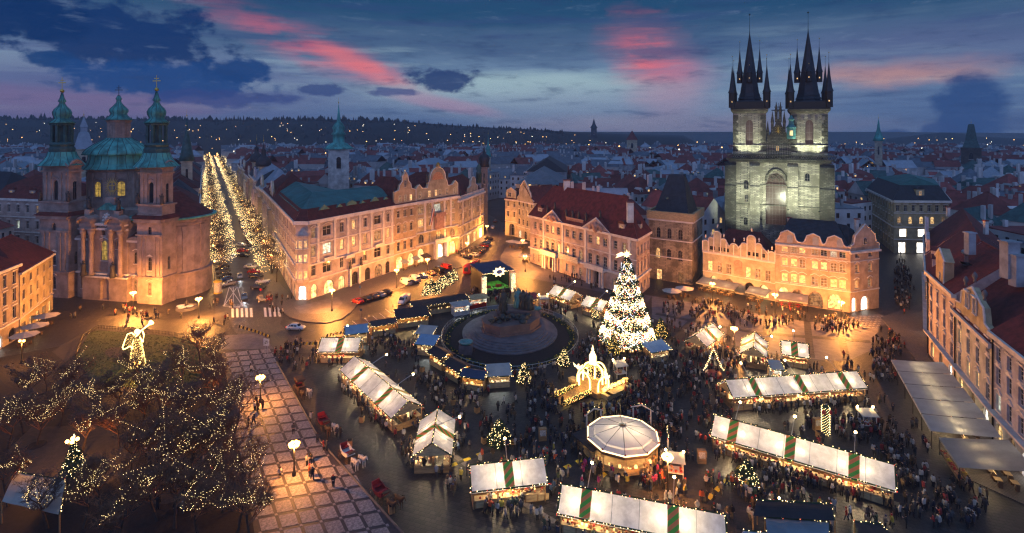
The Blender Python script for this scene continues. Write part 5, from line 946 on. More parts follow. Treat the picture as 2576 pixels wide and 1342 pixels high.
def spire(uc, w, vt, vg, vtip, vapex, tur):
    c0 = th(uc); ty = c0.y; zt = hv(vt, c0); A0, B0 = c0 - td * w / 2, c0 + td * w / 2
    f = [A0, B0, B0 + ti * w, A0 + ti * w]; zw0, zw1 = hv(367, c0), hv(301, c0)
    s = sub(tyn, 'tower', f, hb_, zt, {0: dict(rows=[dict(z=(zw0, zw1), fr=[.5], w=2.4, arch=2, pane='tyn_glass', hood='sill', bars=(1, 3), frame='trim_dark', trim='church_stone', depth=.7)], cornice=[(hv(368, c0), .4, .4)], trim='church_stone'), 3: dict(rows=[dict(z=(zw0, zw1), fr=[.5], w=2.0, arch=2, pane='glass_dark', depth=.7)]), 1: dict(rows=[dict(z=(zw0, zw1), fr=[.5], w=2.0, arch=2, pane='glass_dark', depth=.7)])})
    cx = sum(s.foot, V3()) / 4; ang = s.frame_of(0)[4]; zg = hv(vg, c0); R = w / 2
    q = MB(); q.ring([[(x * k, y * k, z) for x, y in ((-R, -R), (R, -R), (R, R), (-R, R))] for k, z in ((1.0, zt - 1.2), (1.12, zt - .4), (1.16, zt + .3))]); q.build('corbel_course', ['church_stone_dark'], tyn.root, False, zed(cx, 0), ang)
    q = MB().box(-R * 1.14, -R * 1.14, zt + .3, R * 1.14, R * 1.14, zg); q.build('gallery', ['black'], tyn.root, False, zed(cx, 0), ang)
    q = MB(); zp = hv(vtip, c0); za = hv(vapex, c0)
    for k in range(24): z0, z1 = zg + (zp - zg) * k / 24, zg + (zp - zg) * (k + 1) / 24; r0 = R * .72 * (1 - k / 24) ** 1.02 * (1.0 + .25 * max(0, 1 - k / 3)); r1 = R * .72 * (1 - (k + 1) / 24) ** 1.02; q.lathe([(max(r0, .12), z0), (max(r1 * 1.02, .1), z1)], 8, (0, 0, 0), 0, math.pi / 8)
    q.build('spire', ['slate'], tyn.root, False, zed(cx, 0), ang)
    MB().tube((0, 0, zp - 1), (0, 0, za), .11, .05, 5).ball((0, 0, za), .32, 0, 6).build('finial', ['copper_dark'], tyn.root, False, zed(cx, 0), ang)
    def pinn(x, y, z0, h1, r, h2, lit):
        p = MB().lathe([(r, z0), (r, z0 + h1)], 6, (x, y, 0)); p.lathe([(r * 1.22, z0 + h1), (r * .85, z0 + h1 + h2 * .12), (r * .4, z0 + h1 + h2 * .55), (.06, z0 + h1 + h2)], 6, (x, y, 0), 1); p.tube((x, y, z0 + h1 + h2 * .96), (x, y, z0 + h1 + h2 * 1.32), .05, .03, 4, 1); p.ball((x, y, z0 + h1 + h2 * 1.34), .18, 3, 5)
        if lit: p.cbox(x, y - r * .9, z0 + h1 * .35, .34, .2, .45, 2)
        p.build('pinnacle', ['black', 'slate', 'glass_lit', 'gold'], tyn.root, False, zed(cx, 0), ang)
    e = R * 1.05
    for x, y in ((-e, -e), (e, -e), (-e, e), (e, e)): pinn(x, y, zt + .8, 5.2, 1.15, 9.5, True)
    z2 = zg + (zp - zg) * .27; e2 = R * .62
    for x, y in ((-e2, 0), (e2, 0), (0, -e2)): pinn(x, y, z2, 3.4, .95, 8.5 if y == 0 else 2.0, True)
    q = MB()
    for k in range(-2, 3): q.cbox(k * R * .38, -R * 1.0, zt - 3.4, .8, .3, 1.2)
    if tur: q.build('machicolation', ['trim_dark'], tyn.root, False, zed(cx, 0), ang)
    for x in (-1, 1):
        q = MB()
        for k in range(9): q.cbox(x * R * (.9 if k % 2 else .84), -R - .02, hb_ + 3 + k * (zt - hb_ - 5) / 9, R * (.22 if k % 2 else .34), .16, (zt - hb_) / 11)
        q.build('quoins', ['church_stone_dark'], tyn.root, False, zed(cx, 0), ang)
spire(1885, 10.4, 277, 256, 72, 30, False); spire(2036, 10.6, 277, 256, 66, 24, True)
# gable between the towers, with pinnacles, golden relief and a cross
g0, g1 = th(1921), th(1996); gx = (g1 - g0).length; gz = hb_; gt = hv(300, th(1953)); hh = gt - gz; m = MB()
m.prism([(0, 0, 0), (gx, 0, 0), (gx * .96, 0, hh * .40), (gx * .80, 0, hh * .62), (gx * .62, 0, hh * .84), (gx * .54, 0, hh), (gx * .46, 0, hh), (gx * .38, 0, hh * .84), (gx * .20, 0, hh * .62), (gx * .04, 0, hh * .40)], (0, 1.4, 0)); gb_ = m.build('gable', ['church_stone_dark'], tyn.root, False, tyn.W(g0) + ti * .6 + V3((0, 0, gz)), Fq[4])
for f, z, k in ((.02, .1, 9), (.14, .38, 8), (.3, .62, 8), (.43, .92, 7), (.57, .92, 7), (.7, .62, 8), (.86, .38, 8), (.98, .1, 9)):
    m = MB(); m.lathe([(.42, 0), (.42, k * .5), (.55, k * .52), (.05, k)], 6)
    for i in range(5): m.cbox(0, 0, k * (.55 + i * .08), .7 - i * .1, .7 - i * .1, .12)
    m.build('pinnacle', ['church_stone_dark'], gb_, False, (gx * f, .3, hh * z))
m = MB()
for k in range(12): a = k * math.pi / 6; m.prism([(.6 * math.cos(a - .12), -.1, .9 * math.sin(a - .12)), (1.25 * math.cos(a), -.1, 1.9 * math.sin(a)), (.6 * math.cos(a + .12), -.1, .9 * math.sin(a + .12))], (0, .1, 0))
m.lathe([(.25, -.9), (.4, -.4), (.3, .4), (.2, .9)], 6, (0, -.1, 0)); m.build('golden_madonna', ['trim_gold'], gb_, False, (gx * .5, -.1, hv(327, th(1953)) - gz))
cross(0, 5.5, w=2.1).build('cross', ['iron'], gb_, False, (gx * .5, .5, hh)); window(gb_, V3((gx * .47, -.1, hh * .22)), 0, .7, 1.9, True, None, 'glass_lit', 'trim_dark', (0, 1))
for i in range(16): MB().box(-.12, -.16, 0, .12, 0, hh * .36).build('rib', ['trim_dark'], gb_, False, (gx * (.08 + i * .056), 0, .3))
MB().lathe([(1.2, 0), (1.4, .5), (1.4, 3.5), (1.7, 3.8), (.9, 4.8), (.7, 6), (1.0, 6.6), (.1, 8)], 8).build('stair_turret', ['patina'], tyn.root, False, zed(tyn.W(th(1990)) + tn * .6, hv(350, th(1990))))
MB().cbox(0, -1.45, 1.2, .9, .2, 1.6).build('turret_window', ['shop_lit'], tyn.root, False, zed(tyn.W(th(1990)) + tn * .6, hv(350, th(1990))), Fq[4])
nm = MB(); plane_rows(nm, tyn.W(tA) + ti * 12 + V3((3, 0, hb_ - 6)), tyn.W(tB) + ti * 12 + V3((-3, 0, hb_ - 6)), tyn.W(tB) + ti * 40 + V3((-12, 0, hb_ - 6)), tyn.W(tA) + ti * 40 + V3((10, 0, hb_ - 6)), 0, 0); nm.build('nave_roof', ['tile_deep'], tyn.root)
# floodlights on the balcony and on the roofs below
def flood(p, aim, power, col=(.92, 1.0, .68), spot=1.5, parent=None):
    root = thing('floodlight', 'floodlight', 'floodlight', p, 0, 'floodlights aimed at the twin spired church')
    MB().cbox(0, 0, -.3, .5, .4, .3).build('housing', ['iron'], root); plight('lamp', root, V3((0, 0, .15)), col, power, .25, spot, V3(aim) - V3(p)); return root
FL = []
for u, z, au, az_, pw in ((1860, hb_ + 1.0, 1876, hv(345, tA), 5200), (1908, hb_ + 1.0, 1890, hv(350, tA), 3600), (2010, hb_ + 1.0, 2030, hv(345, tB), 4200), (2066, hb_ + 1.0, 2044, hv(345, tB), 5600)):
    p = th(u) + tn * 3.2; a = th(au); FL.append((flood(V3((p.x, p.y, z + .3)), V3((a.x, a.y, az_)), pw), 'upper'))
for u, z, au, av, pw in ((1870, 19.5, 1874, 505, 12000), (1915, 19.5, 1925, 465, 15000), (1978, 23, 1985, 465, 15000), (2050, 23, 2045, 495, 13000)):
    p = th(u) + tn * 15; a = th(au); FL.append((flood(V3((p.x, p.y, z)), V3((a.x, a.y, hv(av, a))), pw), 'lower'))
for (f, k), s in zip(FL, ('far left', 'inner left', 'inner right', 'far right') * 2): f['label'] = ('small floodlight on the church balcony, %s one' % s) if k == 'upper' else ('floodlight on the roofs below the church front, %s one' % s)

# -- other towers in the old town
def tower(name, label, u, vb, vt, y, w, mat, prof, pmat, n=4, cat='tower', gilt=True):
    x = (u - UC) / F * y; root = thing(name, label, cat, (x, y, 0)); k = y / F; ph = math.atan2(-x, y)
    zt = hat(vt, y); m = MB(); W_ = w / 2
    m.box(-W_, -W_, 0, W_, W_, zt); m.box(-W_ - .35, -W_ - .35, zt - .6, W_ + .35, W_ + .35, zt); m.box(-W_ - .2, -W_ - .2, zt * .62, W_ + .2, W_ + .2, zt * .62 + .4); m.build('shaft', [mat], root, False, None, ph)
    for a in range(4): window(root, Matrix.Rotation(ph + a * math.pi / 2, 3, 'Z') @ V3((0, -W_ - .06, zt * .72)), ph + a * math.pi / 2, w * .22, zt * .17, True, 'sill', 'glass_dark', 'trim_dark', (0, 1))
    m = MB(); m.lathe([(r, zt + z) for r, z in prof], n, (0, 0, 0), 0, ph + (math.pi / 4 if n == 4 else 0)); m.build('spire', [pmat], root, n > 6); MB().tube((0, 0, zt + prof[-1][1] - .5), (0, 0, zt + prof[-1][1] + 4), .1, .05, 4).ball((0, 0, zt + prof[-1][1] + 1.2), .35, 0, 6).build('finial', ['gold'], root)
    return root
tower('church_tower', 'white church bell tower with a slim copper onion spire rising above the roofs', 852, 430, 375, 290, 10.6, 'white_wall', [(8.2, 0), (6.6, 1.2), (4.6, 2.8), (3.0, 3.6), (3.0, 7.5), (4.0, 7.9), (2.6, 9.5), (3.4, 11.5), (2.4, 13.4), (1.0, 15.0), (.6, 19.0), (.1, 24)], 'copper', 8)
tower('gothic_gate_tower', 'dark gothic gate tower with steep wedge roof standing alone at far right', 2443, 460, 372, 430, 12.5, 'stone_dark', [(7.6, 0), (7.2, 1.5), (5.2, 6), (2.8, 18), (2.2, 19)], 'copper_dark', 4)
tower('slender_spire', 'thin dark green spire among the roofs beside the lit tree street', 470, 430, 405, 250, 4.5, 'buff', [(3.4, 0), (2.6, 3), (1.6, 9), (.5, 14), (.15, 20)], 'copper_dark', 8)
tower('slate_roof_tower', 'small tower with a tall pale slate pyramid roof left of the dome', 211, 430, 375, 300, 8, 'cream', [(6.4, 0), (3.2, 9), (2.2, 9.5), (2.2, 12), (2.6, 12.4), (.2, 18)], 'metal_roof', 4)
tower('green_spire', 'slim green copper church spire in the roofs behind the side street', 1228, 400, 395, 420, 4, 'buff', [(3, 0), (2.2, 2), (1.4, 4), (2.0, 6), (.9, 9), (.3, 13), (.1, 17)], 'copper', 8)
tower('dark_onion_turret', 'black onion topped turret beside the balustrade house', 1218, 440, 420, 262, 3.4, 'trim_dark', [(2.6, 0), (2.2, 2), (2.8, 4), (2.2, 5.5), (.8, 6.5), (.4, 8), (.1, 10)], 'slate', 8)
for s_, lab in ((140, 'black domed street turret, right of the pair beside the tree lined street'), (182, 'black domed street turret, left of the pair beside the tree lined street')):
    p = C + PD * s_ + PN * 4; tower('domed_turret', lab, uv_of(p)[0], 470, V0 + (H - 29) * F / p.y, p.y, 4.6, 'cream', [(3.6, 0), (3.9, 1.0), (3.5, 2.8), (2.4, 4.4), (1.2, 5.2), (1.0, 7.4), (1.3, 7.8), (.4, 9), (.1, 12)], 'slate', 12)
tower('twin_far_spire', 'tiny twin spired church silhouette on the hazy far skyline', 1494, 340, 322, 1150, 12, 'slate', [(8, 0), (4, 6), (.2, 20)], 'slate', 6)
tower('red_cap_tower', 'squat far tower with a pointed red roof near the hazy horizon', 1590, 360, 352, 640, 12, 'cream', [(10, 0), (6, 4), (.3, 11)], 'tile_city', 4)
tower('green_cupola_tower', 'distant tower with a green cupola right of the twin spires', 2210, 400, 355, 420, 5, 'buff', [(4, 0), (3, 3), (2.2, 5), (1.2, 9), (.2, 17)], 'copper', 8)

# -- other houses round the square
L1a, L1b = gp(50, 850), gp(133, 779)
rs = Bld('cafe_house', 'plain cream cafe house with a dark tile roof and white cafe parasols in front', 'house', [L1a, L1b, L1b + inward(L1a, L1b, 13), L1a + inward(L1a, L1b, 13)], 15.1, 'yellow', {0: dict(rows=[dict(z=(11.8, 13.4), n=5, w=1.1, lit=0, hood='sill'), dict(z=(8.4, 10.4), n=5, w=1.15, lit=0, hood='sill'), dict(z=(5.0, 7.0), n=5, w=1.15, lit=0, hood='sill'), dict(z=(.15, 2.9), n=5, w=2.2, pane=['glass_dim', 'shop_lit', 'glass_lit'], frame='frame_brown', name='shopfront')], cornice=[(14.4, .5, .5), (4.2, .25, .2)])})
rs.roof(21.5, 'tile_deep', 'hip')
Fr = rs.frame_of(0); text('lettering', 'CAFE  LIPPERT  RESTAURANT', rs.root, 1.05, Matrix.Translation(Fr[0] + Fr[1] * Fr[3] * .52 + Fr[2] * .12 + V3((0, 0, 3.7))) @ Matrix.Rotation(Fr[4], 4, 'Z') @ Matrix.Rotation(math.pi / 2, 4, 'X'), 'trim_gold')
L2a = V3((-107, 100, 0)); L2b = L1a + V3((-.1, -.2, 0))
br = Bld('brown_house', 'brown town house with white framed windows at the left edge', 'house', [L2a, L2b, L2b + inward(L2a, L2b, 13), L2a + inward(L2a, L2b, 13)], 17.2, 'brownish', {0: dict(rows=[dict(z=(13, 15.6), n=7, w=1.3, lit=.05, hood='flat'), dict(z=(9.0, 11.8), n=7, w=1.3, lit=.05, hood='flat'), dict(z=(5.2, 7.8), n=7, w=1.3, lit=.05, hood='flat'), dict(z=(.15, 3.2), n=5, w=2.4, arch=True, pane=['shop_white', 'glass_dark', 'shop_lit'], frame='frame_brown', name='shopfront')], cornice=[(16.5, .6, .6), (4.3, .3, .3)])})
br.roof(23, 'tile_deep', 'hip'); br.dormer(0, .6, 18.0, 1.8, 1.3, 2.5, 2.0, 'gable', 'tile_deep', 'brownish', 'glass_dark')
q0, q1 = V3((-190, 196, 0)), V3((-164, 190, 0))
pk_ = Bld('pink_palace', 'pink baroque palace with red mansard roof behind the white church', 'house', [q0, q1, q1 + V3((3, 16, 0)), q0 + V3((3, 16, 0))], 22.8, 'pinkish', {0: dict(rows=[dict(z=(17.8, 20.4), n=6, w=1.3, lit=.1, hood='tri'), dict(z=(12, 14.8), n=6, w=1.3, lit=.15, hood='flat'), dict(z=(6.8, 9.4), n=6, w=1.3, lit=.1, hood='flat'), dict(z=(1, 4), n=6, w=1.5, lit=.4)], cornice=[(22, .8, .7), (16, .3, .3), (10.6, .3, .3)])})
pk_.roof(30.5, 'tile', 'mansard', .4, .5, hs=27, inset=2.2, mat2='tile');
for f in (.25, .62): pk_.dormer(0, f, 23.2, 2.6, 2.6, 2.4, .8, 'arch', 'tile', 'pinkish', 'glass_dim')
g0_, g1_ = V3((-215, 205, 0)), V3((-191, 200, 0)); gt_ = Bld('grey_townhouse', 'grey town house with rooftop dormer at the far left edge', 'house', [g0_, g1_, g1_ + V3((3, 18, 0)), g0_ + V3((3, 18, 0))], 24, 'greywall', {0: dict(rows=[dict(z=(2 + 4.4 * k, 4.6 + 4.4 * k), n=5, w=1.2, lit=.25) for k in range(5)], cornice=[(23, .6, .5)])}); gt_.roof(31, 'slate', 'hip')
# row of houses on the right of the square
RP = [V3((124, 160, 0)), V3((105, 135, 0)), V3((89, 114, 0)), V3((81.5, 98, 0)), V3((74, 82, 0)), V3((65, 60, 0))]
def rowhouse(i, name, label, h, mat, n, zr, roofm, extra=None, rows=None, lit=.1, tr='trim'):
    MAT.get(name) or (stucco(name, {'lane_house': (.50, .39, .40), 'lilac_house': (.48, .42, .48), 'orange_house': (.52, .40, .38), 'cream_gable_house': (.52, .49, .42), 'stucco_house': (.48, .45, .48)}[name])); mat = name
    A, B = RP[i], RP[i + 1]; B = A + (B - A) * .995; rw = rows or [dict(z=(.2, 3.6), n=max(2, n - 1), w=2.2, arch=True, pane=['shop_lit', 'glass_dim', 'shop_white'], frame='frame_brown', name='shopfront'), dict(z=(5.4, 7.9), n=n, w=1.5, lit=lit, hood='curve', bars=(1, 2), trim=tr), dict(z=(9.4, 11.9), n=n, w=1.5, lit=lit, hood='tri', bars=(1, 2), trim=tr), dict(z=(12.9, 14.9), n=n, w=1.4, lit=lit, hood='flat', bars=(1, 2), trim=tr)]
    b = Bld(name, label, 'house', [A, B, B + inward(A, B, 17), A + inward(A, B, 17)], h, mat, {0: dict(rows=rw, cornice=[(4.4, .35, .4), (h - .7, .7, .7)], trim='trim'), 1: dict(), 3: dict()}); b.roof(zr, roofm, 'gable', .3, .45, f=0); b.part('drainpipe', MB().tube((.25, -.18, .2), (.25, -.18, h - .8), .14, None, 5), ['iron'], 0, 0); b.part('shop_cornice', MB().box(0, -.9, 0, (B - A).length, 0, .3), [tr], 0, 0, 4.75); return b
r1 = rowhouse(0, 'lane_house', 'pink house with ornamented gable lining the far end of the busy lane', 16.2, 'pinkish', 7, 25, 'tile')
r1.gable(0, [(0, 0), (1, 0), (.92, 2), (.8, 3.2), (.5, 6.5), (.2, 3.2), (.08, 2)], .7, f0=.05, f1=.45); r1.gable(0, [(0, 0), (1, 0), (1, 3.6), (.5, 4.8), (0, 3.6)], .7, f0=.66, f1=.95)
r2 = rowhouse(1, 'lilac_house', 'pale lilac house with tall dormers and a broad red tile roof by the lane', 16.0, 'lilac', 6, 25, 'tile_deep')
for f in (.3, .7): r2.dormer(0, f, 16.6, 2.2, 2.4, 2.4, .8, 'gable', 'tile', 'lilac', 'glass_dark')
for p, hh in ((gp(2480, 590, 24), 3), (gp(2385, 545, 24), 2.5)): r2.chimney(p, hh, .8)
r3 = rowhouse(2, 'orange_house', 'apricot house with an oval attic window and four bays of hooded windows', 17.6, 'ochre', 4, 25, 'tile', tr='trim')
r3.gable(0, [(0, 0), (1, 0), (1, 4.4), (1.12, 4.5), (.5, 6.6), (-.12, 4.5), (0, 4.4)], 1.6, 'ochre', f0=.32, f1=.62); window(r3.root, r3.frame_of(0)[0] + r3.frame_of(0)[1] * r3.frame_of(0)[3] * .47 + r3.frame_of(0)[2] * .1 + V3((0, 0, 17.6)), r3.frame_of(0)[4], 1.1, 2.0, True, None, 'glass_dark')
for p, hh, w in ((gp(2540, 700, 23), 6, 2.0), (gp(2440, 640, 24), 4, 1.4)): r3.chimney(p, hh, w, 'greywall', False)
r4 = rowhouse(3, 'cream_gable_house', 'cream yellow house with a scrolled gable and stone urns above shop awnings', 14.9, 'yellow', 4, 23.5, 'tile_deep')
r4.gable(0, [(0, 0), (1, 0), (1, 1.6), (.84, 2.0), (.80, 4.4), (.72, 4.8), (.5, 6.4), (.28, 4.8), (.20, 4.4), (.16, 2.0), (0, 1.6)], .9, 'yellow', f0=.02, f1=.98)
for f in (.4, .6): window(r4.root, r4.frame_of(0)[0] + r4.frame_of(0)[1] * r4.frame_of(0)[3] * f + r4.frame_of(0)[2] * .1 + V3((0, 0, 17.4)), r4.frame_of(0)[4], 1.3, 2.4, False, 'flat', 'glass_dark')
for f, z in ((.25, 20.4), (.5, 22.2), (.75, 20.4)): r4.part('stone_urn', MB().lathe([(.3, 0), (.15, .4), (.4, .9), (.35, 1.3), (.1, 1.7)], 8), ['trim_dark'], 0, f, z, True, -.3)
r4.chimney(gp(2560, 720, 22), 5, 1.8, 'greywall', False)
r5 = rowhouse(4, 'stucco_house', 'grey beige house with wavy stucco window hoods at the right edge', 16.9, 'white_wall', 7, 24, 'tile')
pediment(r5, 0, .08, .4, 15.85, 2.6)
ra = MB()
for k in range(4): ra.box(-1.2, -.8, 0, 1.2, .8, .1).tube((-.9 + .6 * k, 0, 0), (-.9 + .6 * k, 0, 2.4), .05).ball((-.9 + .6 * k, -.2, 2.2), .42, 0, 8)
r3.part('antenna_frame', ra, ['steel'], 0, .5, 21.6, False, -4)
# end of the lane: pale palace with dark mansard
P0_, P1_, P2_ = V3((165, 247, 0)), V3((147.5, 206, 0)), V3((168, 205, 0)); P3_ = V3((190, 236, 0))
arch3 = dict(rows=[dict(z=(16.2, 18.6), n=7, w=1.3, lit=0, hood='flat'), dict(z=(11.4, 14.2), n=5, w=1.4, arch=True, pane=['glass_dim', 'glass_lit', 'glass_lit', 'glass_lit', 'glass_dim'], hood='sill'), dict(z=(6.4, 9.4), n=3, w=2.6, pane='shop_white', bars=(0, 0)), dict(z=(.2, 4.2), fr=[.15, .6], w=[2.6, 7.5], pane='shop_white', bars=(2, 0), name='shopfront')], cornice=[(5.2, .4, .4), (10, .3, .3), (15.4, .3, .3), (19.6, .9, .9)])
ep = Bld('lane_end_palace', 'pale yellow palace with dark green mansard and bright shop windows closing the lane', 'house', [P0_, P1_, P2_, P3_], 20.4, 'yellow', {0: dict(rows=[dict(z=(2.5 + 4.5 * k, 5 + 4.5 * k), n=10, w=1.3, lit=.05, hood='flat') for k in range(4)], cornice=[(19.6, .9, .9), (10, .3, .3)]), 1: arch3, 2: dict(rows=[dict(z=(2.5 + 4.5 * k, 5 + 4.5 * k), n=8, w=1.3, lit=.05, hood='flat') for k in range(4)], cornice=[(19.6, .9, .9)])})
ep.roof(28.5, 'slate', 'mansard', .6, .6, hs=26, inset=3.0, mat2='teal_roof'); ep.dormer(1, .5, 20.6, 3.0, 4.0, 2.5, .6, 'arch', 'slate', 'yellow', 'glass_dim', (1, 1), 1.2)
for f in (.2, .8): ep.dormer(1, f, 22, 1.6, 1.2, 1.5, 1.6, 'flat', 'slate', 'slate', 'glass_dim')
# houses of the tree lined street
random.seed(21); s = 53 + 1.0; base = C; mats = ['cream', 'pale', 'yellow', 'pale', 'lilac', 'cream', 'pinkish', 'white_wall', 'buff', 'cream', 'pale', 'yellow', 'cream', 'pale']; k = 0
names = ['second', 'third', 'fourth', 'fifth', 'sixth', 'seventh', 'eighth', 'ninth', 'tenth', 'eleventh', 'twelfth', 'thirteenth']
cn = dict(cream='cream', pale='pale pink', yellow='yellow', lilac='lilac', pinkish='salmon', white_wall='white', buff='tan')
RF = []
while s < 330 and k < 12:
    Lh = rnd(17, 25); a, b = C + PD * (s + Lh - .1), C + PD * s; hh = rnd(20, 23); mt = mats[k]
    q = Bld('street_house', '%s house, %s from the corner along the tree lined street' % (cn[mt], names[k]), 'house', [a, b, b + PN * 14, a + PN * 14], hh, mt, {0: dict(rows=[dict(z=(.2, 3.6), n=3, w=2.4, pane=['shop_lit', 'glass_dim', 'shop_lit'], name='shopfront', bars=(1, 0))] + [dict(z=(5.6 + 4 * j, 8 + 4 * j), n=max(3, int(Lh / 3.6)), w=1.25, lit=.22, hood=('flat' if j % 2 else 'tri') if s < 140 else None) for j in range(4)], cornice=[(4.6, .35, .35), (hh - .8, .8, .8)])}, 'houses along the right of the tree lined street')
    rmat = random.choice(['tile_deep', 'slate', 'zinc', 'tile', 'metal_roof']); q.roof(hh + rnd(6, 9), rmat, random.choice(['hip', 'mansard']), .3, .6, hs=hh + 4, mat2=rmat)
    if k % 2 == 0: q.gable(0, [(0, 0), (1, 0), (1, 2), (.8, 3.4), (.5, 6), (.2, 3.4), (0, 2)], .8, f0=.3, f1=.7)
    else:
        for f in (.25, .75): q.dormer(0, f, hh + .3, 2, 2, 2.2, .8, 'gable', rmat, mt)
    t_ = MB().box(-1.3, -1.4, 4.8, 1.3, 0, 17); t_.prism([(-1.5, -1.6, 17), (1.5, -1.6, 17), (1.5, .1, 17), (-1.5, .1, 17)], (0, 0, .3)); q.part('oriel', t_, [mt], 0, .5, 0)
    s += Lh; k += 1
for k, (s0, Lh) in enumerate(((62, 22), (84, 22), (106, 26), (132, 24), (156, 28), (184, 26), (210, 30), (240, 30), (270, 32))):
    a, b = pz(s0, -13), pz(s0 + Lh - .1, -13); hh = rnd(19, 22); mt = ['greywall', 'cream', 'pale', 'buff', 'lilac'][k % 5]
    q = Bld('street_house', '%s house, %s on the left of the tree lined street' % (['grey', 'cream', 'pale pink', 'tan', 'lilac'][k % 5], ['nearest'] + names[:8][k - 1:k][0:1] == 0 or (['nearest'] + names)[k]), 'house', [a, b, b - PN * 15, a - PN * 15], hh, mt, {0: dict(rows=[dict(z=(5.6 + 4 * j, 8 + 4 * j), n=6, w=1.3, lit=.25) for j in range(4)], cornice=[(hh - .8, .8, .8)]), 3: dict(rows=[dict(z=(5.6 + 4 * j, 8 + 4 * j), n=3, w=1.3, lit=.1) for j in range(4)])}, 'houses along the left of the tree lined street'); q.roof(hh + rnd(5, 8), random.choice(['tile_deep', 'slate', 'tile']), 'hip', .3, .6)
# side street behind the arcade house: a long pale block on its right
for k, (a, b, hh, mt, lab) in enumerate(((V3((8, 300, 0)), V3((2, 262, 0)), 21, 'cream', 'long cream block on the right of the dark side street'), (V3((14, 350, 0)), V3((8.2, 301, 0)), 24, 'greywall', 'grey block farther along the right of the dark side street'))):
    q = Bld('side_street_block', lab, 'house', [a, b, b + V3((22, -4, 0)), a + V3((22, -4, 0))], hh, mt, {0: dict(rows=[dict(z=(4.5 + 3.6 * j, 6.6 + 3.6 * j), n=10, w=1.3, lit=.1) for j in range(5)], cornice=[(hh - .7, .7, .6)]), 1: dict(rows=[dict(z=(4.5 + 3.6 * j, 6.6 + 3.6 * j), n=5, w=1.3, lit=.05) for j in range(5)])}); q.roof(hh + 7, 'slate' if k else 'zinc', 'hip', .3, .6)

# -- the old town: roofs behind the square
FOOT = []
for o in list(COL.objects):
    if o.get('category') in ('house', 'palace', 'church', 'tower') and not o.parent:
        w = [c for c in COL.objects if c.parent == o and c.type == 'MESH' and c.name.split('.')[0] in ('wall', 'apse', 'nave', 'tower', 'shaft', 'side_bay')]
        for c in w:
            ps = [o.location + c.location + Matrix.Rotation(c.rotation_euler.z, 3, 'Z') @ v.co for v in c.data.vertices]
            if ps: FOOT.append((min(p.x for p in ps), min(p.y for p in ps), max(p.x for p in ps), max(p.y for p in ps)))
SQ = gl((-300, 760), (60, 700), (100, 640), (560, 700), (600, 640), (760, 560), (1230, 560), (1330, 575), (1600, 640), (1770, 660), (1960, 690), (2200, 700), (2320, 640), (2500, 900), (2900, 1500), (-900, 1500))
SQp = [(p.x, p.y) for p in SQ]
SEG = [(P0, pz(860, 0), 22), (V3((-14, 205, 0)), V3((-5, 360, 0)), 9), (V3((100, 150, 0)), V3((150, 204, 0)), 14), (V3((196, 300, 0)), V3((380, 440, 0)), 7)]
random.seed(99); PROTO = []
def proto(w, d, h, rh, kind, lod):
    m = MB().box(-w / 2, -d / 2, 0, w / 2, d / 2, h); wall = m; r = MB(); f = [V3((-w / 2, -d / 2, 0)), V3((w / 2, -d / 2, 0)), V3((w / 2, d / 2, 0)), V3((-w / 2, d / 2, 0))]
    if kind == 'hip': hip(r, f, h + .02, h + rh, 0, .3, None, 0)
    elif kind == 'gable': hip(r, f, h + .02, h + rh, 0, .3, 0, 0, 1)
    elif kind == 'mansard':
        a = [zed(p, h + .02) for p in offset(f, -.3)]; b = [zed(p, h + rh * .6) for p in offset(f, 1.6)]
        for i in range(4): r.poly((a[i], a[(i + 1) % 4], b[(i + 1) % 4], b[i]))
        hip(r, offset(f, 1.6), h + rh * .6, h + rh, 0, .05, None, 0)
    else: r.box(-w / 2 + .2, -d / 2 + .2, h + .02, w / 2 - .2, d / 2 - .2, h + .4)
    win = MB()
    for side in range(4):
        L = w if side % 2 == 0 else d; D = d if side % 2 == 0 else w; R = Matrix.Rotation(side * math.pi / 2, 4, 'Z'); n = max(2, int(L / 3.4)); ns = max(2, int(h / 4.0))
        for i in range(n):
            for j in range(ns):
                x = -L / 2 + (i + .5) * L / n; z = h - 3.2 - j * 3.9
                if z < 1: continue
                t_ = MB().box(x - .55, -D / 2 - .05, z, x + .55, -D / 2 + .02, z + 1.8, 1 if random.random() < .11 else 0); win.add(t_, R)
    ch = []
    for _ in range(random.choice((2, 3, 3))): x, y = rnd(-w * .4, w * .4), rnd(-d * .3, d * .3); ch.append(MB()); ch[-1].cbox(x, y, h + rh * .3, rnd(.8, 1.8), rnd(.7, 1.0), rh * .8 + rnd(.3, 1.2))
    dm = MB()
    for k in range(random.choice((1, 2, 3))):
        x = -w * .35 + k * w * .3; y = -d / 2 + 1.2
        if kind != 'flat': dm.box(x - .8, y - .5, h + .4, x + .8, y + 2.5, h + 2.0); dm.prism([(x - 1, y - .6, h + 2), (x + 1, y - .6, h + 2), (x, y - .6, h + 2.8)], (0, 4, 0)); dm.cbox(x, y - .53, h + .7, .8, .06, 1.0, 1 if random.random() < .82 else 2)
    return dict(w=w, d=d, wall=wall.mesh('wall', ['wall_city']), roof={}, rmb=r, win=win.mesh('window', ['glass_dark', 'glass_lit']), ch=[q.mesh('chimney', ['wall_city']) for q in ch], dm=dm.mesh('dormer', ['wall_city', 'glass_dark', 'glass_lit']) if dm.v else None)
for w, d, h, rh, kd in ((18, 13, 15, 6.5, 'gable'), (22, 14, 16, 6, 'hip'), (15, 12, 17, 6, 'gable'), (26, 14, 15, 6.5, 'gable'), (20, 15, 17, 5.5, 'mansard'), (16, 14, 18, 2, 'flat'), (24, 12, 14, 6, 'hip'), (14, 14, 19, 7, 'hip'), (30, 15, 17, 6, 'mansard'), (19, 12, 13, 7, 'gable')): PROTO.append(proto(w, d, h, rh, kd, 0))
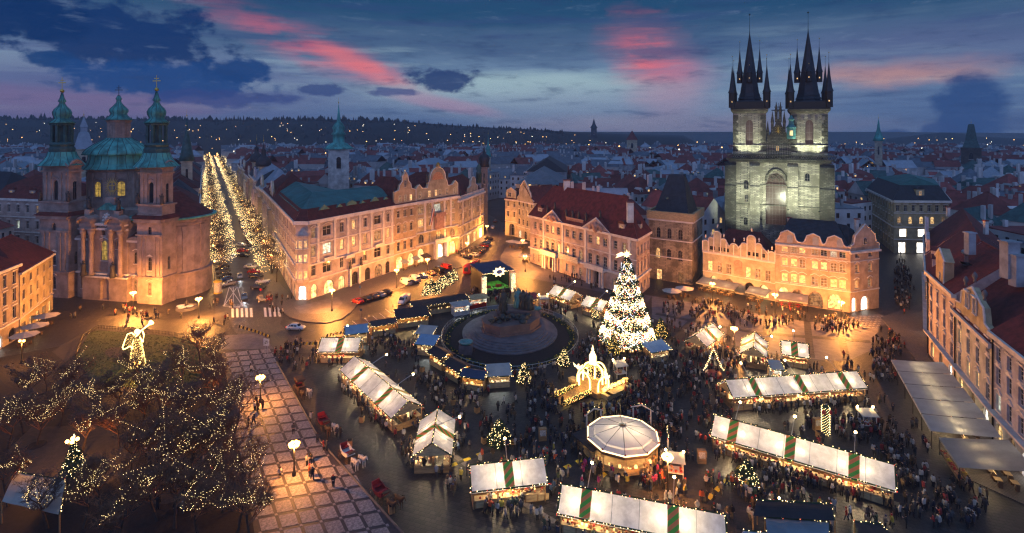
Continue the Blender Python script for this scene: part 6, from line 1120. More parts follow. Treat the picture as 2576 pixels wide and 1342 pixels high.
ROOFC = [('tile_city', 'red tiled'), ('tile_city', 'red tiled'), ('tile_city', 'red tiled'), ('tile_city', 'red tiled'), ('tile_city', 'red tiled'), ('slate_city', 'grey'), ('zinc', 'dark grey'), ('metal_roof', 'pale metal'), ('copper_dark', 'dark green')]
KINDN = ['gabled', 'hipped', 'gabled', 'long gabled', 'mansard', 'flat topped', 'long hipped', 'square hipped', 'broad mansard', 'steep gabled']
def side_of(x, y):
    u = UC + F * x / y
    return 'behind the domed church' if u < 480 else 'left of the copper tower' if u < 800 else 'behind the corner house' if u < 1180 else 'behind the palace' if u < 1620 else 'left of the twin spires' if u < 1840 else 'behind the twin spires' if u < 2090 else 'right of the twin spires' if u < 2330 else 'above right hand houses'
nh = 0; placed = []
def blocked(x, y, r):
    if inpoly((x, y), SQp): return True
    for i in range(len(SQp)):
        if segdist((x, y), SQp[i], SQp[(i + 1) % len(SQp)]) < r * .55: return True
    for a, b, w in SEG:
        if segdist((x, y), a, b) < w + r * .55: return True
    for b in FOOT:
        if b[0] - r * .6 < x < b[2] + r * .6 and b[1] - r * .6 < y < b[3] + r * .6: return True
    return any((x - p[0]) ** 2 + (y - p[1]) ** 2 < (r * .62 + p[2] * .62) ** 2 for p in placed)
cands = []
for _ in range(9000):
    y = 110 + 480 * random.random() ** .8; x = rnd(-1.02, 1.05) * (y + 12); cands.append((y, x))
cands.sort()
for y, x in cands:
    if nh >= 296: break
    k = random.randrange(10); P = PROTO[k]; r = math.hypot(P['w'], P['d']) / 2 * 1.0
    if x < 0 and y < 165: continue
    if blocked(x, y, r): continue
    placed.append((x, y, r)); nh += 1; rm, rn = random.choice(ROOFC); ang = random.choice((0, math.pi / 2, -.5, .5, .5 + math.pi / 2, .25, -.25))
    nm = '%s house with %s roof, %s %s' % (KINDN[k], rn, 'close' if y < 230 else 'midway' if y < 310 else 'well' if y < 400 else 'far', side_of(x, y))
    o = thing('town_house', nm, 'house', (x, y, 0), ang, 'old town houses behind the square')
    ob('wall', P['wall'], o)
    if rm not in P['roof']: P['roof'][rm] = P['rmb'].mesh('roof', [rm, 'wall_city'])
    rf = ob('roof', P['roof'][rm], o); wn = ob('window', P['win'], o); wn['kind'] = 'stuff'
    for q in P['ch']: ob('chimney', q, rf)
    if P['dm'] and y < 420: ob('dormer', P['dm'], rf)
same = {}
for o in list(COL.objects):
    if o.get('category') == 'house' and o.name.startswith('town_house'): same.setdefault(o['label'], []).append(o)
for l, os_ in same.items():
    os_.sort(key=lambda o: o.location.x / o.location.y)
    if len(os_) > 1:
        for i, o in enumerate(os_): o['label'] = l + ', ' + (['leftmost', 'second from left', 'third from left', 'fourth from left', 'fifth from left', 'sixth from left', 'seventh from left', 'eighth from left', 'ninth from left'][min(i, 8)] if i < len(os_) - 1 else 'rightmost')
random.seed(17); fm = MB(); fl_ = MB()
for _ in range(1500):
    y = rnd(430, 900); x = rnd(-1.05, 1.05) * y
    if any((x - p[0]) ** 2 + (y - p[1]) ** 2 < 20 ** 2 for p in placed) or segdist((x, y), P0, pz(860, 0)) < 24: continue
    w, d, h, rh = rnd(14, 34), rnd(11, 16), rnd(13, 20), rnd(4, 7); a = random.choice((0, .5, 1.2, 2, -.4)); R = Matrix.Translation((x, y, 0)) @ Matrix.Rotation(a, 4, 'Z'); t_ = MB().box(-w / 2, -d / 2, 0, w / 2, d / 2, h, random.choice((0, 0, 1)))
    c = random.choice((2, 2, 2, 3, 3, 4)); f = [V3((-w / 2, -d / 2, 0)), V3((w / 2, -d / 2, 0)), V3((w / 2, d / 2, 0)), V3((-w / 2, d / 2, 0))]; r = MB(); hip(r, f, h + .02, h + rh, 0, .3, random.choice((0, .2)), 0); t_.add(r, None, c)
    for _k in range(2): q = rnd(-w * .35, w * .35); t_.cbox(q, rnd(-2, 2), h + rh * .4, 1.4, .9, rh * .9, 0)
    fm.add(t_, R)
    for _k in range(random.choice((0, 1, 1, 2))): p = R @ V3((rnd(-w / 2, w / 2), -d / 2 - .4, rnd(h * .4, h))); fl_.octa(p, rnd(.35, .6), random.choice((0, 0, 1)))
o = tag(fm.build('distant_city', ['wall_city', 'greywall', 'tile_city', 'slate_city', 'metal_roof']), 'distant mass of city roofs running out to the wooded ridge', 'rooftops'); o['kind'] = 'stuff'
for i in range(90): u = rnd(1500, 2576); y = rnd(600, 1400); fl_.octa(((u - UC) / F * y, y, rnd(8, 26)), rnd(.5, .9), random.choice((0, 0, 1)))
for i in range(60): p = pz(rnd(420, 860), random.choice((-7, 7, -4, 3)), rnd(4, 9)); fl_.octa(p, .6, 0)
o = tag(fl_.build('city_lights', ['city_light', 'city_light_white']), 'scattered lit windows and street lights of the distant city', 'lights'); o['kind'] = 'stuff'
# -- strings of bulbs and garlands
def along(pts, step):
    out = []; carry = 0.0
    for a, b in zip(pts, pts[1:]):
        L = (b - a).length; s = carry
        while s < L: out.append(a + (b - a) * (s / L)); s += step
        carry = s - L
    return out
def bulbs(mb, pts, step=.3, r=.06, jit=.06, m=0):
    for p in along([V3(q) for q in pts], step): mb.octa((p.x + rnd(-jit, jit), p.y + rnd(-jit, jit), p.z + rnd(-jit, jit)), r * rnd(.8, 1.2), m)
def string(name, parent, lines, step=.32, r=.062, green=True, mat='bulb', red=True):
    mb = MB()
    for l in lines:
        if green: mb.path(l, .11, 4, 1)
        bulbs(mb, l, step, r, .10, 0)
        if red: bulbs(mb, l, step * 6, r * .9, .1, 2)
    o = mb.build(name, [mat, 'garland', 'bulb_red'], parent); o['kind'] = 'stuff'; return o

# -- street lamps
def lamp_post(label, u, v, h=4.8, n=6, group='street lamps of the square', two=False):
    p = gp(u, v, h); root = thing('street_lamp', label, 'street lamp', (p.x, p.y, 0), rnd(0, 1), group)
    MB().lathe([(.28, 0), (.28, .5), (.16, .7), (.10, 1.4), (.075, h - .5), (.12, h - .35), (.05, h + .1)], 8).build('post', ['iron'], root, True)
    R = .55 if n > 2 else .4; a = MB()
    for k in range(n): q = 2 * math.pi * k / n; a.path([(0, 0, h - .45), (R * .6 * math.cos(q), R * .6 * math.sin(q), h - .5), (R * math.cos(q), R * math.sin(q), h - .25)], .035, 4)
    a.build('arms', ['iron'], root)
    for k in range(n): q = 2 * math.pi * k / n; ob('globe', GLOBE, root, (R * math.cos(q), R * math.sin(q), h))
    plight('light', root, V3((.0, -.25, h - .75)), (1, .37, .07), 3000 if n == 2 or u < 200 else 32000 if u < 510 and n == 6 else (3000 * n + 3600) if n < 7 else 4200, .3); return root
GLOBE = MB().ball((0, 0, 0), .25, 0, 8).mesh('globe', ['globe'], True)
LAMPS = [('lamp before the white church front, left of its corner', 335, 737, 5.6, 6), ('lamp beside the fountain at the white church corner', 500, 752, 5.0, 6), ('lamp on the chequered promenade, farther from the camera', 655, 950, 4.4, 7), ('lamp on the chequered promenade, nearer to the camera', 740, 1118, 4.4, 7), ('lamp in the park beside the small lit tree with a cross', 182, 1108, 4.8, 4), ('park lamp directly below the glowing angel', 345, 913, 4.0, 2), ('lamp by the park at the left edge beside the cafe', 55, 858, 4.6, 2),
    ('lamp by the white vans in front of the salmon gabled house', 998, 680, 5.6, 5), ('lamp in front of the ornate yellow house', 1075, 653, 5.6, 5), ('lamp on the rounded corner pavement', 835, 731, 5.6, 5), ('lamp on the side street pavement by the balustrade house', 1175, 612, 5.2, 4), ('lamp farther into the side street beside parked cars', 1225, 569, 5.2, 3), ('lamp on the forecourt left of the palace', 1321, 645, 5.2, 4), ('lamp by the small cafe parasols left of the palace', 1315, 605, 5.2, 4),
    ('lamp in front of the left arcade arch', 1792, 714, 5.2, 5), ('lamp between the two arcaded houses', 1950, 742, 5.6, 5), ('lamp before the right end of the three gabled house', 2116, 761, 5.4, 5), ('lamp on the open plaza behind the market cabins', 1847, 827, 5.0, 8), ('eight globe lamp right of the round pavilion', 1679, 1150, 4.8, 8)]
random.seed(3)
for lab, u, v, h, n in LAMPS: lamp_post(lab, u, v, h, n)
SG = MB().ball((0, 0, 0), .3, 0, 6).mesh('globe', ['globe'])
for k in range(22):
    s = 24 + (k // 2) * 26; sd = -1 if k % 2 else 1; p = pz(s, sd * 8.2); root = thing('street_lamp', 'globe lamp on the %s of the tree lined street, %s from the square' % ('left' if sd < 0 else 'right', (['first'] + names)[k // 2]), 'street lamp', p, 0, 'street lamps of the tree lined street')
    MB().lathe([(.16, 0), (.08, .8), (.06, 6)], 6).build('post', ['iron'], root); ob('globe', SG, root, (0, 0, 6.2)); k < 12 and plight('light', root, V3((0, 0, 5.6)), (1, .46, .12), 2600, .3)

# -- striped canvas market stalls
def stall(label, r0, r1, half, stripes, rise=4.3, eave=2.5, power=260, glow=True):
    a, b = gp(*r0, rise), gp(*r1, rise); a.z = b.z = 0; d = b - a; L = d.length; ang = math.atan2(d.y, d.x); c = (a + b) / 2
    root = thing('market_stall', label, 'market stall', c, ang, 'white canvas market stalls with striped bands'); l2 = L / 2
    nx = max(6, int(L / .8))
    for s in (-1, 1):
        m = MB(); N = 4; g = []
        sf = random.Random(int(L * 100))
        for j in range(N + 1):
            q = j / N
            for i in range(nx + 1):
                x = -l2 + L * i / nx; sag = -.10 * math.sin(math.pi * q) * (1 - .6 * abs(math.sin(math.pi * i * L / nx / 4.0))) + sf.uniform(-.02, .02) * (0 < q < 1); g.append((x, s * half * q, rise + (eave - rise) * q + sag))
        m.v = g
        for j in range(N):
            for i in range(nx):
                t_ = (j * (nx + 1) + i, j * (nx + 1) + i + 1, (j + 1) * (nx + 1) + i + 1, (j + 1) * (nx + 1) + i); m.f.append(t_ if s < 0 else t_[::-1]); m.m.append(0)
        [MB().path([(-l2 + i * L / max(1, round(L / 3.3)), s * half * q, rise + .02 + (eave - rise) * q - .07 * math.sin(math.pi * q)) for q in (0, .25, .5, .75, 1)], .028, 3).build('canvas_seam', ['zinc'], root) for i in range(1, max(1, round(L / 3.3)))]
        for i in range(nx): m.poly([(-l2 + L * i / nx, s * half, eave), (-l2 + L * (i + 1) / nx, s * half, eave), (-l2 + L * (i + 1) / nx, s * half, eave - .28), (-l2 + L * i / nx, s * half, eave - .28)])
        m.build('canvas_slope', ['canvas'], root, True)
        for f in stripes:
            x = -l2 + L * f; w = .62; t = MB(); n = 6; uvx = ((0, 0), (1.24, 0))
            for j in range(n):
                q0, q1 = j / n, (j + 1) / n; P = lambda xx, q: (xx, s * half * q * 1.004, rise + .05 + (eave - rise) * q - .06 * math.sin(math.pi * q)); le = 3.2
                t.poly((P(x - w, q0), P(x + w, q0), P(x + w, q1), P(x - w, q1)), 0, ((0, -s * q0 * le), (1.24, -s * q0 * le), (1.24, -s * q1 * le), (0, -s * q1 * le)))
            t.poly(((x - w, s * (half + .02), eave + .03), (x + w, s * (half + .02), eave + .03), (x + w, s * (half + .02), eave - .3), (x - w, s * (half + .02), eave - .3)), 0, ((0, 0), (1.24, 0), (1.24, .3), (0, .3))); t.build('striped_band', ['stripe'], root)
        cn = MB(); cn.box(-l2 + .5, s * (half - .75) - .35, 0, l2 - .5, s * (half - .75) + .35, 1.0, 0); cn.box(-l2 + .4, s * (half - .75) - .5, 1.0, l2 - .4, s * (half - .75) + .5, 1.08, 1)
        for i in range(int(L / 1.6)): x = -l2 + .7 + i * 1.6; cn.box(x, s * (half - .38) if s > 0 else -(half - .38) - .03, .1, x + 1.4, s * (half - .38) + .03 if s > 0 else -(half - .38), .92, 1)
        cn.build('counter', ['wood', 'wood_pale'], root)
        gd = MB(); r_ = random.Random(int(L * 37 + s))
        for i in range(int(L * 4.5)):
            x = r_.uniform(-l2 + .6, l2 - .6); y = s * (half - .75 + r_.uniform(-.4, .4)); z = 1.09
            if r_.random() < .5: gd.ball((x, y, z + .12), r_.uniform(.1, .18), r_.choice((0, 1, 2, 3, 4)), 5)
            else: gd.cbox(x, y, z, r_.uniform(.15, .4), r_.uniform(.15, .3), r_.uniform(.1, .45), r_.choice((0, 1, 2, 3, 4)))
        for i in range(int(L / 1.1)):
            x = -l2 + .9 + i * 1.1; gd.cbox(x, s * .45, 1.3, .8, .25, r_.uniform(.4, .9), r_.choice((0, 2, 4)))
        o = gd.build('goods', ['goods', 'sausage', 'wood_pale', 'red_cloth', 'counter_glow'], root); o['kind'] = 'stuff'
        for i in range(int(L / 3.2) + 1):
            x = -l2 + .35 + i * (L - .7) / max(1, int(L / 3.2)); MB().box(x - .07, s * (half - .3) - .07, 0, x + .07, s * (half - .3) + .07, eave).build('post', ['wood'], root)
    for e in (-1, 1):
        m = MB(); x = e * (l2 - .3); m.prism([(x, -half + .3, 0), (x, half - .3, 0), (x, half - .3, 1.0), (x, -half + .3, 1.0)], (e * .06, 0, 0)); m.prism([(x, -half + .3, eave - .1), (x, half - .3, eave - .1), (x, 0, rise - .15)], (e * .06, 0, 0), 1); m.build('gable_board', ['wood', 'wood_pale'], root)
    MB().box(-l2 + .4, -.06, 0, l2 - .4, .06, 2.0).box(-l2 + .4, -.3, 1.28, l2 - .4, .3, 1.32).build('shelf_wall', ['wood'], root)
    for e in stripes:
        x = -l2 + L * e
        for s in (-1, 1):
            for q in (-1.35, 1.35):
                if abs(x + q) > l2 - .5: continue
                plight('lamp', root, V3((x + q, s * half * .42, rise - .42 * (rise - eave) - .62)), (1, .74, .40), power * 1.7, .15)
        for s in (-1, 1): plight('counter_fill_light', root, V3((x, s * half * .84, eave - .3)), (1, .70, .32), power * 2.2, .12, 2.5, V3((x, s * (half * .84 + .5), 0)), .3)  # added spot without a fixture, spills warm light on the crowd and ground
        m = MB(); y = half * .55; m.path([(x, 0, rise - .1), (x + .1, y * 1.6, rise + .9), (x + .15, y * 2.4, rise + 1.3)], .05, 4); m.ball((x + .15, y * 2.4, rise + 1.25), .17, 1, 6); m.build('gooseneck_lamp', ['steel', 'globe_small'], root)
    E = [[(-l2, -half, eave - .1), (l2, -half, eave - .1)], [(-l2, half, eave - .1), (l2, half, eave - .1)]]
    for e in (-l2, l2): E.append([(e, -half, eave), (e, 0, rise + .05), (e, half, eave)])
    string('light_string', root, E + [[(-l2, 0, rise + .08), (l2, 0, rise + .08)]], .34, .06)
    return root
random.seed(8)
STALLS = [('short stall facing the camera left of the monument, roof end to the road', (808.5, 850.5), (909.5, 850), 2.6, [.51]), ('long stall slanting away beside the horse carriages', (891.7, 896), (1027, 1010), 2.9, [.27, .74]), ('gable fronted stall left of centre with a chevron shaped band', (1101.7, 1027.6), (1086.7, 1116), 2.75, [.52]), ('short stall facing the camera in the lower centre', (1181, 1172), (1369, 1152), 2.35, [.5]), ('long stall at the bottom edge right of centre', (1411.7, 1219), (1825, 1297), 2.5, [.17, .70]), ('longest stall slanting across the lower right', (1797, 1044), (2252, 1171), 2.7, [.13, .465, .80]), ('long three banded stall before the plaza on the right', (1823.7, 957), (2156, 934), 2.5, [.19, .53, .86]),
    ('short stall facing the camera at the plaza edge on the right', (1964, 857), (2034, 867), 2.5, [.48]), ('gable fronted stall in the middle of the plaza edge', (1898.7, 835.6), (1895, 874), 2.5, [.5]), ('short slanting stall right of the great lit tree', (1793.7, 814), (1748.7, 844), 2.5, [.45]), ('short stall behind the monument, the left of two', (1395.8, 717), (1450.8, 734.8), 2.6, [.5]), ('short stall left of the great lit tree, the right of two', (1475.8, 743.5), (1530, 759), 2.6, [.55])]
ST = [stall(*s) for s in STALLS]

# -- wooden cabins, kiosks and food trucks
def cabin(name, label, cat, u, v, w, d, ang, roof, wall='wood', h=2.5, rh=.7, glow=1, power=90, strings=True, ref=0, kind='lean', front='wood_pale', group='cabins round the monument'):
    p = gp(u, v, ref); root = thing(name, label, cat, (p.x, p.y, 0), math.radians(ang), group); a, b = w / 2, d / 2
    m = MB().box(-a, b - .1, 0, a, b, h); m.box(-a, -b, 0, -a + .1, b - .1, h); m.box(a - .1, -b, 0, a, b - .1, h); m.build('wall', [wall], root)
    MB().box(-a + .1, -b, 0, a - .1, -b + .5, 1.05).box(-a, -b - .2, 1.05, a, -b + .55, 1.12).build('counter', [front], root)
    m = MB()
    if kind == 'lean': m.prism([(-a - .4, -b - .9, h - .1), (a + .4, -b - .9, h - .1), (a + .4, b + .3, h + rh), (-a - .4, b + .3, h + rh)], (0, 0, .1))
    else:
        m.prism([(-a - .4, -b - .6, h - .1), (a + .4, -b - .6, h - .1), (a + .4, 0, h + rh), (-a - .4, 0, h + rh)], (0, 0, .08)); m.prism([(-a - .4, 0, h + rh), (a + .4, 0, h + rh), (a + .4, b + .6, h - .1), (-a - .4, b + .6, h - .1)], (0, 0, .08))
    for i in range(int(w / .6)): x = -a + i * .6; y1, z1 = ((b + .3, h + rh) if kind == 'lean' else (0, h + rh)); m.path([(x, -b - (.9 if kind == 'lean' else .6), h + .01), (x, y1, z1 + .1)], .03, 3)
    m.build('roof', [roof], root)
    gd = MB()
    for i in range(int(w * 4)): gd.cbox(rnd(-a + .2, a - .2), -b + rnd(0, .4), 1.12, rnd(.12, .3), rnd(.1, .2), rnd(.08, .35), random.randrange(4))
    for i in range(int(w)): gd.cbox(-a + .5 + i, b - .3, 1.3, .8, .25, .7, random.randrange(4))
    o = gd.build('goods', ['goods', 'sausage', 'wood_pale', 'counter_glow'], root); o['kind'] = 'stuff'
    if glow: MB().box(-a + .3, -.04, h - .22, a - .3, .04, h - .16).build('lamp_tube', ['globe_small' if glow < 2 else 'lamp_white'], root); plight('lamp', root, V3((0, -b * .3, h - .5)), (1, .68, .30) if glow < 2 else (1, .95, .85), power, .2)
    if strings:
        q = -b - (.9 if kind == 'lean' else .6); zz = h; string('light_string', root, [[(-a - .4, q, zz), (a + .4, q, zz)], [(-a - .4, q, zz), (-a - .4, b * (1 if kind == 'lean' else 0), h + rh)], [(a + .4, q, zz), (a + .4, b * (1 if kind == 'lean' else 0), h + rh)]], .32, .065)
    return root
CABINS = [('market_cabin', 'cabin with pale blue ribbed roofs by the road, behind the leftmost stall', 'cabin', 897, 860, 4.4, 2.6, 20, 'cloth_blue'), ('market_cabin', 'cabin with a dark brown roof and a bright lamp beside the road', 'cabin', 962, 838, 5.5, 3, 28, 'cloth_brown'), ('market_cabin', 'large timber cabin with dark front awning and two lit counters', 'cabin', 1036, 815, 7.5, 4, 20, 'cloth_dark'),
    ('market_cabin', 'stall with a bright sky blue roof just left of the monument', 'cabin', 1073, 862, 3.6, 2.6, -12, 'awning_pale'), ('market_cabin', 'cabin with a slate blue roof in front of the sky blue one', 'cabin', 1076, 888, 3.8, 2.8, -12, 'cloth_blue'), ('market_cabin', 'black roofed grill cabin left of the monument railing', 'cabin', 1110, 920, 4.4, 2.8, -48, 'cloth_dark'), ('market_cabin', 'black roofed grill cabin below left of the monument railing', 'cabin', 1152, 952, 4.4, 2.8, -46, 'cloth_dark'), ('market_cabin', 'navy roofed cabin in front of the monument', 'cabin', 1195, 975, 4.2, 2.6, -18, 'cloth_navy'), ('market_cabin', 'pale blue roofed cabin in front of the monument', 'cabin', 1254, 968, 4.0, 2.6, 8, 'awning_pale'),
    ('market_cabin', 'small maroon roofed cabin behind the monument', 'cabin', 1328, 772, 4.0, 2.4, 4, 'leather_red'), ('market_cabin', 'cabin with pale blue ribbed metal roof below the great lit tree', 'cabin', 1650, 905, 4.6, 2.4, 22, 'cloth_blue'), ('kiosk', 'narrow white kiosk between the three banded stall and the plaza', 'kiosk', 1950, 955, 1.8, 1.6, -8, 'awning_pale')]
for i, c in enumerate(CABINS): cabin(*c, glow=2 if i in (0, 3, 4, 8, 10, 11) else 1, kind='gable' if i in (1, 5, 6, 7) else 'lean', wall='wood_white' if i == 11 else 'wood')
cabin('food_truck', 'white food truck with red front panels near the stage', 'food truck', 1197, 772, 5.5, 2.4, 26, 'wood_pale', 'wood_white', 2.6, .2, 2, 130, False, front='car_red'); cabin('food_truck', 'white food truck with a pale flap left of the red fronted one', 'food truck', 1158, 790, 4.2, 2.4, 26, 'awning_pale', 'wood_white', 2.6, .2, 2, 110, False, front='wood_white')
for lab, u, v, an in (('low white roofed sales table by the eight globe lamp', 1698, 1198, -12), ('white roofed sales table in the crowd at lower right', 2182, 1078, -4), ('small white sales table behind the monument', 1368, 772, 10), ('white roofed counter at the right end of the arch gate', 1560, 948, 15)):
    p = gp(u, v); root = thing('sales_table', lab, 'sales table', p, math.radians(an), 'small roofed sales tables')
    for x in (-1, 1):
        for y in (-.7, .7): MB().box(x * 1.0 - .05, y - .05, 0, x * 1.0 + .05, y + .05, 2.3).build('leg', ['wood_white'], root)
    MB().prism([(-1.3, -1.0, 2.3), (1.3, -1.0, 2.3), (1.3, 1.0, 2.7), (-1.3, 1.0, 2.7)], (0, 0, .08)).build('roof', ['awning_pale'], root); MB().box(-1.1, -.8, .8, 1.1, .8, .9).build('tabletop', ['wood_white'], root)
    gd = MB(); [gd.cbox(rnd(-1, 1), rnd(-.7, .7), .9, .25, .2, rnd(.1, .3), random.randrange(3)) for _ in range(16)]; o = gd.build('goods', ['goods', 'red_cloth', 'wood_pale'], root); o['kind'] = 'stuff'
    for x in (-1.2, 1.2): MB().tube((x, .9, 2.6), (x, .6, 3.1), .03, None, 4).ball((x, .6, 3.15), .16, 1, 6).build('lamp', ['steel', 'globe_small'], root)
# long timber hut carrying a row of lit trees on its roof
lh = cabin('timber_hut', 'long timber hut with a dark boarded roof carrying a row of lit trees', 'hut', 1106, 783, 15, 3.2, 27, 'cloth_dark', 'wood_pale', 2.7, .3, 0, 0, True)

# -- round pavilion with a ten sided canopy
pc = gp(1566, 1096, 3.0); pc.z = 0; R = 5.25; rd = thing('round_pavilion', 'round ten sided market pavilion with a glowing lilac canopy and lit rim', 'pavilion', pc, .18)
m = MB(); ring = lambda r, z, n=10: [(r * math.cos(2 * math.pi * i / n), r * math.sin(2 * math.pi * i / n), z) for i in range(n)]
for k in range(10):
    a, b = k, (k + 1) % 10; o1, o2 = ring(R, 3.05), ring(R * .82, 3.35); o3 = ring(R * .80, 3.6); o4 = ring(.45, 4.5)
    q = MB(); q.poly((o1[a], o1[b], o2[b], o2[a])); q.poly((o3[a], o3[b], o4[b], o4[a])); q.poly((o2[a], o2[b], o3[b], o3[a])); q.build('canopy_panel', ['canvas_lilac'], rd); m.path([o1[a], o2[a], o3[a], o4[a]], .05, 4)
m.path([ring(.5, 4.5)[i % 10] for i in range(11)], .1, 4); m.build('rib', ['zinc'], rd)
m = MB(); m.path([ring(R + .05, 3.08)[i % 10] for i in range(11)], .10, 5); m.build('rim_light', ['star_glow'], rd); MB().lathe([(R, 2.55), (R + .02, 2.98)], 10).build('fascia', ['wood_dark'], rd)
for i in range(10):
    p = ring(R - .3, 0)[i]; MB().box(p[0] - .08, p[1] - .08, 0, p[0] + .08, p[1] + .08, 2.9).build('post', ['wood_pale'], rd); MB().ball((ring(R, 3.2)[i][0], ring(R, 3.2)[i][1], 3.25), .14, 0, 6).build('red_ball', ['leather_red'], rd)
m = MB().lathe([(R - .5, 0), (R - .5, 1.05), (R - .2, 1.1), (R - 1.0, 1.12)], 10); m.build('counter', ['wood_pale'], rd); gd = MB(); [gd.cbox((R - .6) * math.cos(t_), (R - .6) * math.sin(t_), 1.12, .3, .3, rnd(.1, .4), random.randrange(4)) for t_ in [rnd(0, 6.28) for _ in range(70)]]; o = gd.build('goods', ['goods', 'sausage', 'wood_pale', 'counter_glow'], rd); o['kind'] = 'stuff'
MB().lathe([(1.2, 0), (1.2, 2.6)], 10).build('core', ['wood'], rd)
for x, y in ((-1.5, .5), (1.4, -1.2)): plight('lamp', rd, V3((x, y, 3.5)), (1, .74, .36), 800, .12)
for k in range(5): t_ = 2 * math.pi * k / 5; plight('lamp', rd, V3((4.0 * math.cos(t_), 4.0 * math.sin(t_), 2.5)), (1, .74, .36), 300, .1, 2.5, V3((4.4 * math.cos(t_), 4.4 * math.sin(t_), 0)))
an = cabin('annexe_hut', 'low boarded hut with a dark roof attached left of the round pavilion', 'hut', 1497, 1140, 4.2, 3, -62, 'cloth_dark', 'wood_pale', 2.2, .4, 0, 0, False)
for lab, u, v, a in (('white timber garland arch behind left of the round pavilion', 1494, 1085, .5), ('white timber garland arch behind right of the round pavilion', 1615, 1075, -.4), ('white timber garland frame right of the round pavilion', 1680, 1140, 1.3)):
    p = gp(u, v); root = thing('timber_arch', lab, 'garland arch', p, a, 'white garland arches round the pavilion')
    for x in (-1.4, 1.4): MB().box(x - .1, -.1, 0, x + .1, .1, 2.8).build('post', ['wood_white'], root)
    MB().prism([(-1.8, -.1, 2.8), (0, -.1, 3.5), (0, -.1, 3.75), (-1.8, -.1, 3.0)], (0, .2, 0)).prism([(0, -.1, 3.5), (1.8, -.1, 2.8), (1.8, -.1, 3.0), (0, -.1, 3.75)], (0, .2, 0)).build('beam', ['wood_white'], root); string('light_string', root, [[(-1.8, 0, 3.05), (0, 0, 3.8), (1.8, 0, 3.05)]], .3, .06)

# -- the oval monument
mc = V3((0, 0, 0)); e0 = gp(1283, 937); e1 = gp(1283, 776); mc = (e0 + e1) / 2; mc.x = -.5; RX, RY = 16.0, (e1.y - e0.y) / 2
def ell(k, z=0.0, n=48, c=None): c = c or V3((0, 0, 0)); return [(c.x + RX * k * math.cos(2 * math.pi * i / n), c.y + RY * k * math.sin(2 * math.pi * i / n), z) for i in range(n)]
mon = thing('monument', 'dark bronze figure group on an oval stepped stone monument at the centre', 'monument', mc)
MB().ring([ell(.93, .01), ell(.93, .12)]).build('planting_bed', ['soil'], mon)
m = MB(); random.seed(4)
for i in range(900): t_ = rnd(0, 6.283); k = rnd(.86, .94); m.octa((RX * k * math.cos(t_), RY * k * math.sin(t_), rnd(.14, .3)), rnd(.12, .24), 0 if random.random() < .8 else 1)
o = m.build('shrub_border', ['garland', 'paint_yellow'], mon); o['kind'] = 'stuff'
SC = V3((0, 2.0, 0)); sq = lambda k, sx, sy, z, n=40: [(SC.x + RX * k * sx * math.cos(2 * math.pi * i / n), SC.y + RY * k * sy * math.sin(2 * math.pi * i / n), z) for i in range(n)]
for i in range(5):
    k = .70 - i * .045; MB().ring([sq(k, 1, 1, .12 + i * .24), sq(k, 1, 1, .12 + (i + 1) * .24)]).build('step', ['granite'], mon)
pl_ = MB()
pf = [(-5.6, -3.8), (-2.2, -6.0), (-1.0, -5.6), (4.6, -3.6), (7.0, .5), (6.6, 4.6), (1.0, 6.6), (-4.6, 4.0), (-6.4, -.4)]
pl_.prism([(x, y + 1.5, 1.3) for x, y in pf], (0, 0, 2.3)); pl_.prism([(x * 1.06, y * 1.06 + 1.5, 1.25) for x, y in pf], (0, 0, .5)); pl_.prism([(x * 1.03, y * 1.03 + 1.5, 3.3) for x, y in pf], (0, 0, .35)); pl_.build('plinth', ['granite_red'], mon)
MB().box(-3.0, 2.6, 3.6, 6.0, 6.2, 4.8).build('plinth_block', ['granite_red'], mon)
random.seed(6)
def mass(parent, pts, name, mat, h):
    m = MB(); m.lathe([(1.15, 0), (1.0, h * .2), (.75, h * .5), (.85, h * .72), (.7, h * .8), (.3, h * .85)], 10, (0, 0, 0), 0, rnd(0, 1), 1.0, .8); m.ball((0, -.1, h * .92), h * .062, 0, 8, 1.25)
    for k in range(9): t_ = k * .7; m.path([(1.05 * math.cos(t_), .85 * math.sin(t_), .1), (.78 * math.cos(t_ + .15), .62 * math.sin(t_ + .15), h * .5), (.8 * math.cos(t_ + .05), .6 * math.sin(t_ + .05), h * .74)], [.16, .11, .08], 4)
    m.path([(.7, 0, h * .76), (.95, -.4, h * .6), (.5, -.75, h * .55)], [.24, .2, .14], 6); m.path([(-.7, 0, h * .76), (-.9, -.3, h * .58), (-.6, -.7, h * .46)], [.24, .2, .14], 6); return m.build(name, [mat], parent, True, pts)
mass(mon, (-1.6, 3.2, 3.6), 'standing_figure', 'bronze', 6.4); mass(mon, (3.2, 4.4, 4.8), 'standing_figure', 'bronze', 4.6); mass(mon, (4.6, 3.6, 4.6), 'standing_figure', 'bronze', 4.4); mass(mon, (2.0, 5.2, 4.8), 'standing_figure', 'patina', 4.8)
for i in range(7):
    m = MB(); x, y = -4.2 + i * 1.2, -1.2 + rnd(-1.2, 1.6) + i * .35; a = rnd(0, 6.28); m.path([(-1.3, 0, .2), (-.5, .1, .55), (.2, 0, .75), (.7, .05, .95)], [.3, .42, .45, .25], 8); m.ball((1.05, .1, 1.15), .27, 0, 8); m.path([(.3, .3, .8), (.8, .7, .5), (1.3, .6, .3)], [.18, .15, .1], 6); m.path([(-.6, -.2, .5), (-1.3, -.6, .6), (-1.7, -.4, .1)], [.26, .2, .12], 6); m.build('reclining_figure', ['bronze'], mon, True, (x, y, 3.6), a)
m = MB(); [m.ball((rnd(-4, 5), rnd(-2, 6), 3.7 + rnd(0, .5)), rnd(.5, 1.0), 0, 7, .6) for _ in range(26)]; m.build('rocky_base', ['bronze'], mon, True)
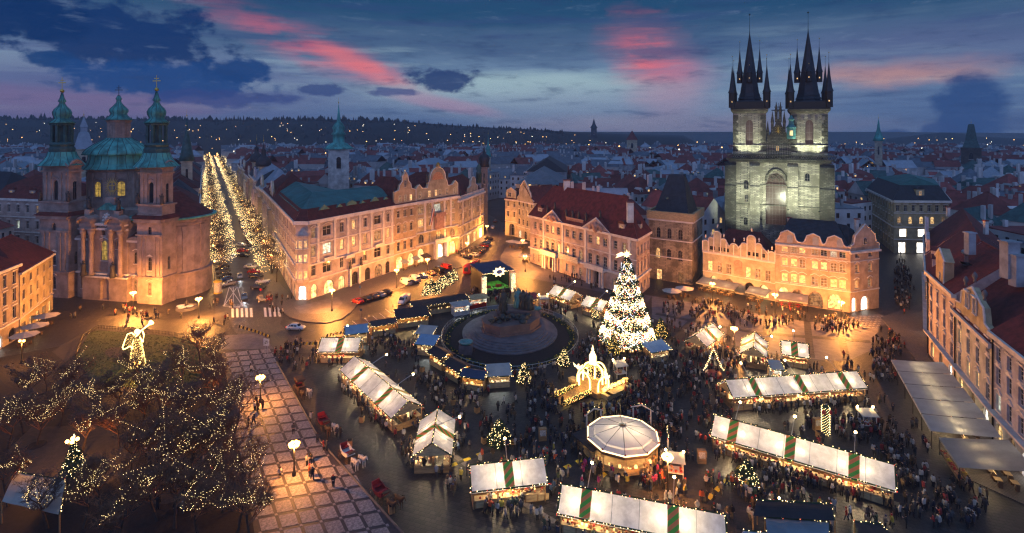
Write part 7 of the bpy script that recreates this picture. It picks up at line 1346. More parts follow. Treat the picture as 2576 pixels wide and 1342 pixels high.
for x, y in ((-9.4, -10.0), (6.5, 11.5)):
    MB().cbox(x, y, .1, 2.8, 2.2, 1.9).build('pedestal', ['granite'], mon); MB().lathe([(.9, 2.0), (1.4, 2.35), (1.55, 2.6), (1.3, 2.62), (.4, 2.4)], 16, (x, y, 0)).build('bronze_bowl', ['patina'], mon, True)
rl = thing('railing', 'grey steel crowd railing running round the oval monument', 'railing', mc)
for z in (.35, 1.05): MB().path([V3(p) for p in ell(.985, z, 64)] + [V3(ell(.985, z, 64)[0])], .05, 4).build('rail', ['steel'], rl)
pst = MB().box(-.04, -.04, 0, .04, .04, 1.1).mesh('post', ['steel'])
for p in ell(.985, 0, 64): ob('post', pst, rl, p)
for i in range(0, 64, 2): a, b = V3(ell(.985, .1, 64)[i]), V3(ell(.985, .1, 64)[(i + 2) % 64]); q = MB(); q.poly((a, b, b + V3((0, 0, .9)), a + V3((0, 0, .9)))) if i % 6 == 0 and i < 20 else None; q.v and q.build('mesh_panel', ['zinc'], rl)

# -- conifers with lights
def conifer(label, p, h, r, n=900, nb=500, bulb='bulb', br=.07, swags=0, name='lit_tree', group=None, star=None, mat='needle', pot=None, seed=1):
    rr = random.Random(seed); root = thing(name, label, 'christmas tree', p, rr.uniform(0, 6), group)
    MB().lathe([(r * .05 + .05, 0), (.03, h * .95)], 6).build('trunk', ['bark'], root); m = MB(); f0 = .06
    for i in range(n):
        q = 1 - math.sqrt(rr.random()); z = h * (f0 + (1 - f0) * q); R_ = r * (1 - q) ** .92 * (1.0 + .16 * math.sin(q * 38)) + .05; a = rr.uniform(0, 6.283); k = math.sqrt(rr.uniform(.25, 1.06)); x, y = R_ * k * math.cos(a), R_ * k * math.sin(a); s = (.10 + .055 * r) * rr.uniform(.7, 1.5)
        o = V3((math.cos(a), math.sin(a), rr.uniform(-.55, .1))).normalized() * s * 1.7; t_ = V3((-math.sin(a), math.cos(a), rr.uniform(-.3, .3))) * s * .7; c = V3((x, y, z)); m.poly((c - o * .4 + t_, c - o * .4 - t_, c + o)); m.poly((c - o * .2 + V3((0, 0, s * .5)), c + o * .9, c - o * .2 - V3((0, 0, s * .45))))
    cr = m.build('crown', [mat], root); b = MB()
    for i in range(nb):
        q = 1 - math.sqrt(rr.random()); z = h * (f0 + (1 - f0) * q); R_ = r * (1 - q) ** .92 * (rr.uniform(1.0, 1.2) if swags else rr.uniform(.85, 1.1)) + .08; a = rr.uniform(0, 6.283); b.octa((R_ * math.cos(a), R_ * math.sin(a), z), br * rr.uniform(.7, 1.3), rr.choice((0, 0, 0, 0, 1, 1, 0, 2)) if swags else 0)
    o = b.build('light_string', [bulb, 'bulb_white', 'bulb_red'], root); o['kind'] = 'stuff'
    if swags:
        for k in range(swags):
            q = .06 + .76 * k / (swags - 1); m = MB()
            for s in range(5):
                a0, a1 = 2 * math.pi * (s + k * .37) / 5, 2 * math.pi * (s + 1 + k * .37) / 5; R_ = r * (1 - q) * 1.08 + .15; pts = []
                for j in range(13): t_ = j / 12; a = a0 + (a1 - a0) * t_; d = math.sin(math.pi * t_); pts.append((R_ * (1 + .06 * d) * math.cos(a), R_ * (1 + .06 * d) * math.sin(a), h * (q + .10) - d * h * .085))
                m.path(pts, .055, 4)
            m.build('light_garland', ['bulb_white'], root)
        for k in range(46):
            q = 1 - math.sqrt(rr.random()); a = rr.uniform(0, 6.28); R_ = r * (1 - q) * 1.04; m = MB(); g = rr.choice((0, 1, 1)); m.ball((0, 0, 0), .28, 0, 6) if g else m.prism([(-.35, 0, 0), (0, 0, .7), (.35, 0, 0), (.5, 0, .6), (-.5, 0, .6)], (0, .12, 0)); m.build('ornament', ['bulb_white' if g else 'star_glow'], root, False, (R_ * math.cos(a), R_ * math.sin(a), h * (.08 + .86 * q)), a + 1.57)
    if star:
        m = MB(); z = h + star * .5; pts = []
        for k in range(16): a = math.pi * k / 8; q = star * (1.0 if k % 2 == 0 else .45) * (1.25 if k % 4 == 0 else 1); pts.append((q * math.cos(a), -.1, z + q * math.sin(a)))
        m.prism(pts, (0, .25, 0)); m.build('star', ['star_glow'], root, False, None, -root.rotation_euler.z)
        if star > .6: m = MB(); m.prism([(-.3, -.1, z), (-1.2, -.1, z + .5), (-2.4, -.1, z - .1), (-2.0, -.1, z - .25), (-2.5, -.1, z - .8), (-1.0, -.1, z - .3)], (0, .22, 0)); m.build('star_tail', ['star_glow'], root, False, None, -root.rotation_euler.z)
    return root
gt = conifer('towering christmas tree wound with white light garlands and a comet star', gp(1577, 866), 19.6, 5.4, 16000, 8000, 'bulb', .074, 7, 'great_christmas_tree', None, .85, seed=5)
for q in range(6): a = q * 1.05; plight('lamp', gt, V3((6.2 * math.cos(a), 6.2 * math.sin(a), 3 + q * 1.2)), (1, .82, .5), 160, .4)  # added point lights round the crown, standing in for the light of its bulbs
for lab, u, v, h, r in (('small cone shaped lit tree at the foot of the great tree, on the camera side', 1543, 890, 4.6, 1.5), ('small cone shaped lit tree right of the great tree', 1663, 848, 4.6, 1.5), ('small lit tree before the monument railing, nearer the pale blue cabin', 1318, 962, 3.8, 1.4), ('small lit tree at the lower right of the monument railing', 1418, 918, 3.6, 1.3), ('round lit tree amid planters left of the round pavilion', 1256, 1112, 3.6, 1.9), ('lit tree behind the long bottom stall at right', 1879, 1222, 3.6, 1.6), ('lit tree in the park below the lamp, topped with a small cross', 186, 1224, 6.0, 2.0), ('small lit tree left of the great tree behind the monument', 1502, 800, 3.6, 1.3)):
    t_ = conifer(lab, gp(u, v), h, r, 1100, 260, 'bulb_gold' if u in (1543, 1663) else 'bulb', .05, 0, 'lit_tree', 'small lit christmas trees', None, seed=u)
    if u == 186: MB().box(-.08, -.05, 6, .08, .05, 7.0).box(-.5, -.05, 6.45, .5, .05, 6.6).build('cross', ['star_glow'], t_)
for k, (u, v) in enumerate(((1073, 745), (1086, 734), (1098, 740), (1108, 728), (1118, 722), (1130, 716), (1142, 706))):
    conifer('rooftop lit tree on the long timber hut, %s from the left' % (['first'] + names)[k], gp(u, v, 3.1), 3.8, 1.25, 620, 120, 'bulb', .06, 0, 'lit_tree', 'lit trees on the long timber hut', None, seed=u)
# wire tree, pillar of lights, and the timber base round the great tree
p = gp(1795, 945); wt = thing('wire_tree', 'christmas tree outline of bare bulbs standing in the crowd', 'light sculpture', p); m = MB(); g_ = [(-2.2, 0, .8), (-1.2, 0, 2.0), (-1.5, 0, 2.0), (-.7, 0, 3.3), (-.9, 0, 3.3), (0, 0, 5.2), (.9, 0, 3.3), (.7, 0, 3.3), (1.5, 0, 2.0), (1.2, 0, 2.0), (2.2, 0, .8)]
m.path(g_, .06, 5); m.build('frame', ['wood'], wt); m = MB(); bulbs(m, g_, .38, .15, 0); m.build('bulb', ['star_glow'], wt)['kind'] = 'stuff'; MB().lathe([(1.6, 0), (1.6, .5), (.4, .7)], 10).build('base', ['leather_red'], wt)
p = gp(2077, 1092); lp_ = thing('light_pillar', 'pillar wound with bulbs and a red bow in the lower right crowd', 'light sculpture', p); MB().lathe([(.55, 0), (.5, 4.2), (.3, 4.5)], 10).build('post', ['garland'], lp_); m = MB(); [m.octa((.6 * math.cos(t_ * 2.4), .6 * math.sin(t_ * 2.4), t_ * .023), .05) for t_ in range(190)]; m.build('light_string', ['bulb'], lp_)['kind'] = 'stuff'; MB().ball((-.5, -.4, 3.6), .35, 0, 6).ball((.5, -.4, 3.6), .35, 0, 6).build('bow', ['red_cloth'], lp_)
bs = thing('toy_village', 'ring of small dark timber house fronts at the foot of the great tree', 'decoration', gp(1577, 870)); random.seed(2)
for k in range(9):
    a = math.pi + .25 + k * .33; x, y = 5.6 * math.cos(a), 5.6 * math.sin(a) + 1; hh = rnd(1.4, 2.2); m = MB().box(-.7, -.1, 0, .7, .1, hh); m.prism([(-.8, -.1, hh), (.8, -.1, hh), (0, -.1, hh + .8)], (0, .2, 0)); m.box(-.4, -.14, .5, -.1, -.1, 1.0, 1); m.box(.1, -.14, .5, .4, -.1, 1.0, 1); m.build('house_front', ['wood_dark', 'glass_lit'], bs, False, (x, y, 0), a + math.pi / 2)

# -- glowing arch gate with a ramp
gc = gp(1478, 985); gt_a = math.radians(38); ga = thing('arch_gate', 'festive wooden ramp and gate of glowing yellow arches in the middle of the market', 'gate', gc, gt_a - math.pi / 2)
def garch(x, y, z, w, h, rz_=0.0, name='glowing_arch'):
    m = MB(); pts = [(-w / 2, 0, 0)] + [(-w / 2 * math.cos(a), 0, h - w / 2 + w / 2 * math.sin(a)) for a in [math.pi * i / 10 for i in range(11)]] + [(w / 2, 0, 0)]
    m.path(pts, .20, 6, 0);
    for dx in (-.16, .16): m.path([(p[0] * (1 + dx * .6), p[1], p[2] + dx) for p in pts], .06, 4, 1)
    return m.build(name, ['angel_glow', 'garland'], ga, False, (x, y, z), rz_)
m = MB()
for i in range(22): m.box(-1.6, -8.4 + i * .34, .05 + i * .045, 1.6, -8.4 + i * .34 + .33, .12 + i * .045)
m.build('ramp_boards', ['wood'], ga); MB().box(-3.6, -.9, 0, 3.6, 4.6, 1.1).build('platform', ['wood'], ga)
garch(0, -.9, 1.0, 3.2, 3.6); garch(0, 4.0, 1.0, 3.2, 4.4); garch(-3.0, 1.6, 1.0, 3.2, 3.0, 1.57); garch(3.0, 1.6, 1.0, 3.2, 3.0, 1.57); garch(0, 1.6, 1.6, 4.4, 4.6, .4)
m = MB()
for k in range(8): t_ = 2 * math.pi * k / 8; m.path([(2.9 * math.cos(t_), 1.6 + 2.7 * math.sin(t_), 3.6), (1.7 * math.cos(t_), 1.6 + 1.6 * math.sin(t_), 5.0), (0, 1.6, 5.7)], .1, 4)
m.build('garland_dome', ['garland'], ga); m = MB()
for k in range(700): t_ = rnd(0, 6.28); q = rnd(0, 1); r_ = 2.9 * (1 - q * q); m.octa((r_ * math.cos(t_), 1.6 + r_ * .93 * math.sin(t_), 3.5 + 2.2 * q), .06)
m.build('light_string', ['bulb_gold'], ga)['kind'] = 'stuff'
m = MB().box(-.75, -.2, 0, .75, .2, 2.0); m.prism([(.75 * math.cos(a), -.2, 2 + .8 * math.sin(a)) for a in [math.pi * i / 8 for i in range(9)]], (0, .4, 0)); m.lathe([(.35, 2.7), (.5, 2.9), (.15, 3.3), (.3, 3.5), (.03, 4.6)], 6); m.build('lantern', ['star_glow'], ga, False, (0, 1.6, 5.6), .3)
for x, y, z in ((-3.2, .4, 4.2), (3.4, 2.2, 4.0)):
    m = MB(); m.ball((0, 0, 0), .34, 0, 7, 1.5); m.ball((.1, 0, .62), .2, 0, 6); m.prism([(-.2, 0, .1), (-1.2, 0, .8), (-.9, 0, 0), (-.3, 0, -.2)], (0, .12, 0)); m.prism([(.2, 0, .1), (1.1, 0, .9), (.9, 0, .1), (.3, 0, -.2)], (0, .12, 0)); m.build('lit_angel', ['star_glow'], ga, False, (x, y, z), rnd(-.5, .5))
for x in (-1.85, 1.85):
    MB().box(x - .22, -8.6, .5, x + .22, -1.0, 1.4).build('ramp_rail', ['garland'], ga); m = MB()
    for k in range(420): m.octa((x + rnd(-.32, .32), rnd(-8.6, -1.0), rnd(.6, 1.55)), .06, 0 if random.random() < .93 else 1)
    m.build('light_string', ['bulb_gold', 'bulb_red'], ga)['kind'] = 'stuff'
for x0, x1, y in ((-5.6, -3.0, -.4), (3.0, 5.6, .2)):
    MB().box(x0, y, .95, x1, y + 1.6, 1.05).box(x0 + .1, y + .1, 0, x1 - .1, y + 1.5, .95).build('counter', ['wood_pale'], ga)
MB().box(3.9, 1.0, .95, 5.6, 8.4, 1.05).box(4.0, 1.2, 0, 5.4, 8.2, .95).build('counter', ['wood_pale'], ga); m = MB(); [m.octa((3.7 + rnd(-.3, .3), rnd(.6, 8.4), rnd(1.2, 2.1)), .065) for _ in range(420)]; m.build('light_string', ['bulb_gold'], ga)['kind'] = 'stuff'
for x, y, z in ((0, -2, 2.4), (-3.6, -1.4, 2.2), (3.8, 0, 2.2), (0, 2, 3.2), (4.6, 5, 2.4), (0, -6, 2.0)): plight('lamp', ga, V3((x, y, z)), (1, .66, .18), 130, .3)
ga.scale = (.86, .86, .80)
# -- stage
sp_ = gp(1250, 738); sg = thing('stage', 'black concert stage with dark blue canopy, green floor and glowing side towers', 'stage', sp_, math.radians(28))
MB().box(-4.5, -.5, 0, 4.5, 8, 1.2).build('platform', ['black'], sg); MB().box(-4.4, -.4, 1.2, 4.4, 7.6, 1.25).build('stage_floor', ['stage_green'], sg); MB().box(-4.8, -.6, 0, -4.5, 8, 6.4).box(-4.5, 7.8, 0, 4.8, 8, 6.4).box(4.5, 1.5, 0, 4.8, 8, 6.4).build('curtain', ['black'], sg)
m = MB(); m.prism([(-5, -1.2, 6.4), (5, -1.2, 6.4), (5, 8.3, 7.0), (-5, 8.3, 7.0)], (0, 0, .25)); m.build('canopy', ['cloth_navy'], sg)
for x in (-4.7, 4.7):
    MB().box(x - .7, -1.5, 0, x + .7, -.7, 5.6).build('side_tower', ['wood_white'], sg); m = MB()
    for k in range(260): m.octa((x + rnd(-.7, .7), -1.55, rnd(.2, 5.5)), .08)
    m.build('light_string', ['star_glow'], sg)['kind'] = 'stuff'
m = MB(); pts = []
for k in range(18): a = math.pi * k / 9; q = 1.5 if k % 2 == 0 else .95; pts.append((q * 1.5 * math.cos(a), -1.6, q * math.sin(a)))
m.prism(pts, (0, .2, 0)); em = m.build('emblem', ['star_glow'], sg, False, (0, 0, 6.6)); MB().prism([(.95 * math.cos(a), -1.68, .6 * math.sin(a)) for a in [math.pi * i / 8 for i in range(16)]], (0, .06, 0)).build('emblem_face', ['screen_blue'], em)
for x in (-2, 1.5): MB().box(x - .8, 1.5, 1.25, x + .8, 2.3, 1.9).build('stage_table', ['leather_red'], sg)
for k in range(4): MB().tube((-2.5 + k * 1.4, 4, 1.25), (-2.5 + k * 1.4, 4, 2.8), .04, None, 4).build('microphone_stand', ['iron'], sg)
for x in (-2.5, 2.5): plight('lamp', sg, V3((x, 3, 5.8)), (.75, 1, .5), 420, .3)
string('light_string', sg, [[(-5, -1.2, 6.4), (5, -1.2, 6.4)]], .3, .07, False)
# -- glowing angel
ag = thing('light_angel', 'tall golden angel of lights blowing a raised trumpet above the lawn', 'light sculpture', gp(345, 921)); m = MB(); random.seed(14)
MB().lathe([(1.45, 0), (1.15, .8), (.7, 3.5), (.55, 5.0), (.66, 5.9), (.2, 6.5)], 14).build('robe_frame', ['wood_dark'], ag, True)
for k in range(900):
    q = random.random() ** 1.3; r_ = 1.5 * (1 - q) + .62 * q if q < .85 else .6; t_ = rnd(0, 6.28); m.octa((r_ * math.cos(t_), r_ * math.sin(t_), q * 6.0), .055)
m.build('light_string', ['angel_glow'], ag)['kind'] = 'stuff'
MB().ball((0, 0, 6.95), .5, 0, 10, 1.15).build('head', ['angel_glow'], ag); MB().path([(.5, -.1, 5.9), (1.35, -.2, 5.0), (1.55, -.25, 6.4), (1.3, -.3, 7.2)], .14, 5).path([(-.2, -.4, 5.9), (.5, -.5, 6.5), (.95, -.4, 7.1)], .14, 5).build('arms', ['angel_glow'], ag)
MB().path([(.35, -.3, 6.8), (1.6, -.3, 7.7), (2.6, -.3, 8.5), (3.1, -.3, 8.95)], [.09, .12, .2, .55], 8).build('trumpet', ['angel_glow'], ag)
wp = [(-.5, .2, 6.0), (-1.3, .3, 6.6), (-2.2, .3, 6.3), (-2.7, .3, 5.0), (-3.2, .3, 3.6), (-3.0, .3, 3.2), (-2.3, .3, 3.5), (-1.6, .3, 3.9), (-1.2, .3, 3.4), (-.9, .3, 3.8), (-.6, .3, 5.0)]
m = MB().path(wp, .11, 5); [bulbs(m, [wp[0], wp[k]], .3, .05, .08) for k in (2, 3, 4, 6, 7)]; m.build('wing', ['angel_glow'], ag); plight('lamp', ag, V3((0, -2.2, 3.5)), (1, .66, .2), 260, .5)
# -- awnings, parasols
def awning(label, P, ang, L, dep, mat='awning', h0=2.5, h1=3.3, glow=True, red=False, group='restaurant awnings'):
    root = thing('awning', label, 'awning', P, ang, group); n = 6; m = MB()
    for j in range(n): q0, q1 = j / n, (j + 1) / n; z = lambda q: h1 + (h0 - h1) * q - .08 * math.sin(q * math.pi); m.poly(((0, -dep * q0, z(q0)), (0, -dep * q1, z(q1)), (L, -dep * q1, z(q1)), (L, -dep * q0, z(q0))))
    m.poly(((0, -dep, h0), (0, -dep, h0 - .3), (L, -dep, h0 - .3), (L, -dep, h0))); m.build('canvas', [mat], root)
    for x in (.05, L - .05): MB().tube((x, -dep + .05, 0), (x, -dep + .05, h0), .05, None, 5).build('post', ['iron'], root)
    for k in range(int(L / 2)):
        for y in ((-1.2, -3.0) if dep > 3.5 else (-1.4,)):
            m = MB().cbox(1 + k * 2, y, .72, .9, .8, .05); m.tube((1 + k * 2, y, 0), (1 + k * 2, y, .72), .05, None, 5); t_ = m.build('table', ['red_cloth' if red else 'wood_pale'], root)
            q = MB(); [q.cbox(1 + k * 2 + sx * .7, y, .0, .4, .42, .45).cbox(1 + k * 2 + sx * .9, y, .45, .06, .42, .45) for sx in (-1, 1)]; q.build('chairs', ['wood_dark'], root)['kind'] = 'stuff'
    if glow: [plight('lamp', root, V3((x, -dep * .5, h0 - .35)), (1, .3, .16) if red else (1, .72, .36), 85, .15) for x in ([L * .25, L * .75] if L > 5 else [L * .5])]
    if glow: MB().tube((.3, -dep * .5, h0 - .12), (L - .3, -dep * .5, h0 - .12), .035, None, 4).build('lamp_tube', ['counter_glow'], root)
    return root
def aw_on(b, i, u0, u1, dep, label, **k):
    A, d, n, L, ang = b.frame_of(i); f0, f1 = sfrac(A + b.o, A + b.o + d * L, u0), sfrac(A + b.o, A + b.o + d * L, u1); return awning(label, A + b.o + d * f0 * L + n * .9, ang, (f1 - f0) * L, dep, **k)
aw_on(sch, 0, 1770, 1864, 4.6, 'wide grey awning over lit tables at the left of the arcaded house'); aw_on(sch, 0, 1889, 1942, 4.2, 'short grey awning at the right of the arcaded house'); aw_on(wh, 0, 1958, 2034, 4.6, 'awning with red lit tables before the three gabled house', red=True)
aw_on(b2, 0, ux(1430), ux(1490), 1.6, 'small beige shop awning, left one on the salmon house', glow=False); aw_on(b2, 0, ux(1545), ux(1603), 1.6, 'small beige shop awning, right one on the salmon house', glow=False); aw_on(b3, 0, ux(1630), ux(1705), 2.2, 'brown shop awning on the ornate yellow house', mat='cloth_brown', glow=False)
rowd = (RP[3] - RP[2]).normalized(); q0 = V3((82.6, 100.6, 0)); pos = q0.copy(); dv = [(RP[3] - RP[2]).normalized()] * 3 + [(RP[4] - RP[3]).normalized()] * 3
for k, lab in enumerate(('farthest', 'second', 'third', 'fourth', 'fifth')):
    d = dv[k]; nrm = V3((d.y, -d.x, 0)); awning('long pale terrace awning before the right hand houses, %s from the lane' % lab, pos + nrm * 1.0 + V3((0, 0, .12)), math.atan2(d.y, d.x), 5.3, 8.2, 'awning_pale', 2.7, 3.7, True); pos = pos + d * 5.5
d = (RP[5] - RP[4]).normalized(); nrm = V3((d.y, -d.x, 0)); fs = awning('large grey market awning over fruit boxes at the right edge', pos + nrm * .6 + d * .6 + V3((0, 0, .1)), math.atan2(d.y, d.x), 7.6, 8.0, 'awning', 2.6, 4.0, True)
for k in range(14): gd = MB(); gd.box(-.5, -.35, .5, .5, .35, .8, 0); [gd.ball((rnd(-.4, .4), rnd(-.25, .25), .85), .1, 1, 5) for _ in range(12)]; gd.build('fruit_box', ['wood', random.choice(['goods', 'paint_yellow', 'red_cloth'])], fs, False, (.6 + (k % 7) * 1.0, -7.6 + (k // 7) * .9, 0))
def parasol(label, u, v, s=2.4, mat='parasol', glow=False, group='white cafe parasols'):
    root = thing('parasol', label, 'parasol', gp(u, v, 2.8) * 1.0, rnd(0, 1), group); root.location.z = 0; MB().tube((0, 0, 0), (0, 0, 3.0), .04, None, 6).build('pole', ['iron'], root)
    for k in range(8): a, b = k * math.pi / 4, (k + 1) * math.pi / 4; m = MB(); m.poly(((s * math.cos(a), s * math.sin(a), 2.35), (s * math.cos(b), s * math.sin(b), 2.35), (0, 0, 3.05))); m.build('canopy_panel', [mat], root)
    q = MB(); [q.cbox(x, y, 0, .5, .5, .75) for x, y in ((.9, .4), (-.9, -.3), (.2, -1.1), (-.3, 1.1))]; q.build('chairs', ['wood_dark'], root)['kind'] = 'stuff'
    if glow: plight('lamp', root, V3((.3, 0, 2.1)), (1, .66, .3), 50, .15)
    return root
for lab, u, v, g in (('square white parasol beside the cafe corner, farthest one', 117, 790, False), ('white parasol in the middle of the three before the cafe', 88, 815, True), ('nearest of the three white parasols before the cafe', 62, 838, True), ('pale parasol before the stone tower house, left one', 1690, 728, True), ('pale parasol before the stone tower house, right one', 1722, 722, True), ('pale parasol by the small arcade house, left one', 1288, 605, False), ('pale parasol by the small arcade house, right one', 1312, 608, False), ('pale parasol at the left corner of the palace', 1322, 640, True)): parasol(lab, u, v, 2.7, 'parasol', g)
# dark tents at the bottom right, white tent at the bottom left
def tent(label, us, mat, hs, wallm='wood', mid=None):
    P = [gp(u, v, h) for (u, v), h in zip(us, hs)]; c = sum(P, V3()) / 4; c.z = 0; root = thing('market_tent', label, 'tent', c, 0, 'tents along the bottom edge'); m = MB(); n = 6
    for i in range(n):
        for j in range(n):
            f = lambda a, b: lerp(lerp(P[0], P[1], a), lerp(P[3], P[2], a), b) - c + V3((0, 0, .25 * math.sin(math.pi * b) - .06 * abs(math.sin(a * 9))))
            m.poly((f(i / n, j / n), f((i + 1) / n, j / n), f((i + 1) / n, (j + 1) / n), f(i / n, (j + 1) / n)))
    m.build('canopy', [mat], root, True)
    for p in P: MB().box(-.06, -.06, 0, .06, .06, p.z).build('post', [wallm], root, False, (p.x - c.x, p.y - c.y, 0))
    string('light_string', root, [[P[3] - c, P[2] - c], [P[2] - c, P[1] - c]], .32, .055); return root
tent('black food tent with a garland edge at the bottom right', [(1895, 1298), (2100, 1310), (2090, 1268), (1905, 1258)], 'cloth_dark', (2.9, 2.9, 3.0, 3.0)); tent('grey sheet canopy at the bottom edge right of centre', [(1930, 1350), (2085, 1352), (2085, 1312), (1925, 1302)], 'zinc', (2.6, 2.6, 2.6, 2.6)); tent('dark maroon tent at the bottom right beside the black one', [(2170, 1390), (2290, 1400), (2215, 1318), (2150, 1312)], 'cloth_dark', (2.6,) * 4); tent('small blue tent roof cut by the bottom edge', [(1850, 1385), (2080, 1390), (2080, 1350), (1870, 1335)], 'cloth_blue', (2.2,) * 4)
tent('pale blue white tent in the park at the bottom left', [(5, 1262), (150, 1295), (166, 1208), (42, 1188)], 'awning_pale', (2.7,) * 4)
p = gp(1960, 1300); plight('lamp', thing('hanging_lamp', 'bare bulb glowing under the black food tent', 'lamp', (p.x, p.y, 2.3)), V3((0, 0, -.3)), (1, .7, .35), 120, .1); MB().ball((0, 0, 0), .12, 0, 6).build('bulb', ['globe_small'], bpy.data.objects['hanging_lamp'])
# -- bare trees wound with lights
def bare_tree(seed, h, spread, levels=4, mat='twig', lights=0, lines=6, br=.05, net=0):
    r = random.Random(seed); T = MB(); K = MB(); tips = []; paths = []
    def grow(p, d, L, rad, lev, m):
        n = 3; pts = [p]; q = p.copy(); dd = d.copy()
        for i in range(n): dd = (dd + V3((r.uniform(-.2, .2), r.uniform(-.2, .2), r.uniform(-.02, .18)))).normalized(); q = q + dd * (L / n); pts.append(q.copy())
        m.path(pts, [rad * (1 - .45 * i / n) for i in range(n + 1)], 5 if lev < 2 else 3)
        if lev >= 1: paths.append(pts)
        if lev >= levels:
            for i in range(10): a = r.uniform(0, 6.28); e = pts[r.randrange(1, n + 1)]; s = V3((math.cos(a), math.sin(a), r.uniform(-.1, .9))).normalized() * r.uniform(.4, 1.0); w = V3((-s.y, s.x, s.z * .2)).normalized() * .027; K.poly((e - w, e + w, e + s))
            return
        for k in range(r.choice((3, 3, 4)) if lev else 6):
            a = r.uniform(0, 6.28); e = pts[r.randrange(1 if lev else 2, n + 1)]; nd = (dd * r.uniform(.5, .9) + V3((math.cos(a), math.sin(a), r.uniform(.0, .5))) * spread).normalized(); grow(e, nd, L * r.uniform(.55, .78), rad * .5, lev + 1, K)
    grow(V3((0, 0, 0)), V3((0, 0, 1)), h * .42, h * .020, 0, T)
    B = MB()
    for k in range(net):
        a, z, pts = r.uniform(0, 6.28), r.uniform(.34, .98), []
        for j in range(16): a += r.uniform(.1, .42); z = min(1.05, max(.3, z + r.uniform(-.1, .1))); R_ = h * .56 * math.sqrt(max(.05, 1 - ((z - .62) / .48) ** 2)) * r.uniform(.75, 1.08); pts.append(V3((R_ * math.cos(a), R_ * math.sin(a), h * z)))
        random.seed(k); bulbs(B, pts, lights, br, .06)
    for k in range(lines):
        ps = [r.choice(paths)[-1] for _ in range(5)]; ps.sort(key=lambda p: math.atan2(p.y, p.x) + r.uniform(-.5, .5)); fine = []
        for a, b in zip(ps, ps[1:]):
            if (a - b).length > h * .5: continue
            for j in range(7): t_ = j / 6; fine.append(lerp(a, b, t_) - V3((0, 0, math.sin(math.pi * t_) * (a - b).length * .16)) + V3((r.uniform(-.12, .12), r.uniform(-.12, .12), r.uniform(-.1, .1))))
        random.seed(k); bulbs(B, fine, lights, br, .05)
    return T.mesh('trunk', ['bark']), K.mesh('crown', [mat]), B.mesh('light_string', ['bulb'])
PT = [bare_tree(s, 8.5, .95, 4, m, .38, n, .024) for s, m, n in ((1, 'twig', 4), (2, 'twig_red', 5), (3, 'twig_red', 3), (4, 'twig_red', 4))]
def put_tree(name, label, meshes, p, sc, rz, group, lightmat=None):
    o = thing(name, label, 'tree', p, rz, group); o.scale = (sc, sc, sc)
    ob('trunk', meshes[0], o); ob('crown', meshes[1], o); l = ob('light_string', meshes[2], o); l['kind'] = 'stuff'; return o
random.seed(40)
PARK = [(60, 1030, 'by the left edge below the cafe lamp'), (118, 985, 'in the upper left of the park'), (178, 1020, 'left of the lawn, second row'), (20, 1130, 'at the left edge beside the clearing'), (238, 1062, 'below the lawn at left'), (92, 1120, 'above the park clearing'), (296, 1040, 'below the left of the angel'), (352, 1085, 'straight below the angel'), (405, 1035, 'below the right of the angel'), (455, 985, 'at the right tip of the lawn'), (505, 925, 'at the top right corner of the park'), (528, 1005, 'on the right edge of the park, upper one'), (470, 1100, 'right of the park middle'), (548, 1095, 'on the right edge of the park, middle one'), (390, 1160, 'in the middle of the park'), (255, 1290, 'right of the pale tent'), (120, 1330, 'in front of the pale tent'), (395, 1310, 'at the bottom of the park, centre'), (480, 1225, 'lower right of the park'), (565, 1215, 'on the right edge of the park, lower one'), (600, 1335, 'at the bottom right corner of the park'), (500, 1350, 'at the bottom of the park, right of centre'), (300, 1380, 'at the bottom of the park, left of centre'), (20, 1275, 'left of the pale tent'), (545, 935, 'by the pale forecourt above the promenade'), (430, 1240, 'in the lower middle of the park'), (330, 1215, 'right of the lit tree with a cross'), (560, 1290, 'by the promenade edge near the bottom'), (205, 1150, 'at the right of the clearing'), (150, 1075, 'at the top of the clearing'), (300, 1130, 'between the angel and the clearing'), (420, 1090, 'in the upper middle of the park'), (520, 1165, 'three trees in from the promenade'), (210, 1330, 'below the lit tree with a cross'), (440, 1330, 'at the bottom, left of the corner trees'), (585, 1110, 'touching the promenade at mid height'), (575, 1160, 'overlapping the promenade edge'), (610, 1270, 'overlapping the promenade near the bottom'), (550, 1040, 'overlapping the promenade edge, upper one'), (630, 1380, 'cut by the bottom edge at the promenade'), (60, 1090, 'by the left edge of the clearing'), (360, 1000, 'just below the lamp of the angel')]
for i, (u, v, w) in enumerate(PARK): put_tree('park_tree', 'bare winter tree strung with tiny lights %s' % w, PT[i % 4], gp(u, v), rnd(.92, 1.2), rnd(0, 6), 'bare lit trees of the park')
for u, v in ((110, 985), (178, 1020), (455, 985), (390, 1160), (480, 1225), (92, 1120)): MB().lathe([(1.3, .0), (1.2, .06)], 12).build('tree_pit', ['soil'], None, False, gp(u, v) + V3((0, 0, .012)))['kind'] = 'structure'
AV = [bare_tree(s, 9.0, .8, 4, 'twig', .85, 0, .055, 7) for s in (11, 12, 13)]
random.seed(41); ordn = ['first', 'second', 'third', 'fourth', 'fifth', 'sixth', 'seventh', 'eighth', 'ninth', 'tenth', 'eleventh', 'twelfth', 'thirteenth', 'fourteenth', 'fifteenth', 'sixteenth', 'seventeenth', 'eighteenth']
ordn += ['nineteenth', 'twentieth'] + ['twenty ' + q for q in ordn[:9]] + ['thirtieth'] + ['thirty ' + q for q in ordn[:9]] + ['fortieth'] + ['forty ' + q for q in ordn[:9]] + ['fiftieth'] + ['fifty ' + q for q in ordn[:9]]
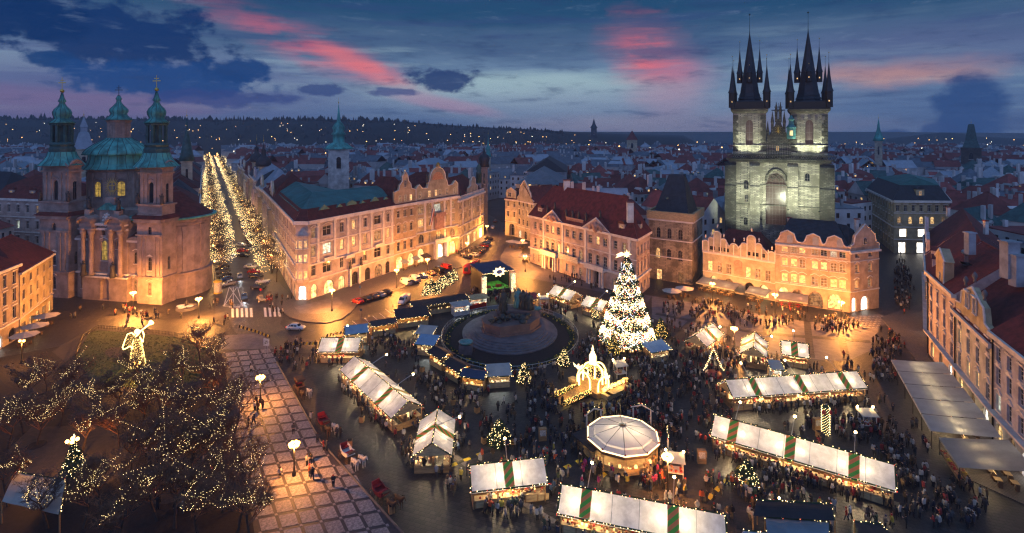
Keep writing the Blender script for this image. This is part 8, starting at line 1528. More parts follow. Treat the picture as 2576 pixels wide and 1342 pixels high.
for sd, s0, n in ((-1, 30, 58), (1, 12, 58)):
    for k in range(n):
        s = s0 + k * 12.5; o = put_tree('avenue_tree', 'tree netted in golden lights, %s on the %s of the tree lined street' % (ordn[k], 'left' if sd < 0 else 'right'), AV[k % 3], pz(s, sd * (6.6 if sd < 0 else 8.6)), rnd(1.0, 1.3), rnd(0, 6), 'golden lit trees along the straight street')
        if k % 2 == 0 and k < 24: plight('lamp', o, V3((0, 0, 6.0)), (1, .70, .30), 900, 1.0)  # added point light inside the crown, carries the glow of the netted bulbs

# -- vehicles
def hull(L, W, st, van=False):
    """body rings along the length: (x, half width, z bottom, z shoulder, z roof or None)"""
    m = MB(); rings = []
    for x, w, zb, zs, zt, wt in st: rings.append([(x, -w, zb + .1), (x, -w * 1.0, (zb + zs) / 2), (x, -w * .96, zs), (x, -wt, zt), (x, wt, zt), (x, w * .96, zs), (x, w, (zb + zs) / 2), (x, w, zb + .1), (x, w * .8, zb), (x, -w * .8, zb)])
    m.ring(rings); return m
def make_vehicle(kind):
    if kind == 'car': L, W, Hh, wr = 4.3, .88, 1.48, .32; st = [(-2.15, .74, .34, .78, .80, .70), (-2.05, .84, .25, .92, .96, .74), (-1.75, .88, .22, .95, 1.12, .70), (-1.2, .88, .22, .96, 1.44, .62), (-.2, .88, .22, .95, 1.49, .63), (.35, .88, .22, .93, 1.38, .62), (1.0, .88, .22, .90, .96, .70), (1.7, .85, .24, .80, .84, .70), (2.1, .74, .32, .62, .64, .62)]; glass = ((-1.6, -1.15), (-1.05, -.25), (-.15, .45)); wx = (-1.3, 1.32)
    elif kind == 'van': L, W, Hh, wr = 5.0, .98, 2.0, .34; st = [(-2.5, .9, .34, 1.1, 1.92, .84), (-2.42, .96, .28, 1.15, 2.0, .86), (1.0, .96, .28, 1.15, 2.0, .86), (1.3, .96, .28, 1.12, 1.9, .82), (1.95, .94, .28, 1.08, 1.16, .80), (2.4, .88, .32, .84, .9, .74), (2.5, .8, .38, .7, .74, .7)]; glass = ((.35, 1.15),); wx = (-1.55, 1.6)
    else: L, W, Hh, wr = 10.5, 1.25, 3.0, .48; st = [(-5.2, 1.2, .4, 1.2, 2.9, 1.1), (-5.1, 1.25, .35, 1.2, 3.0, 1.15), (5.0, 1.25, .35, 1.2, 3.0, 1.15), (5.2, 1.2, .4, 1.15, 2.85, 1.1)]; glass = tuple((-4.8 + i * 1.62, -3.35 + i * 1.62) for i in range(6)); wx = (-2.9, 3.3)
    b = hull(L, W, st); g = MB()
    def at(x):
        for a, c in zip(st, st[1:]):
            if a[0] <= x <= c[0]: q = (x - a[0]) / (c[0] - a[0]); return [a[i] + (c[i] - a[i]) * q for i in range(6)]
    for x0, x1 in glass:
        for s in (-1, 1):
            P = []
            for x, q in ((x0, .12), (x1, .12), (x1, .88), (x0, .88)): a = at(x); P.append((x, s * (a[1] * .96 * (1 - q) + a[5] * q + .012), a[3] * (1 - q) + a[4] * q))
            g.poly(P if s < 0 else P[::-1])
    fr = {'car': ((.42, .98), (-1.72, -1.24)), 'van': ((1.32, 1.92), None), 'bus': (None, None)}[kind]
    for f in fr:
        if f:
            a, c = at(f[0]), at(f[1]); g.poly([(f[0], -a[5] * .9, a[4] + .012), (f[1], -c[5] * .9, c[4] + .012), (f[1], c[5] * .9, c[4] + .012), (f[0], a[5] * .9, a[4] + .012)])
    if kind != 'car': x = st[0][0] - .012; g.poly([(x, -.7, 1.25), (x, .7, 1.25), (x, .7, 1.8 if kind == 'van' else 2.6), (x, -.7, 1.8 if kind == 'van' else 2.6)])
    if kind == 'bus': g.poly([(5.215, -1.0, 1.25), (5.215, 1.0, 1.25), (5.16, 1.0, 2.7), (5.16, -1.0, 2.7)])
    wh_ = MB().ring([[(.0 + wr * math.cos(2 * math.pi * i / 12), y, wr * math.sin(2 * math.pi * i / 12)) for i in range(12)] for y in (-.11, .11)]); rim = MB().ring([[(wr * .6 * math.cos(2 * math.pi * i / 8), y, wr * .6 * math.sin(2 * math.pi * i / 8)) for i in range(8)] for y in (-.125, .125)])
    return dict(body=b, glass=g.mesh('window', ['glass_dark']), wheel=wh_.mesh('wheel', ['rubber']), rim=rim.mesh('rim', ['steel']), wx=wx, wr=wr, W=W, L=L, st=st, cache={}, hl=MB().cbox(0, 0, 0, .12, .34, .16), kind=kind)
VEH = {k: make_vehicle(k) for k in ('car', 'van', 'bus')}; HLM = {m: MB().cbox(0, 0, 0, .12, .34, .15).mesh('light', [m]) for m in ('headlight', 'lamp_off', 'tail', 'tail_lit')}
def vehicle(kind, col, label, p, ang, lights=False, group=None, lod=0, sc=1.0):
    V = VEH[kind]; o = thing({'car': 'parked_car', 'van': 'van', 'bus': 'bus'}[kind] if not lights else 'car', label, {'car': 'car', 'van': 'van', 'bus': 'bus'}[kind], (p.x, p.y, .02), ang, group)
    if col not in V['cache']: V['cache'][col] = V['body'].mesh('body', [col], True)
    if sc != 1: o.scale = (sc * 1.15, sc, sc)
    ob('body', V['cache'][col], o); ob('window', V['glass'], o)
    for x in V['wx']:
        for s in (-1, 1): w = ob('wheel', V['wheel'], o, (x, s * (V['W'] - .1), V['wr'])); (ob('rim', V['rim'], w) if not lod else None)
    for s in (-1, 1):
        ob('headlight', HLM['headlight' if lights else 'lamp_off'], o, (V['st'][-2][0] - .01, s * V['st'][-2][1] * .72, .55)); ob('taillight', HLM['tail_lit' if lights else 'tail'], o, (V['st'][0][0] + .02, s * .6, .72))
    if lights: plight('beam', o, V3((V['L'] / 2 + .2, 0, .7)), (.9, .95, 1), 260, .1, 1.2, V3((V['L'] / 2 + 8, 0, 0)))
    return o
hd = lambda a, b: (lambda d: math.atan2(d.y, d.x))(gp(*b) - gp(*a))
ca = hd((914, 767), (884, 757)); CN = dict(car_red='red', car_black='black', car_bronze='bronze', car_silver='silver', car_white='white', car_grey='dark grey', car_blue='blue', car_cream='cream')
for u, v, c, w in ((899, 763, 'car_red', 'first'), (921, 757, 'car_black', 'second'), (937, 751, 'car_bronze', 'third'), (955, 746, 'car_silver', 'fourth'), (971, 740, 'car_black', 'last')): vehicle('car', c, '%s hatchback parked %s of the five beside the rounded corner pavement' % (CN[c], w), gp(u, v), ca, False, 'five cars parked by the corner')
vd = hd((1040, 722), (1003, 706))
for k, (u, v, kd, c, lab) in enumerate(((1020, 716, 'van', 'car_white', 'white van parked before the salmon house, nearest to the corner'), (1042, 708, 'van', 'car_white', 'white van with side windows parked second before the salmon house'), (1063, 698, 'car', 'car_white', 'white estate car parked right of the two white vans'), (1083, 692, 'car', 'car_bronze', 'bronze car parked between the white car and the dark van'), (1102, 687, 'van', 'car_black', 'black van parked before the ornate yellow house'), (1121, 678, 'van', 'car_red', 'red van parked before the ornate yellow house'))): vehicle(kd, c, lab, gp(u, v), vd)
vehicle('van', 'car_white', 'white delivery van standing behind the large timber cabin', gp(1017, 762), vd + 2.2); vehicle('bus', 'car_red', 'red city bus passing left of the stage', gp(1187, 683), hd((1165, 700), (1210, 668)))
sd = hd((1205, 636), (1232, 600))
for k, (u, v, c) in enumerate(((1176, 651, 'car_black'), (1193, 645, 'car_silver'), (1203, 638, 'car_black'), (1210, 630, 'car_grey'), (1217, 622, 'car_red'), (1223, 614, 'car_blue'), (1229, 604, 'car_black'), (1240, 575, 'car_white'), (1246, 560, 'car_black'), (1272, 582, 'car_black'))): vehicle('car', c, '%s car parked %s along the kerb of the side street' % (CN[c], ordn[k]), gp(u, v), sd + (.9 if k < 7 else 0), False, 'cars along the side street', 1)
pd = math.atan2(PD.y, PD.x)
QL = [(557, 662, 'van', 'car_white', 'white van parked by the church apse'), (559, 677, 'car', 'car_black', 'black car beside the white van by the church apse'), (561, 687, 'car', 'car_grey', 'dark grey car third in the row by the church apse'), (563, 698, 'car', 'car_black', 'black car fourth in the row by the church apse'), (566, 708, 'car', 'car_blue', 'dark blue car fifth in the row by the church apse'), (574, 719, 'car', 'car_silver', 'silver car at the bus stop box'), (606, 620, 'car', 'car_white', 'white car in the right hand row of the street, farther up'), (611, 635, 'car', 'car_red', 'red car in the right hand row under a lit tree'), (613, 648, 'car', 'car_black', 'black car below the red one in the right hand row'), (631, 675, 'car', 'car_white', 'white off roader in the right hand row of the street'), (640, 688, 'car', 'car_red', 'red car above the vintage cars at the street mouth'), (645, 700, 'car', 'car_black', 'black car next to the vintage cars at the street mouth'), (650, 728, 'car', 'car_black', 'black car between white and cream vintage cars')]
for u, v, kd, c, lab in QL: vehicle(kd, c, lab, gp(u, v), pd + (math.pi / 2 + .35 if u < 580 else -math.pi / 2 - .5))
for k in range(26):
    s = 66 + (k // 2) * 6; c = random.choice(['car_black', 'car_grey', 'car_silver', 'car_blue', 'car_black']); vehicle('car', c, '%s car parked under the lit trees, %s on the %s up the street' % (CN[c], ordn[k // 2], 'left' if k % 2 else 'right'), pz(s, -6.4 if k % 2 else 6.4), pd + (1.2 if k % 2 else -1.2), False, 'cars under the lit street trees', 1)
for u, v, c, lab, a in ((603, 700, 'car_silver', 'silver car with headlights on driving out of the street', pd + math.pi), (614, 752, 'car_blue', 'dark car with headlights on at the zebra crossing', pd + math.pi), (585, 632, 'car_grey', 'grey car with headlights on farther up the street', pd + math.pi), (745, 830, 'car_white', 'white car rounding the corner below the rounded pavement', -.08)): vehicle('car', c, lab, gp(u, v), a, True)
def vintage(label, u, v, c, a):
    o = thing('vintage_car', label, 'vintage car', gp(u, v), a, 'vintage sightseeing cars'); hull(0, 0, [(-1.9, .5, .5, .8, .9, .4), (-1.5, .62, .4, .95, 1.1, .55), (.3, .62, .4, .95, 1.1, .55), (.4, .5, .4, .9, 1.05, .42), (2.0, .42, .45, .9, 1.05, .36)]).build('body', [c], o)
    MB().box(-1.5, -.6, 1.75, .2, .6, 1.85).build('soft_top', ['cloth_brown'], o); MB().box(-1.2, -.5, .9, -.9, .5, 1.3).box(-.3, -.5, .9, 0, .5, 1.3).build('seat', ['leather_red'], o); MB().box(.25, -.55, 1.05, .3, .55, 1.7).build('windscreen', ['glass_dim'], o)
    for x in (-1.4, 1.6):
        for s in (-1, 1): w = ob('wheel', VEH['car']['wheel'], o, (x, s * .75, .34)); ob('rim', VEH['car']['rim'], w); MB().path([(x + .55 * math.cos(q), s * .75, .34 + .5 * math.sin(q)) for q in (0, .6, 1.2, 1.9, 2.5, 3.14)], .12, 4).build('mudguard', [c], o)
    for s in (-1, 1): MB().ball((2.05, s * .5, .9), .15, 0, 7).build('headlight', ['lamp_off'], o)
vintage('white vintage tourer at the street mouth', 660, 714, 'white_gloss', pd - 1.9); vintage('cream vintage car beside the zebra crossing', 656, 757, 'car_cream', pd + math.pi + .1); vintage('red vintage car beside the cream one', 677, 754, 'car_red', pd + math.pi - .1)

# -- horse carriages
def skin(name, joints, edges, mats, sub=1):
    me = bpy.data.meshes.new(name); me.from_pydata([j[0] for j in joints], edges, []); o = bpy.data.objects.new(name, me); COL.objects.link(o); md = o.modifiers.new('s', 'SKIN'); md.use_smooth_shade = True
    for sv, j in zip(me.skin_vertices[0].data, joints): r = j[1]; sv.radius = r if isinstance(r, tuple) else (r, r)
    me.skin_vertices[0].data[0].use_root = True
    if sub: s = o.modifiers.new('d', 'SUBSURF'); s.levels = s.render_levels = sub
    n = bpy.data.meshes.new_from_object(o.evaluated_get(bpy.context.evaluated_depsgraph_get())); bpy.data.objects.remove(o); n.name = name; n.materials.clear()
    for m in mats: n.materials.append(MAT[m] if m else None)
    return n
HJ = [((0, 0, 1.2), (.30, .33)), ((.55, 0, 1.22), (.30, .32)), ((-.6, 0, 1.25), (.31, .30)), ((.85, 0, 1.45), (.2, .22)), ((1.15, 0, 1.8), (.12, .17)), ((1.3, 0, 1.92), (.12, .14)), ((1.55, 0, 1.68), (.075, .09)), ((1.66, 0, 1.55), (.06, .07))]; HE = [(0, 1), (0, 2), (1, 3), (3, 4), (4, 5), (5, 6), (6, 7)]
for x, i0, s in ((.62, 1, 1), (.62, 1, -1), (-.68, 2, 1), (-.68, 2, -1)):
    n = len(HJ); k = .06 if x < 0 else 0; HJ += [((x + k, s * .17, .95), .13), ((x - k * 2.2, s * .17, .55), .065), ((x - k * .5, s * .17, .14), .05), ((x + .06, s * .17, .04), .07)]; HE += [(i0, n), (n, n + 1), (n + 1, n + 2), (n + 2, n + 3)]
n = len(HJ); HJ += [((-.95, 0, 1.25), .06), ((-1.05, 0, .75), .07)]; HE += [(2, n), (n, n + 1)]
HM = skin('body', HJ, HE, ['horse_white'], 1); MN = MB().path([(.75, 0, 1.78), (1.0, 0, 2.0), (1.25, 0, 2.1)], .06, 4).mesh('mane', ['mane_dark']); HN = MB().path([(.5, -.33, 1.3), (.52, 0, 1.58), (.5, .33, 1.3)], .03, 4).path([(-.2, -.34, 1.25), (-.2, 0, 1.56), (-.2, .34, 1.25)], .03, 4).mesh('harness', ['black'])
for k, (u, v, u2, v2, c, hc, lab) in enumerate(((756, 985, 790, 1030, 'wood_dark', ('horse_brown', 'horse_white'), 'brown covered'), (815, 1072, 852, 1118, 'leather_red', ('horse_brown', 'horse_white'), 'open red'), (876, 1152, 925, 1200, 'white_gloss', ('horse_white', 'horse_white'), 'open white'), (960, 1252, 1015, 1300, 'leather_red', ('horse_brown', 'horse_brown'), 'dark red'))):
    a = hd((u, v), (u2, v2)); p = gp(u, v); o = thing('carriage', '%s horse carriage waiting along the promenade kerb' % lab, 'carriage', p, a, 'horse carriages along the kerb'); m = MB()
    m.ring([[(x, -w, z0), (x, -w * 1.05, z1), (x, -w * .92, z1), (x, -w * .85, z0 + .1), (x, w * .85, z0 + .1), (x, w * .92, z1), (x, w * 1.05, z1), (x, w, z0)] for x, w, z0, z1 in ((-1.5, .55, .85, 1.5), (-1.0, .7, .6, 1.25), (-.2, .7, .5, 1.0), (.5, .68, .55, 1.15), (.9, .6, .7, 1.25))]); m.build('body', [c], o); MB().box(-1.4, -.55, .95, -.9, .55, 1.1).box(-1.5, -.55, 1.1, -1.35, .55, 1.65).box(.1, -.55, .9, .5, .55, 1.05).build('seat', ['leather_red' if c != 'leather_red' else 'red_cloth'], o); MB().box(.95, -.5, 1.2, 1.4, .5, 1.35).box(1.4, -.5, .7, 1.75, .5, .78).build('coachman_seat', ['wood_dark'], o)
    if k == 0: MB().prism([(-1.7, -.75, 1.9), (-1.5, -.75, 2.3), (.5, -.75, 2.3), (.6, -.75, 2.0)], (0, 1.5, 0)).build('hood', ['wood_dark'], o); MB().box(-1.6, -.72, 1.5, -1.5, .72, 2.0).build('hood_back', ['wood_dark'], o)
    for x, r in ((-1.0, .52), (1.15, .42)):
        for s in (-1, 1):
            w = MB().path([(r * math.cos(t_ * .5236), 0, r * math.sin(t_ * .5236)) for t_ in range(13)], .04, 4)
            for t_ in range(6): w.tube((0, 0, 0), (r * math.cos(t_ * 1.047), 0, r * math.sin(t_ * 1.047)), .025, None, 3)
            w.build('wheel', ['wood_dark'], o, False, (x, s * .85, r))
    MB().tube((1.5, 0, .7), (4.2, 0, .95), .04, None, 4).build('shaft', ['wood_dark'], o)
    for s, h in ((-1, hc[0]), (1, hc[1])):
        d = V3((math.cos(a), math.sin(a), 0)); q = p + d * 3.1 + V3((-d.y, d.x, 0)) * s * .55; h_ = thing('horse', '%s horse on the %s of the pair pulling the %s carriage' % ('white' if h == 'horse_white' else 'brown', 'left' if s > 0 else 'right', lab), 'horse', q, a + rnd(-.06, .06), 'carriage horses'); b = ob('body', HM, h_); b.material_slots[0].link = 'OBJECT'; b.material_slots[0].material = MAT[h]; ob('mane', MN, h_); ob('harness', HN, h_)

# -- small street furniture
random.seed(50); BX = MB(); [BX.cbox(0, 0, .02 + i * .17, .72, .72, .14) for i in range(5)]; BX = BX.mesh('slats', ['wood']); BS = MB().cbox(0, 0, .9, .6, .6, .02).mesh('soil', ['soil'])
for i, (u, v, w) in enumerate(((1200, 1038, 'left of the crowd by the arch gate'), (1140, 1018, 'behind the gable fronted stall'), (1062, 935, 'between the stalls left of the monument'), (1080, 1095, 'left of the round lit tree'), (1218, 1115, 'at the left of the round lit tree'), (1290, 1116, 'at the right of the round lit tree'), (975, 955, 'behind the long slanting stall'), (1012, 1002, 'at the back of the long slanting stall'), (1470, 1075, 'left of the round pavilion'), (1770, 1150, 'below the eight globe lamp'), (2060, 1100, 'by the light pillar'), (1860, 1215, 'beside the lit tree at the long bottom stall'), (1915, 1228, 'before the longest stall'), (1680, 985, 'in the crowd right of the arch gate'), (880, 1122, 'on the promenade by the white carriage'), (910, 1062, 'on the promenade by the red carriage'), (985, 1290, 'at the lower end of the promenade'))):
    o = thing('planter_box', 'slatted wooden planter box standing %s' % w, 'planter', gp(u, v), rnd(0, 1.5), 'wooden planter boxes'); ob('slats', BX, o); ob('soil', BS, o)
for i, (u, v, a, w) in enumerate(((1365, 1108, .1, 'left of the round pavilion'), (2055, 1082, .2, 'by the longest stall'), (1765, 1165, -.1, 'right of the eight globe lamp'))):
    o = thing('menu_board', 'tall wooden notice board with a paper sheet %s' % w, 'notice board', gp(u, v), a, 'wooden notice boards'); MB().box(-.6, -.3, 0, .6, .3, 1.9).build('case', ['wood'], o); MB().box(-.45, -.33, .8, .45, -.305, 1.7).build('paper', ['poster'], o)
def barrier(label, pts):
    o = thing('barrier', label, 'barrier', gp(*pts[0]), 0, 'yellow and black road barriers')
    for a, b in zip(pts, pts[1:]):
        A, B = gp(*a), gp(*b); d = B - A; k = max(2, int(d.length / .7)); ang = math.atan2(d.y, d.x)
        for i in range(k): MB().prism([(0, 0, .3), (.35, 0, .3), (.6, 0, .95), (.25, 0, .95)], (0, .08, 0)).build('panel', ['yellow_cover' if i % 2 else 'black'], o, False, A - gp(*pts[0]) + d * (i / k) + V3((0, 0, 0)), ang)
barrier('yellow black barrier at the top of the promenade by the road', [(600, 828), (640, 840), (680, 855)]); barrier('yellow black barrier left of the leftmost stall', [(728, 872), (800, 872)]); barrier('slanting yellow black barrier behind the leftmost stall', [(820, 852), (885, 838)])
o = thing('road_sign', 'white square sign on two posts by the promenade', 'sign', gp(670, 893), -.2); MB().box(-.65, -.05, 1.9, .65, .05, 3.4).build('board', ['paint'], o); MB().tube((-.3, 0, 0), (-.3, 0, 2), .05).tube((.3, 0, 0), (.3, 0, 2), .05).build('posts', ['steel'], o); MB().path([(.32 * math.cos(t_ * .6), -.07, 2.65 + .32 * math.sin(t_ * .6)) for t_ in range(12)], .05, 4).tube((-.3, -.07, 2.3), (.3, -.07, 3.0), .04, None, 4).build('symbol', ['black'], o)
for i, (u, v, w) in enumerate(((656, 752, 'by the vintage cars'), (906, 745, 'by the five parked cars'), (1000, 700, 'near the white vans'), (1150, 712, 'near the red bus'), (908, 806, 'behind the blue roofed cabin'))):
    o = thing('sign_post', 'slim traffic sign post %s' % w, 'sign', gp(u, v), -.2, 'traffic sign posts'); MB().tube((0, 0, 0), (0, 0, 2.6), .04).build('pole', ['steel'], o); MB().lathe([(.36, -.02), (.36, .02)], 12).build('disc', ['tail' if i == 0 else 'car_blue'], o).matrix_local = Matrix.Translation((0, -.05, 2.6)) @ Matrix.Rotation(math.pi / 2, 4, 'X')
for i, (a, b, w) in enumerate((((1500, 1210), (1590, 1135), 'before the round pavilion'), ((1770, 1265), (1880, 1160), 'across the gap left of the longest stall'), ((1115, 1180), (1240, 1130), 'right of the gable fronted stall'), ((1405, 1185), (1520, 1130), 'before the boarded annexe'))):
    A, B = gp(*a), gp(*b); d = B - A; k = int(d.length / 1.1); o = thing('cable_cover', 'yellow and black cable ramp laid %s' % w, 'cable ramp', A, math.atan2(d.y, d.x), 'cable ramps on the cobbles')
    for j in range(k): MB().prism([(j * 1.1, -.36, .02), (j * 1.1, -.14, .10), (j * 1.1, .14, .10), (j * 1.1, .36, .02)], (1.05, 0, 0)).build('segment', ['yellow_cover' if j % 2 else 'rubber'], o)
o = thing('advertising_column', 'round poster column with yellow top beside the bus stop', 'column', gp(548, 738)); MB().lathe([(1.0, 0), (1.0, 3.3)], 14).build('drum', ['poster'], o); MB().lathe([(1.15, 3.3), (1.15, 3.6), (.3, 4.0)], 14).build('cap', ['paint_yellow'], o); MB().lathe([(1.06, 0), (1.06, .4)], 14).build('base', ['paint_yellow'], o)
o = thing('fountain', 'low round stone fountain with a small statue at the church corner', 'fountain', gp(470, 777)); MB().lathe([(2.6, 0), (2.6, .7), (2.2, .75), (2.2, .3)], 16).build('basin', ['granite'], o); figure_mb(2.2, 9).build('statue', ['statue'], o, True, (0, 0, .3)); [MB().lathe([(.9, .9), (1.0, 1.0), (.3, .8)], 12, (x, y, 0)).build('bowl', ['paint'], o) for x, y in ((-1.3, -.6), (1.2, -.9), (-.1, -1.9))]
for k, (u, v) in enumerate(((215, 848), (300, 828), (445, 842), (520, 868))):
    pass
fnp = gl((190, 900), (210, 850), (245, 828), (330, 833), (440, 846), (520, 868)); o = thing('lawn_fence', 'low dark iron fence round the far edge of the lawn', 'fence', fnp[0]); m = MB(); [m.path([p - fnp[0] + V3((0, 0, z)) for p in fnp], .03, 4) for z in (.3, .8)]; m.build('rail', ['iron'], o); pk1 = MB().box(-.025, -.025, 0, .025, .025, .95).mesh('picket', ['iron'])
for p in along(fnp, .42)[:150]: ob('picket', pk1, o, p - fnp[0])
# -- people
def body(seed, stride=.0, arm=0, lean=.0, ph=0):
    s = stride; J = [((0, 0, .93), (.155, .12)), ((.02 + lean * .5, 0, 1.15), (.165, .125)), ((.04 + lean, 0, 1.38), (.18, .12)), ((.05 + lean, 0, 1.5), (.065, .065)), ((.07 + lean * 1.1, 0, 1.56), (.095, .09)), ((.075 + lean * 1.1, 0, 1.70), (.085, .085))]; E = [(0, 1), (1, 2), (2, 3), (3, 4), (4, 5)]
    for sd in (1, -1):
        n = len(J); f = sd * s; J += [((f * .1, sd * .095, .80), .105), ((f * .6 + .03, sd * .10, .47), .07), ((f * 1.1 - .02, sd * .10, .09), .05), ((f * 1.1 + .12, sd * .11, .04), .045)]; E += [(0, n), (n, n + 1), (n + 1, n + 2), (n + 2, n + 3)]
        n = len(J); g = -f * .7
        if arm == 1 and sd == 1: P = ((.10, .23, 1.18), (.36, .12, 1.30), (.45, .06, 1.40))
        elif arm == 2: P = ((.05, sd * .25, 1.14), (.26, sd * .12, 1.02), (.34, sd * .05, 1.05))
        else: P = ((g * .3, sd * .25, 1.14), (g * .7 + .05, sd * .26, .90), (g * .8 + .08, sd * .25, .80))
        J += [((.03 + lean, sd * .19, 1.40), .075), (P[0], .055), (P[1], .042), (P[2], .04)]; E += [(2, n), (n, n + 1), (n + 1, n + 2), (n + 2, n + 3)]
    me = skin('person', J, E, ['coat0', 'trousers0', 'hair0', 'skin', 'black'], 0)
    for p in me.polygons:
        c = sum((me.vertices[i].co for i in p.vertices), V3()) / len(p.vertices); hand = abs(c.y) > .02 and (((arm == 0) and c.z < .86 and abs(c.y) > .2) or (c.x > .3 and c.z > .95))
        p.material_index = 4 if c.z < .1 else 1 if c.z < (.72 if seed % 2 else .86) and not hand and abs(c.y) < .2 else (2 if c.z > 1.60 or c.x < .03 + lean else 3) if c.z > 1.5 else 3 if hand else 0
    return me
BODY = [body(0, 0), body(1, .22), body(2, .16), body(3, 0, 1), body(4, .05, 2, .05), body(5, .26, 0, .05), body(6, 0, 2), body(7, .1, 1, .03)]
POSE = ['standing', 'walking', 'walking', 'raising a phone', 'holding a cup', 'striding', 'standing with hands together', 'reaching forward']
random.seed(77)
MK = gl((790, 900), (905, 850), (1060, 830), (1200, 790), (1480, 770), (1700, 800), (1820, 850), (1960, 890), (2180, 900), (2230, 1000), (2330, 1180), (2480, 1330), (1900, 1345), (1300, 1345), (1060, 1200))
STB = [(s.location, s.rotation_euler.z, max(abs(v.co.x) for v in s.children[0].data.vertices)) for s in ST]
def freep(p, r=.35):
    for c, a, l2 in STB:
        d = p - c; x = d.x * math.cos(a) + d.y * math.sin(a); y = -d.x * math.sin(a) + d.y * math.cos(a)
        if abs(x) < l2 + .1 and abs(y) < 2.35: return False
    d = p - mc
    if (d.x / (RX + .6)) ** 2 + (d.y / (RY + .6)) ** 2 < 1: return False
    if (p - pc).length < 5.2 or (p - gt.location).length < 6.2: return False
    d = p - gc;
    if d.length < 6.2: return False
    for o in SOLID:
        if (p - V3((o[0], o[1], 0))).length < o[2]: return False
    return all((p.x - q.x) ** 2 + (p.y - q.y) ** 2 > r * r for q in PL)
SOLID = [(o.location.x, o.location.y, {'market_cabin': 2.3, 'food_truck': 2.6, 'carriage': 2.6, 'horse': .9, 'hut': 3, 'timber_hut': 6, 'kiosk': 1.2, 'sales_table': 1.1, 'christmas tree': 1.4, 'parked_car': 1.8, 'van': 2.2, 'car': 1.8, 'bus': 3, 'annexe_hut': 2.5, 'stage': 8}.get(o.name.split('.')[0], .7)) for o in COL.objects if o.get('category') in ('cabin', 'food truck', 'carriage', 'horse', 'hut', 'kiosk', 'sales table', 'car', 'van', 'bus', 'planter', 'notice board', 'christmas tree', 'street lamp', 'light sculpture')]
PL = []; SP = []
def put(p, face=None, r=.42):
    p = V3((p.x, p.y, 0))
    if freep(p, r): PL.append(p); SP.append((p, face if face is not None else rnd(0, 6.283))); return True
for c, a, l2 in STB:
    for s in (-1, 1):
        for _ in range(int(l2 * 5)):
            x = rnd(-l2, l2); y = s * rnd(2.5, 3.9); put(c + V3((x * math.cos(a) - y * math.sin(a), x * math.sin(a) + y * math.cos(a), 0)), a - s * math.pi / 2 + rnd(-.6, .6))
for k in range(60): t_ = rnd(0, 6.28); put(pc + V3((math.cos(t_), math.sin(t_), 0)) * rnd(5.4, 7), t_ + math.pi)
for _ in range(5200):
    u, v = rnd(780, 2480), rnd(775, 1345); p = gp(u, v)
    if inpoly(p, MK) and random.random() < (.6 if 1330 < u < 1850 and v < 1080 else .2): put(p, None, .5); random.random() < .65 and put(p + V3((rnd(-.7, .7), rnd(-.7, .7), 0)), None, .45)
for u, v, n, ru, rv in ((1560, 1010, 120, 110, 40), (1700, 960, 90, 90, 40), (1640, 1080, 60, 90, 40), (1400, 1010, 40, 80, 40), (1250, 745, 80, 70, 18), (1350, 790, 60, 80, 14), (1000, 880, 60, 80, 30), (1950, 1230, 50, 120, 30), (2160, 1090, 40, 60, 30), (1850, 905, 60, 80, 25), (1480, 900, 70, 30, 50), (1750, 780, 70, 90, 18), (1900, 800, 90, 130, 25), (2100, 820, 60, 60, 20), (2270, 720, 90, 22, 80), (2230, 900, 60, 40, 70), (2280, 1150, 50, 60, 90), (1400, 1120, 40, 130, 50), (1130, 985, 60, 90, 40), (300, 800, 22, 160, 22), (560, 790, 12, 40, 30), (700, 770, 12, 30, 25), (1180, 640, 30, 30, 14), (750, 900, 40, 60, 35), (1440, 715, 25, 80, 20), (2000, 1010, 40, 130, 15), (1640, 1200, 14, 60, 30), (2400, 1270, 40, 100, 50), (1620, 905, 60, 60, 30), (640, 1000, 9, 60, 90), (800, 1180, 14, 110, 120), (450, 1200, 24, 100, 100)):
    for _ in range(int(n * .9)):
        a, q = rnd(0, 6.28), math.sqrt(random.random()); p = gp(u + ru * q * math.cos(a), v + rv * q * math.sin(a)); k = put(p, None, .48)
        if k and random.random() < .55: put(p + V3((rnd(-.8, .8), rnd(-.8, .8), 0)), None, .45)
SP.sort(key=lambda s: s[0].length)
LM = [('the round pavilion', pc), ('the arch gate', gc), ('the great lit tree', gt.location), ('the monument railing', mc + V3((0, -RY, 0))), ('the back of the monument', mc + V3((0, RY, 0))), ('the glowing angel', gp(345, 921)), ('the nearer promenade lamp', gp(740, 1170)), ('the farther promenade lamp', gp(655, 1000)), ('the eight globe lamp', gp(1679, 1200)), ('the light pillar', gp(2077, 1092)), ('the wire tree', gp(1795, 945)), ('the stage', gp(1250, 745)), ('the red carriage', gp(815, 1072)), ('the white carriage', gp(876, 1152)), ('the dark red carriage', gp(960, 1252)), ('the brown carriage', gp(756, 985)), ('the black food tent', gp(2000, 1310)), ('the terrace awnings', gp(2330, 1010)), ('the fruit stall awning', gp(2420, 1180)), ('the church door', gp(263, 770)), ('the zebra crossing', gp(630, 790)), ('the pale park tent', gp(90, 1250)), ('the arcades', gp(1860, 770)), ('the palace front', gp(1450, 712)), ('the busy lane', gp(2265, 720)), ('the round lit tree', gp(1256, 1112)), ('the kiosk', gp(1950, 955)), ('the plaza lamp', gp(1847, 860))] + [(w, s[0]) for w, s in zip(('the leftmost stall', 'the slanting stall by the carriages', 'the chevron stall', 'the lower centre stall', 'the bottom edge stall', 'the longest stall', 'the three banded stall', 'the plaza edge stall', 'the gabled plaza stall', 'the stall right of the great tree', 'the stall behind the monument', 'the stall left of the great tree'), STB)]
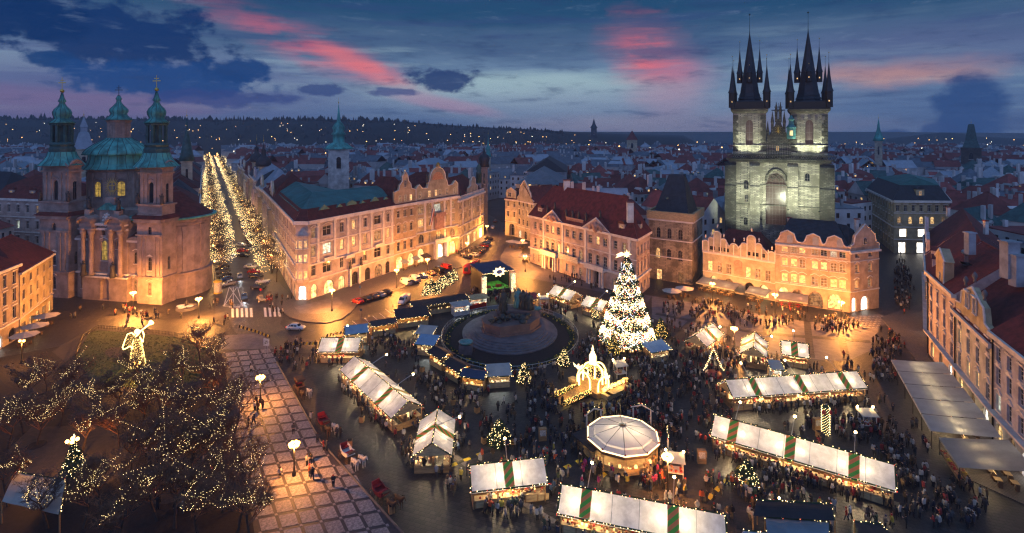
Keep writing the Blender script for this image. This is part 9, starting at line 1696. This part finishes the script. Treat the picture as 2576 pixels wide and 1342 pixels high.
used = set(); CW = [0, 0, 1, 1, 2, 3, 3, 4, 4, 5, 6, 7, 7, 8, 9, 10, 11, 12, 13, 6, 13]; crowd = MB(); cmats = ['coat0', 'coat2', 'coat4', 'coat5', 'coat6', 'coat3', 'trousers0', 'skin', 'hair0', 'black']
for i, (p, f) in enumerate(SP):
    k = random.randrange(8); me = BODY[k]; sc = rnd(.92, 1.04)
    if i < 300:
        lm = min(LM, key=lambda l: (l[1] - p).length)[0]
        for _ in range(900):
            c, t_, h = random.choice(CW), random.choice((0, 0, 1, 1, 2, 3, 4)), random.randrange(7); key = (c, h, k, lm)
            if key not in used: break
        used.add(key); o = ob('person', me, None, p, f); o.scale = (sc, sc * rnd(1.0, 1.15), sc); tag(o, 'person in %s coat with %s, %s near %s' % (COATN[c], HRN[h], POSE[k].replace('standing with hands together', 'hands together'), lm), 'person', 'visitors on the square')
        for s, m in ((0, 'coat%d' % c), (1, 'trousers%d' % t_), (2, 'hair%d' % h)): o.material_slots[s].link = 'OBJECT'; o.material_slots[s].material = MAT[m]
    else:
        M = Matrix.Translation(p) @ Matrix.Rotation(f, 4, 'Z') @ Matrix.Scale(sc, 4); n = len(crowd.v); crowd.v += [tuple(M @ v.co) for v in me.vertices]; cc = random.choice((0, 0, 1, 2, 3, 4, 5, 4, 5, 1, 2))
        for q in me.polygons: crowd.f.append(tuple(n + j for j in q.vertices)); crowd.m.append((cc, 6, 8, 7, 9)[q.material_index])
o = tag(crowd.build('crowd', cmats, None, True), 'dense crowd of winter coated visitors farther back among the stalls', 'crowd'); o['kind'] = 'stuff'
print('people', len(SP))

hz_ = MB().box(-2600, -60, -1, 2600, 2300, 110); hb2 = hz_.mesh('haze', []); hm = bpy.data.materials.new('haze'); hm.use_nodes = True; ht = hm.node_tree; ht.nodes.clear()
hv_ = ht.nodes.new('ShaderNodeVolumePrincipled'); hv_.inputs['Color'].default_value = (.72, .82, 1, 1); hv_.inputs['Density'].default_value = .0002; ho = ht.nodes.new('ShaderNodeOutputMaterial'); ht.links.new(hv_.outputs[0], ho.inputs['Volume']); hb2.materials.append(hm)
o = tag(ob('haze', hb2), 'thin blue evening haze over the whole city', 'haze'); o['kind'] = 'stuff'
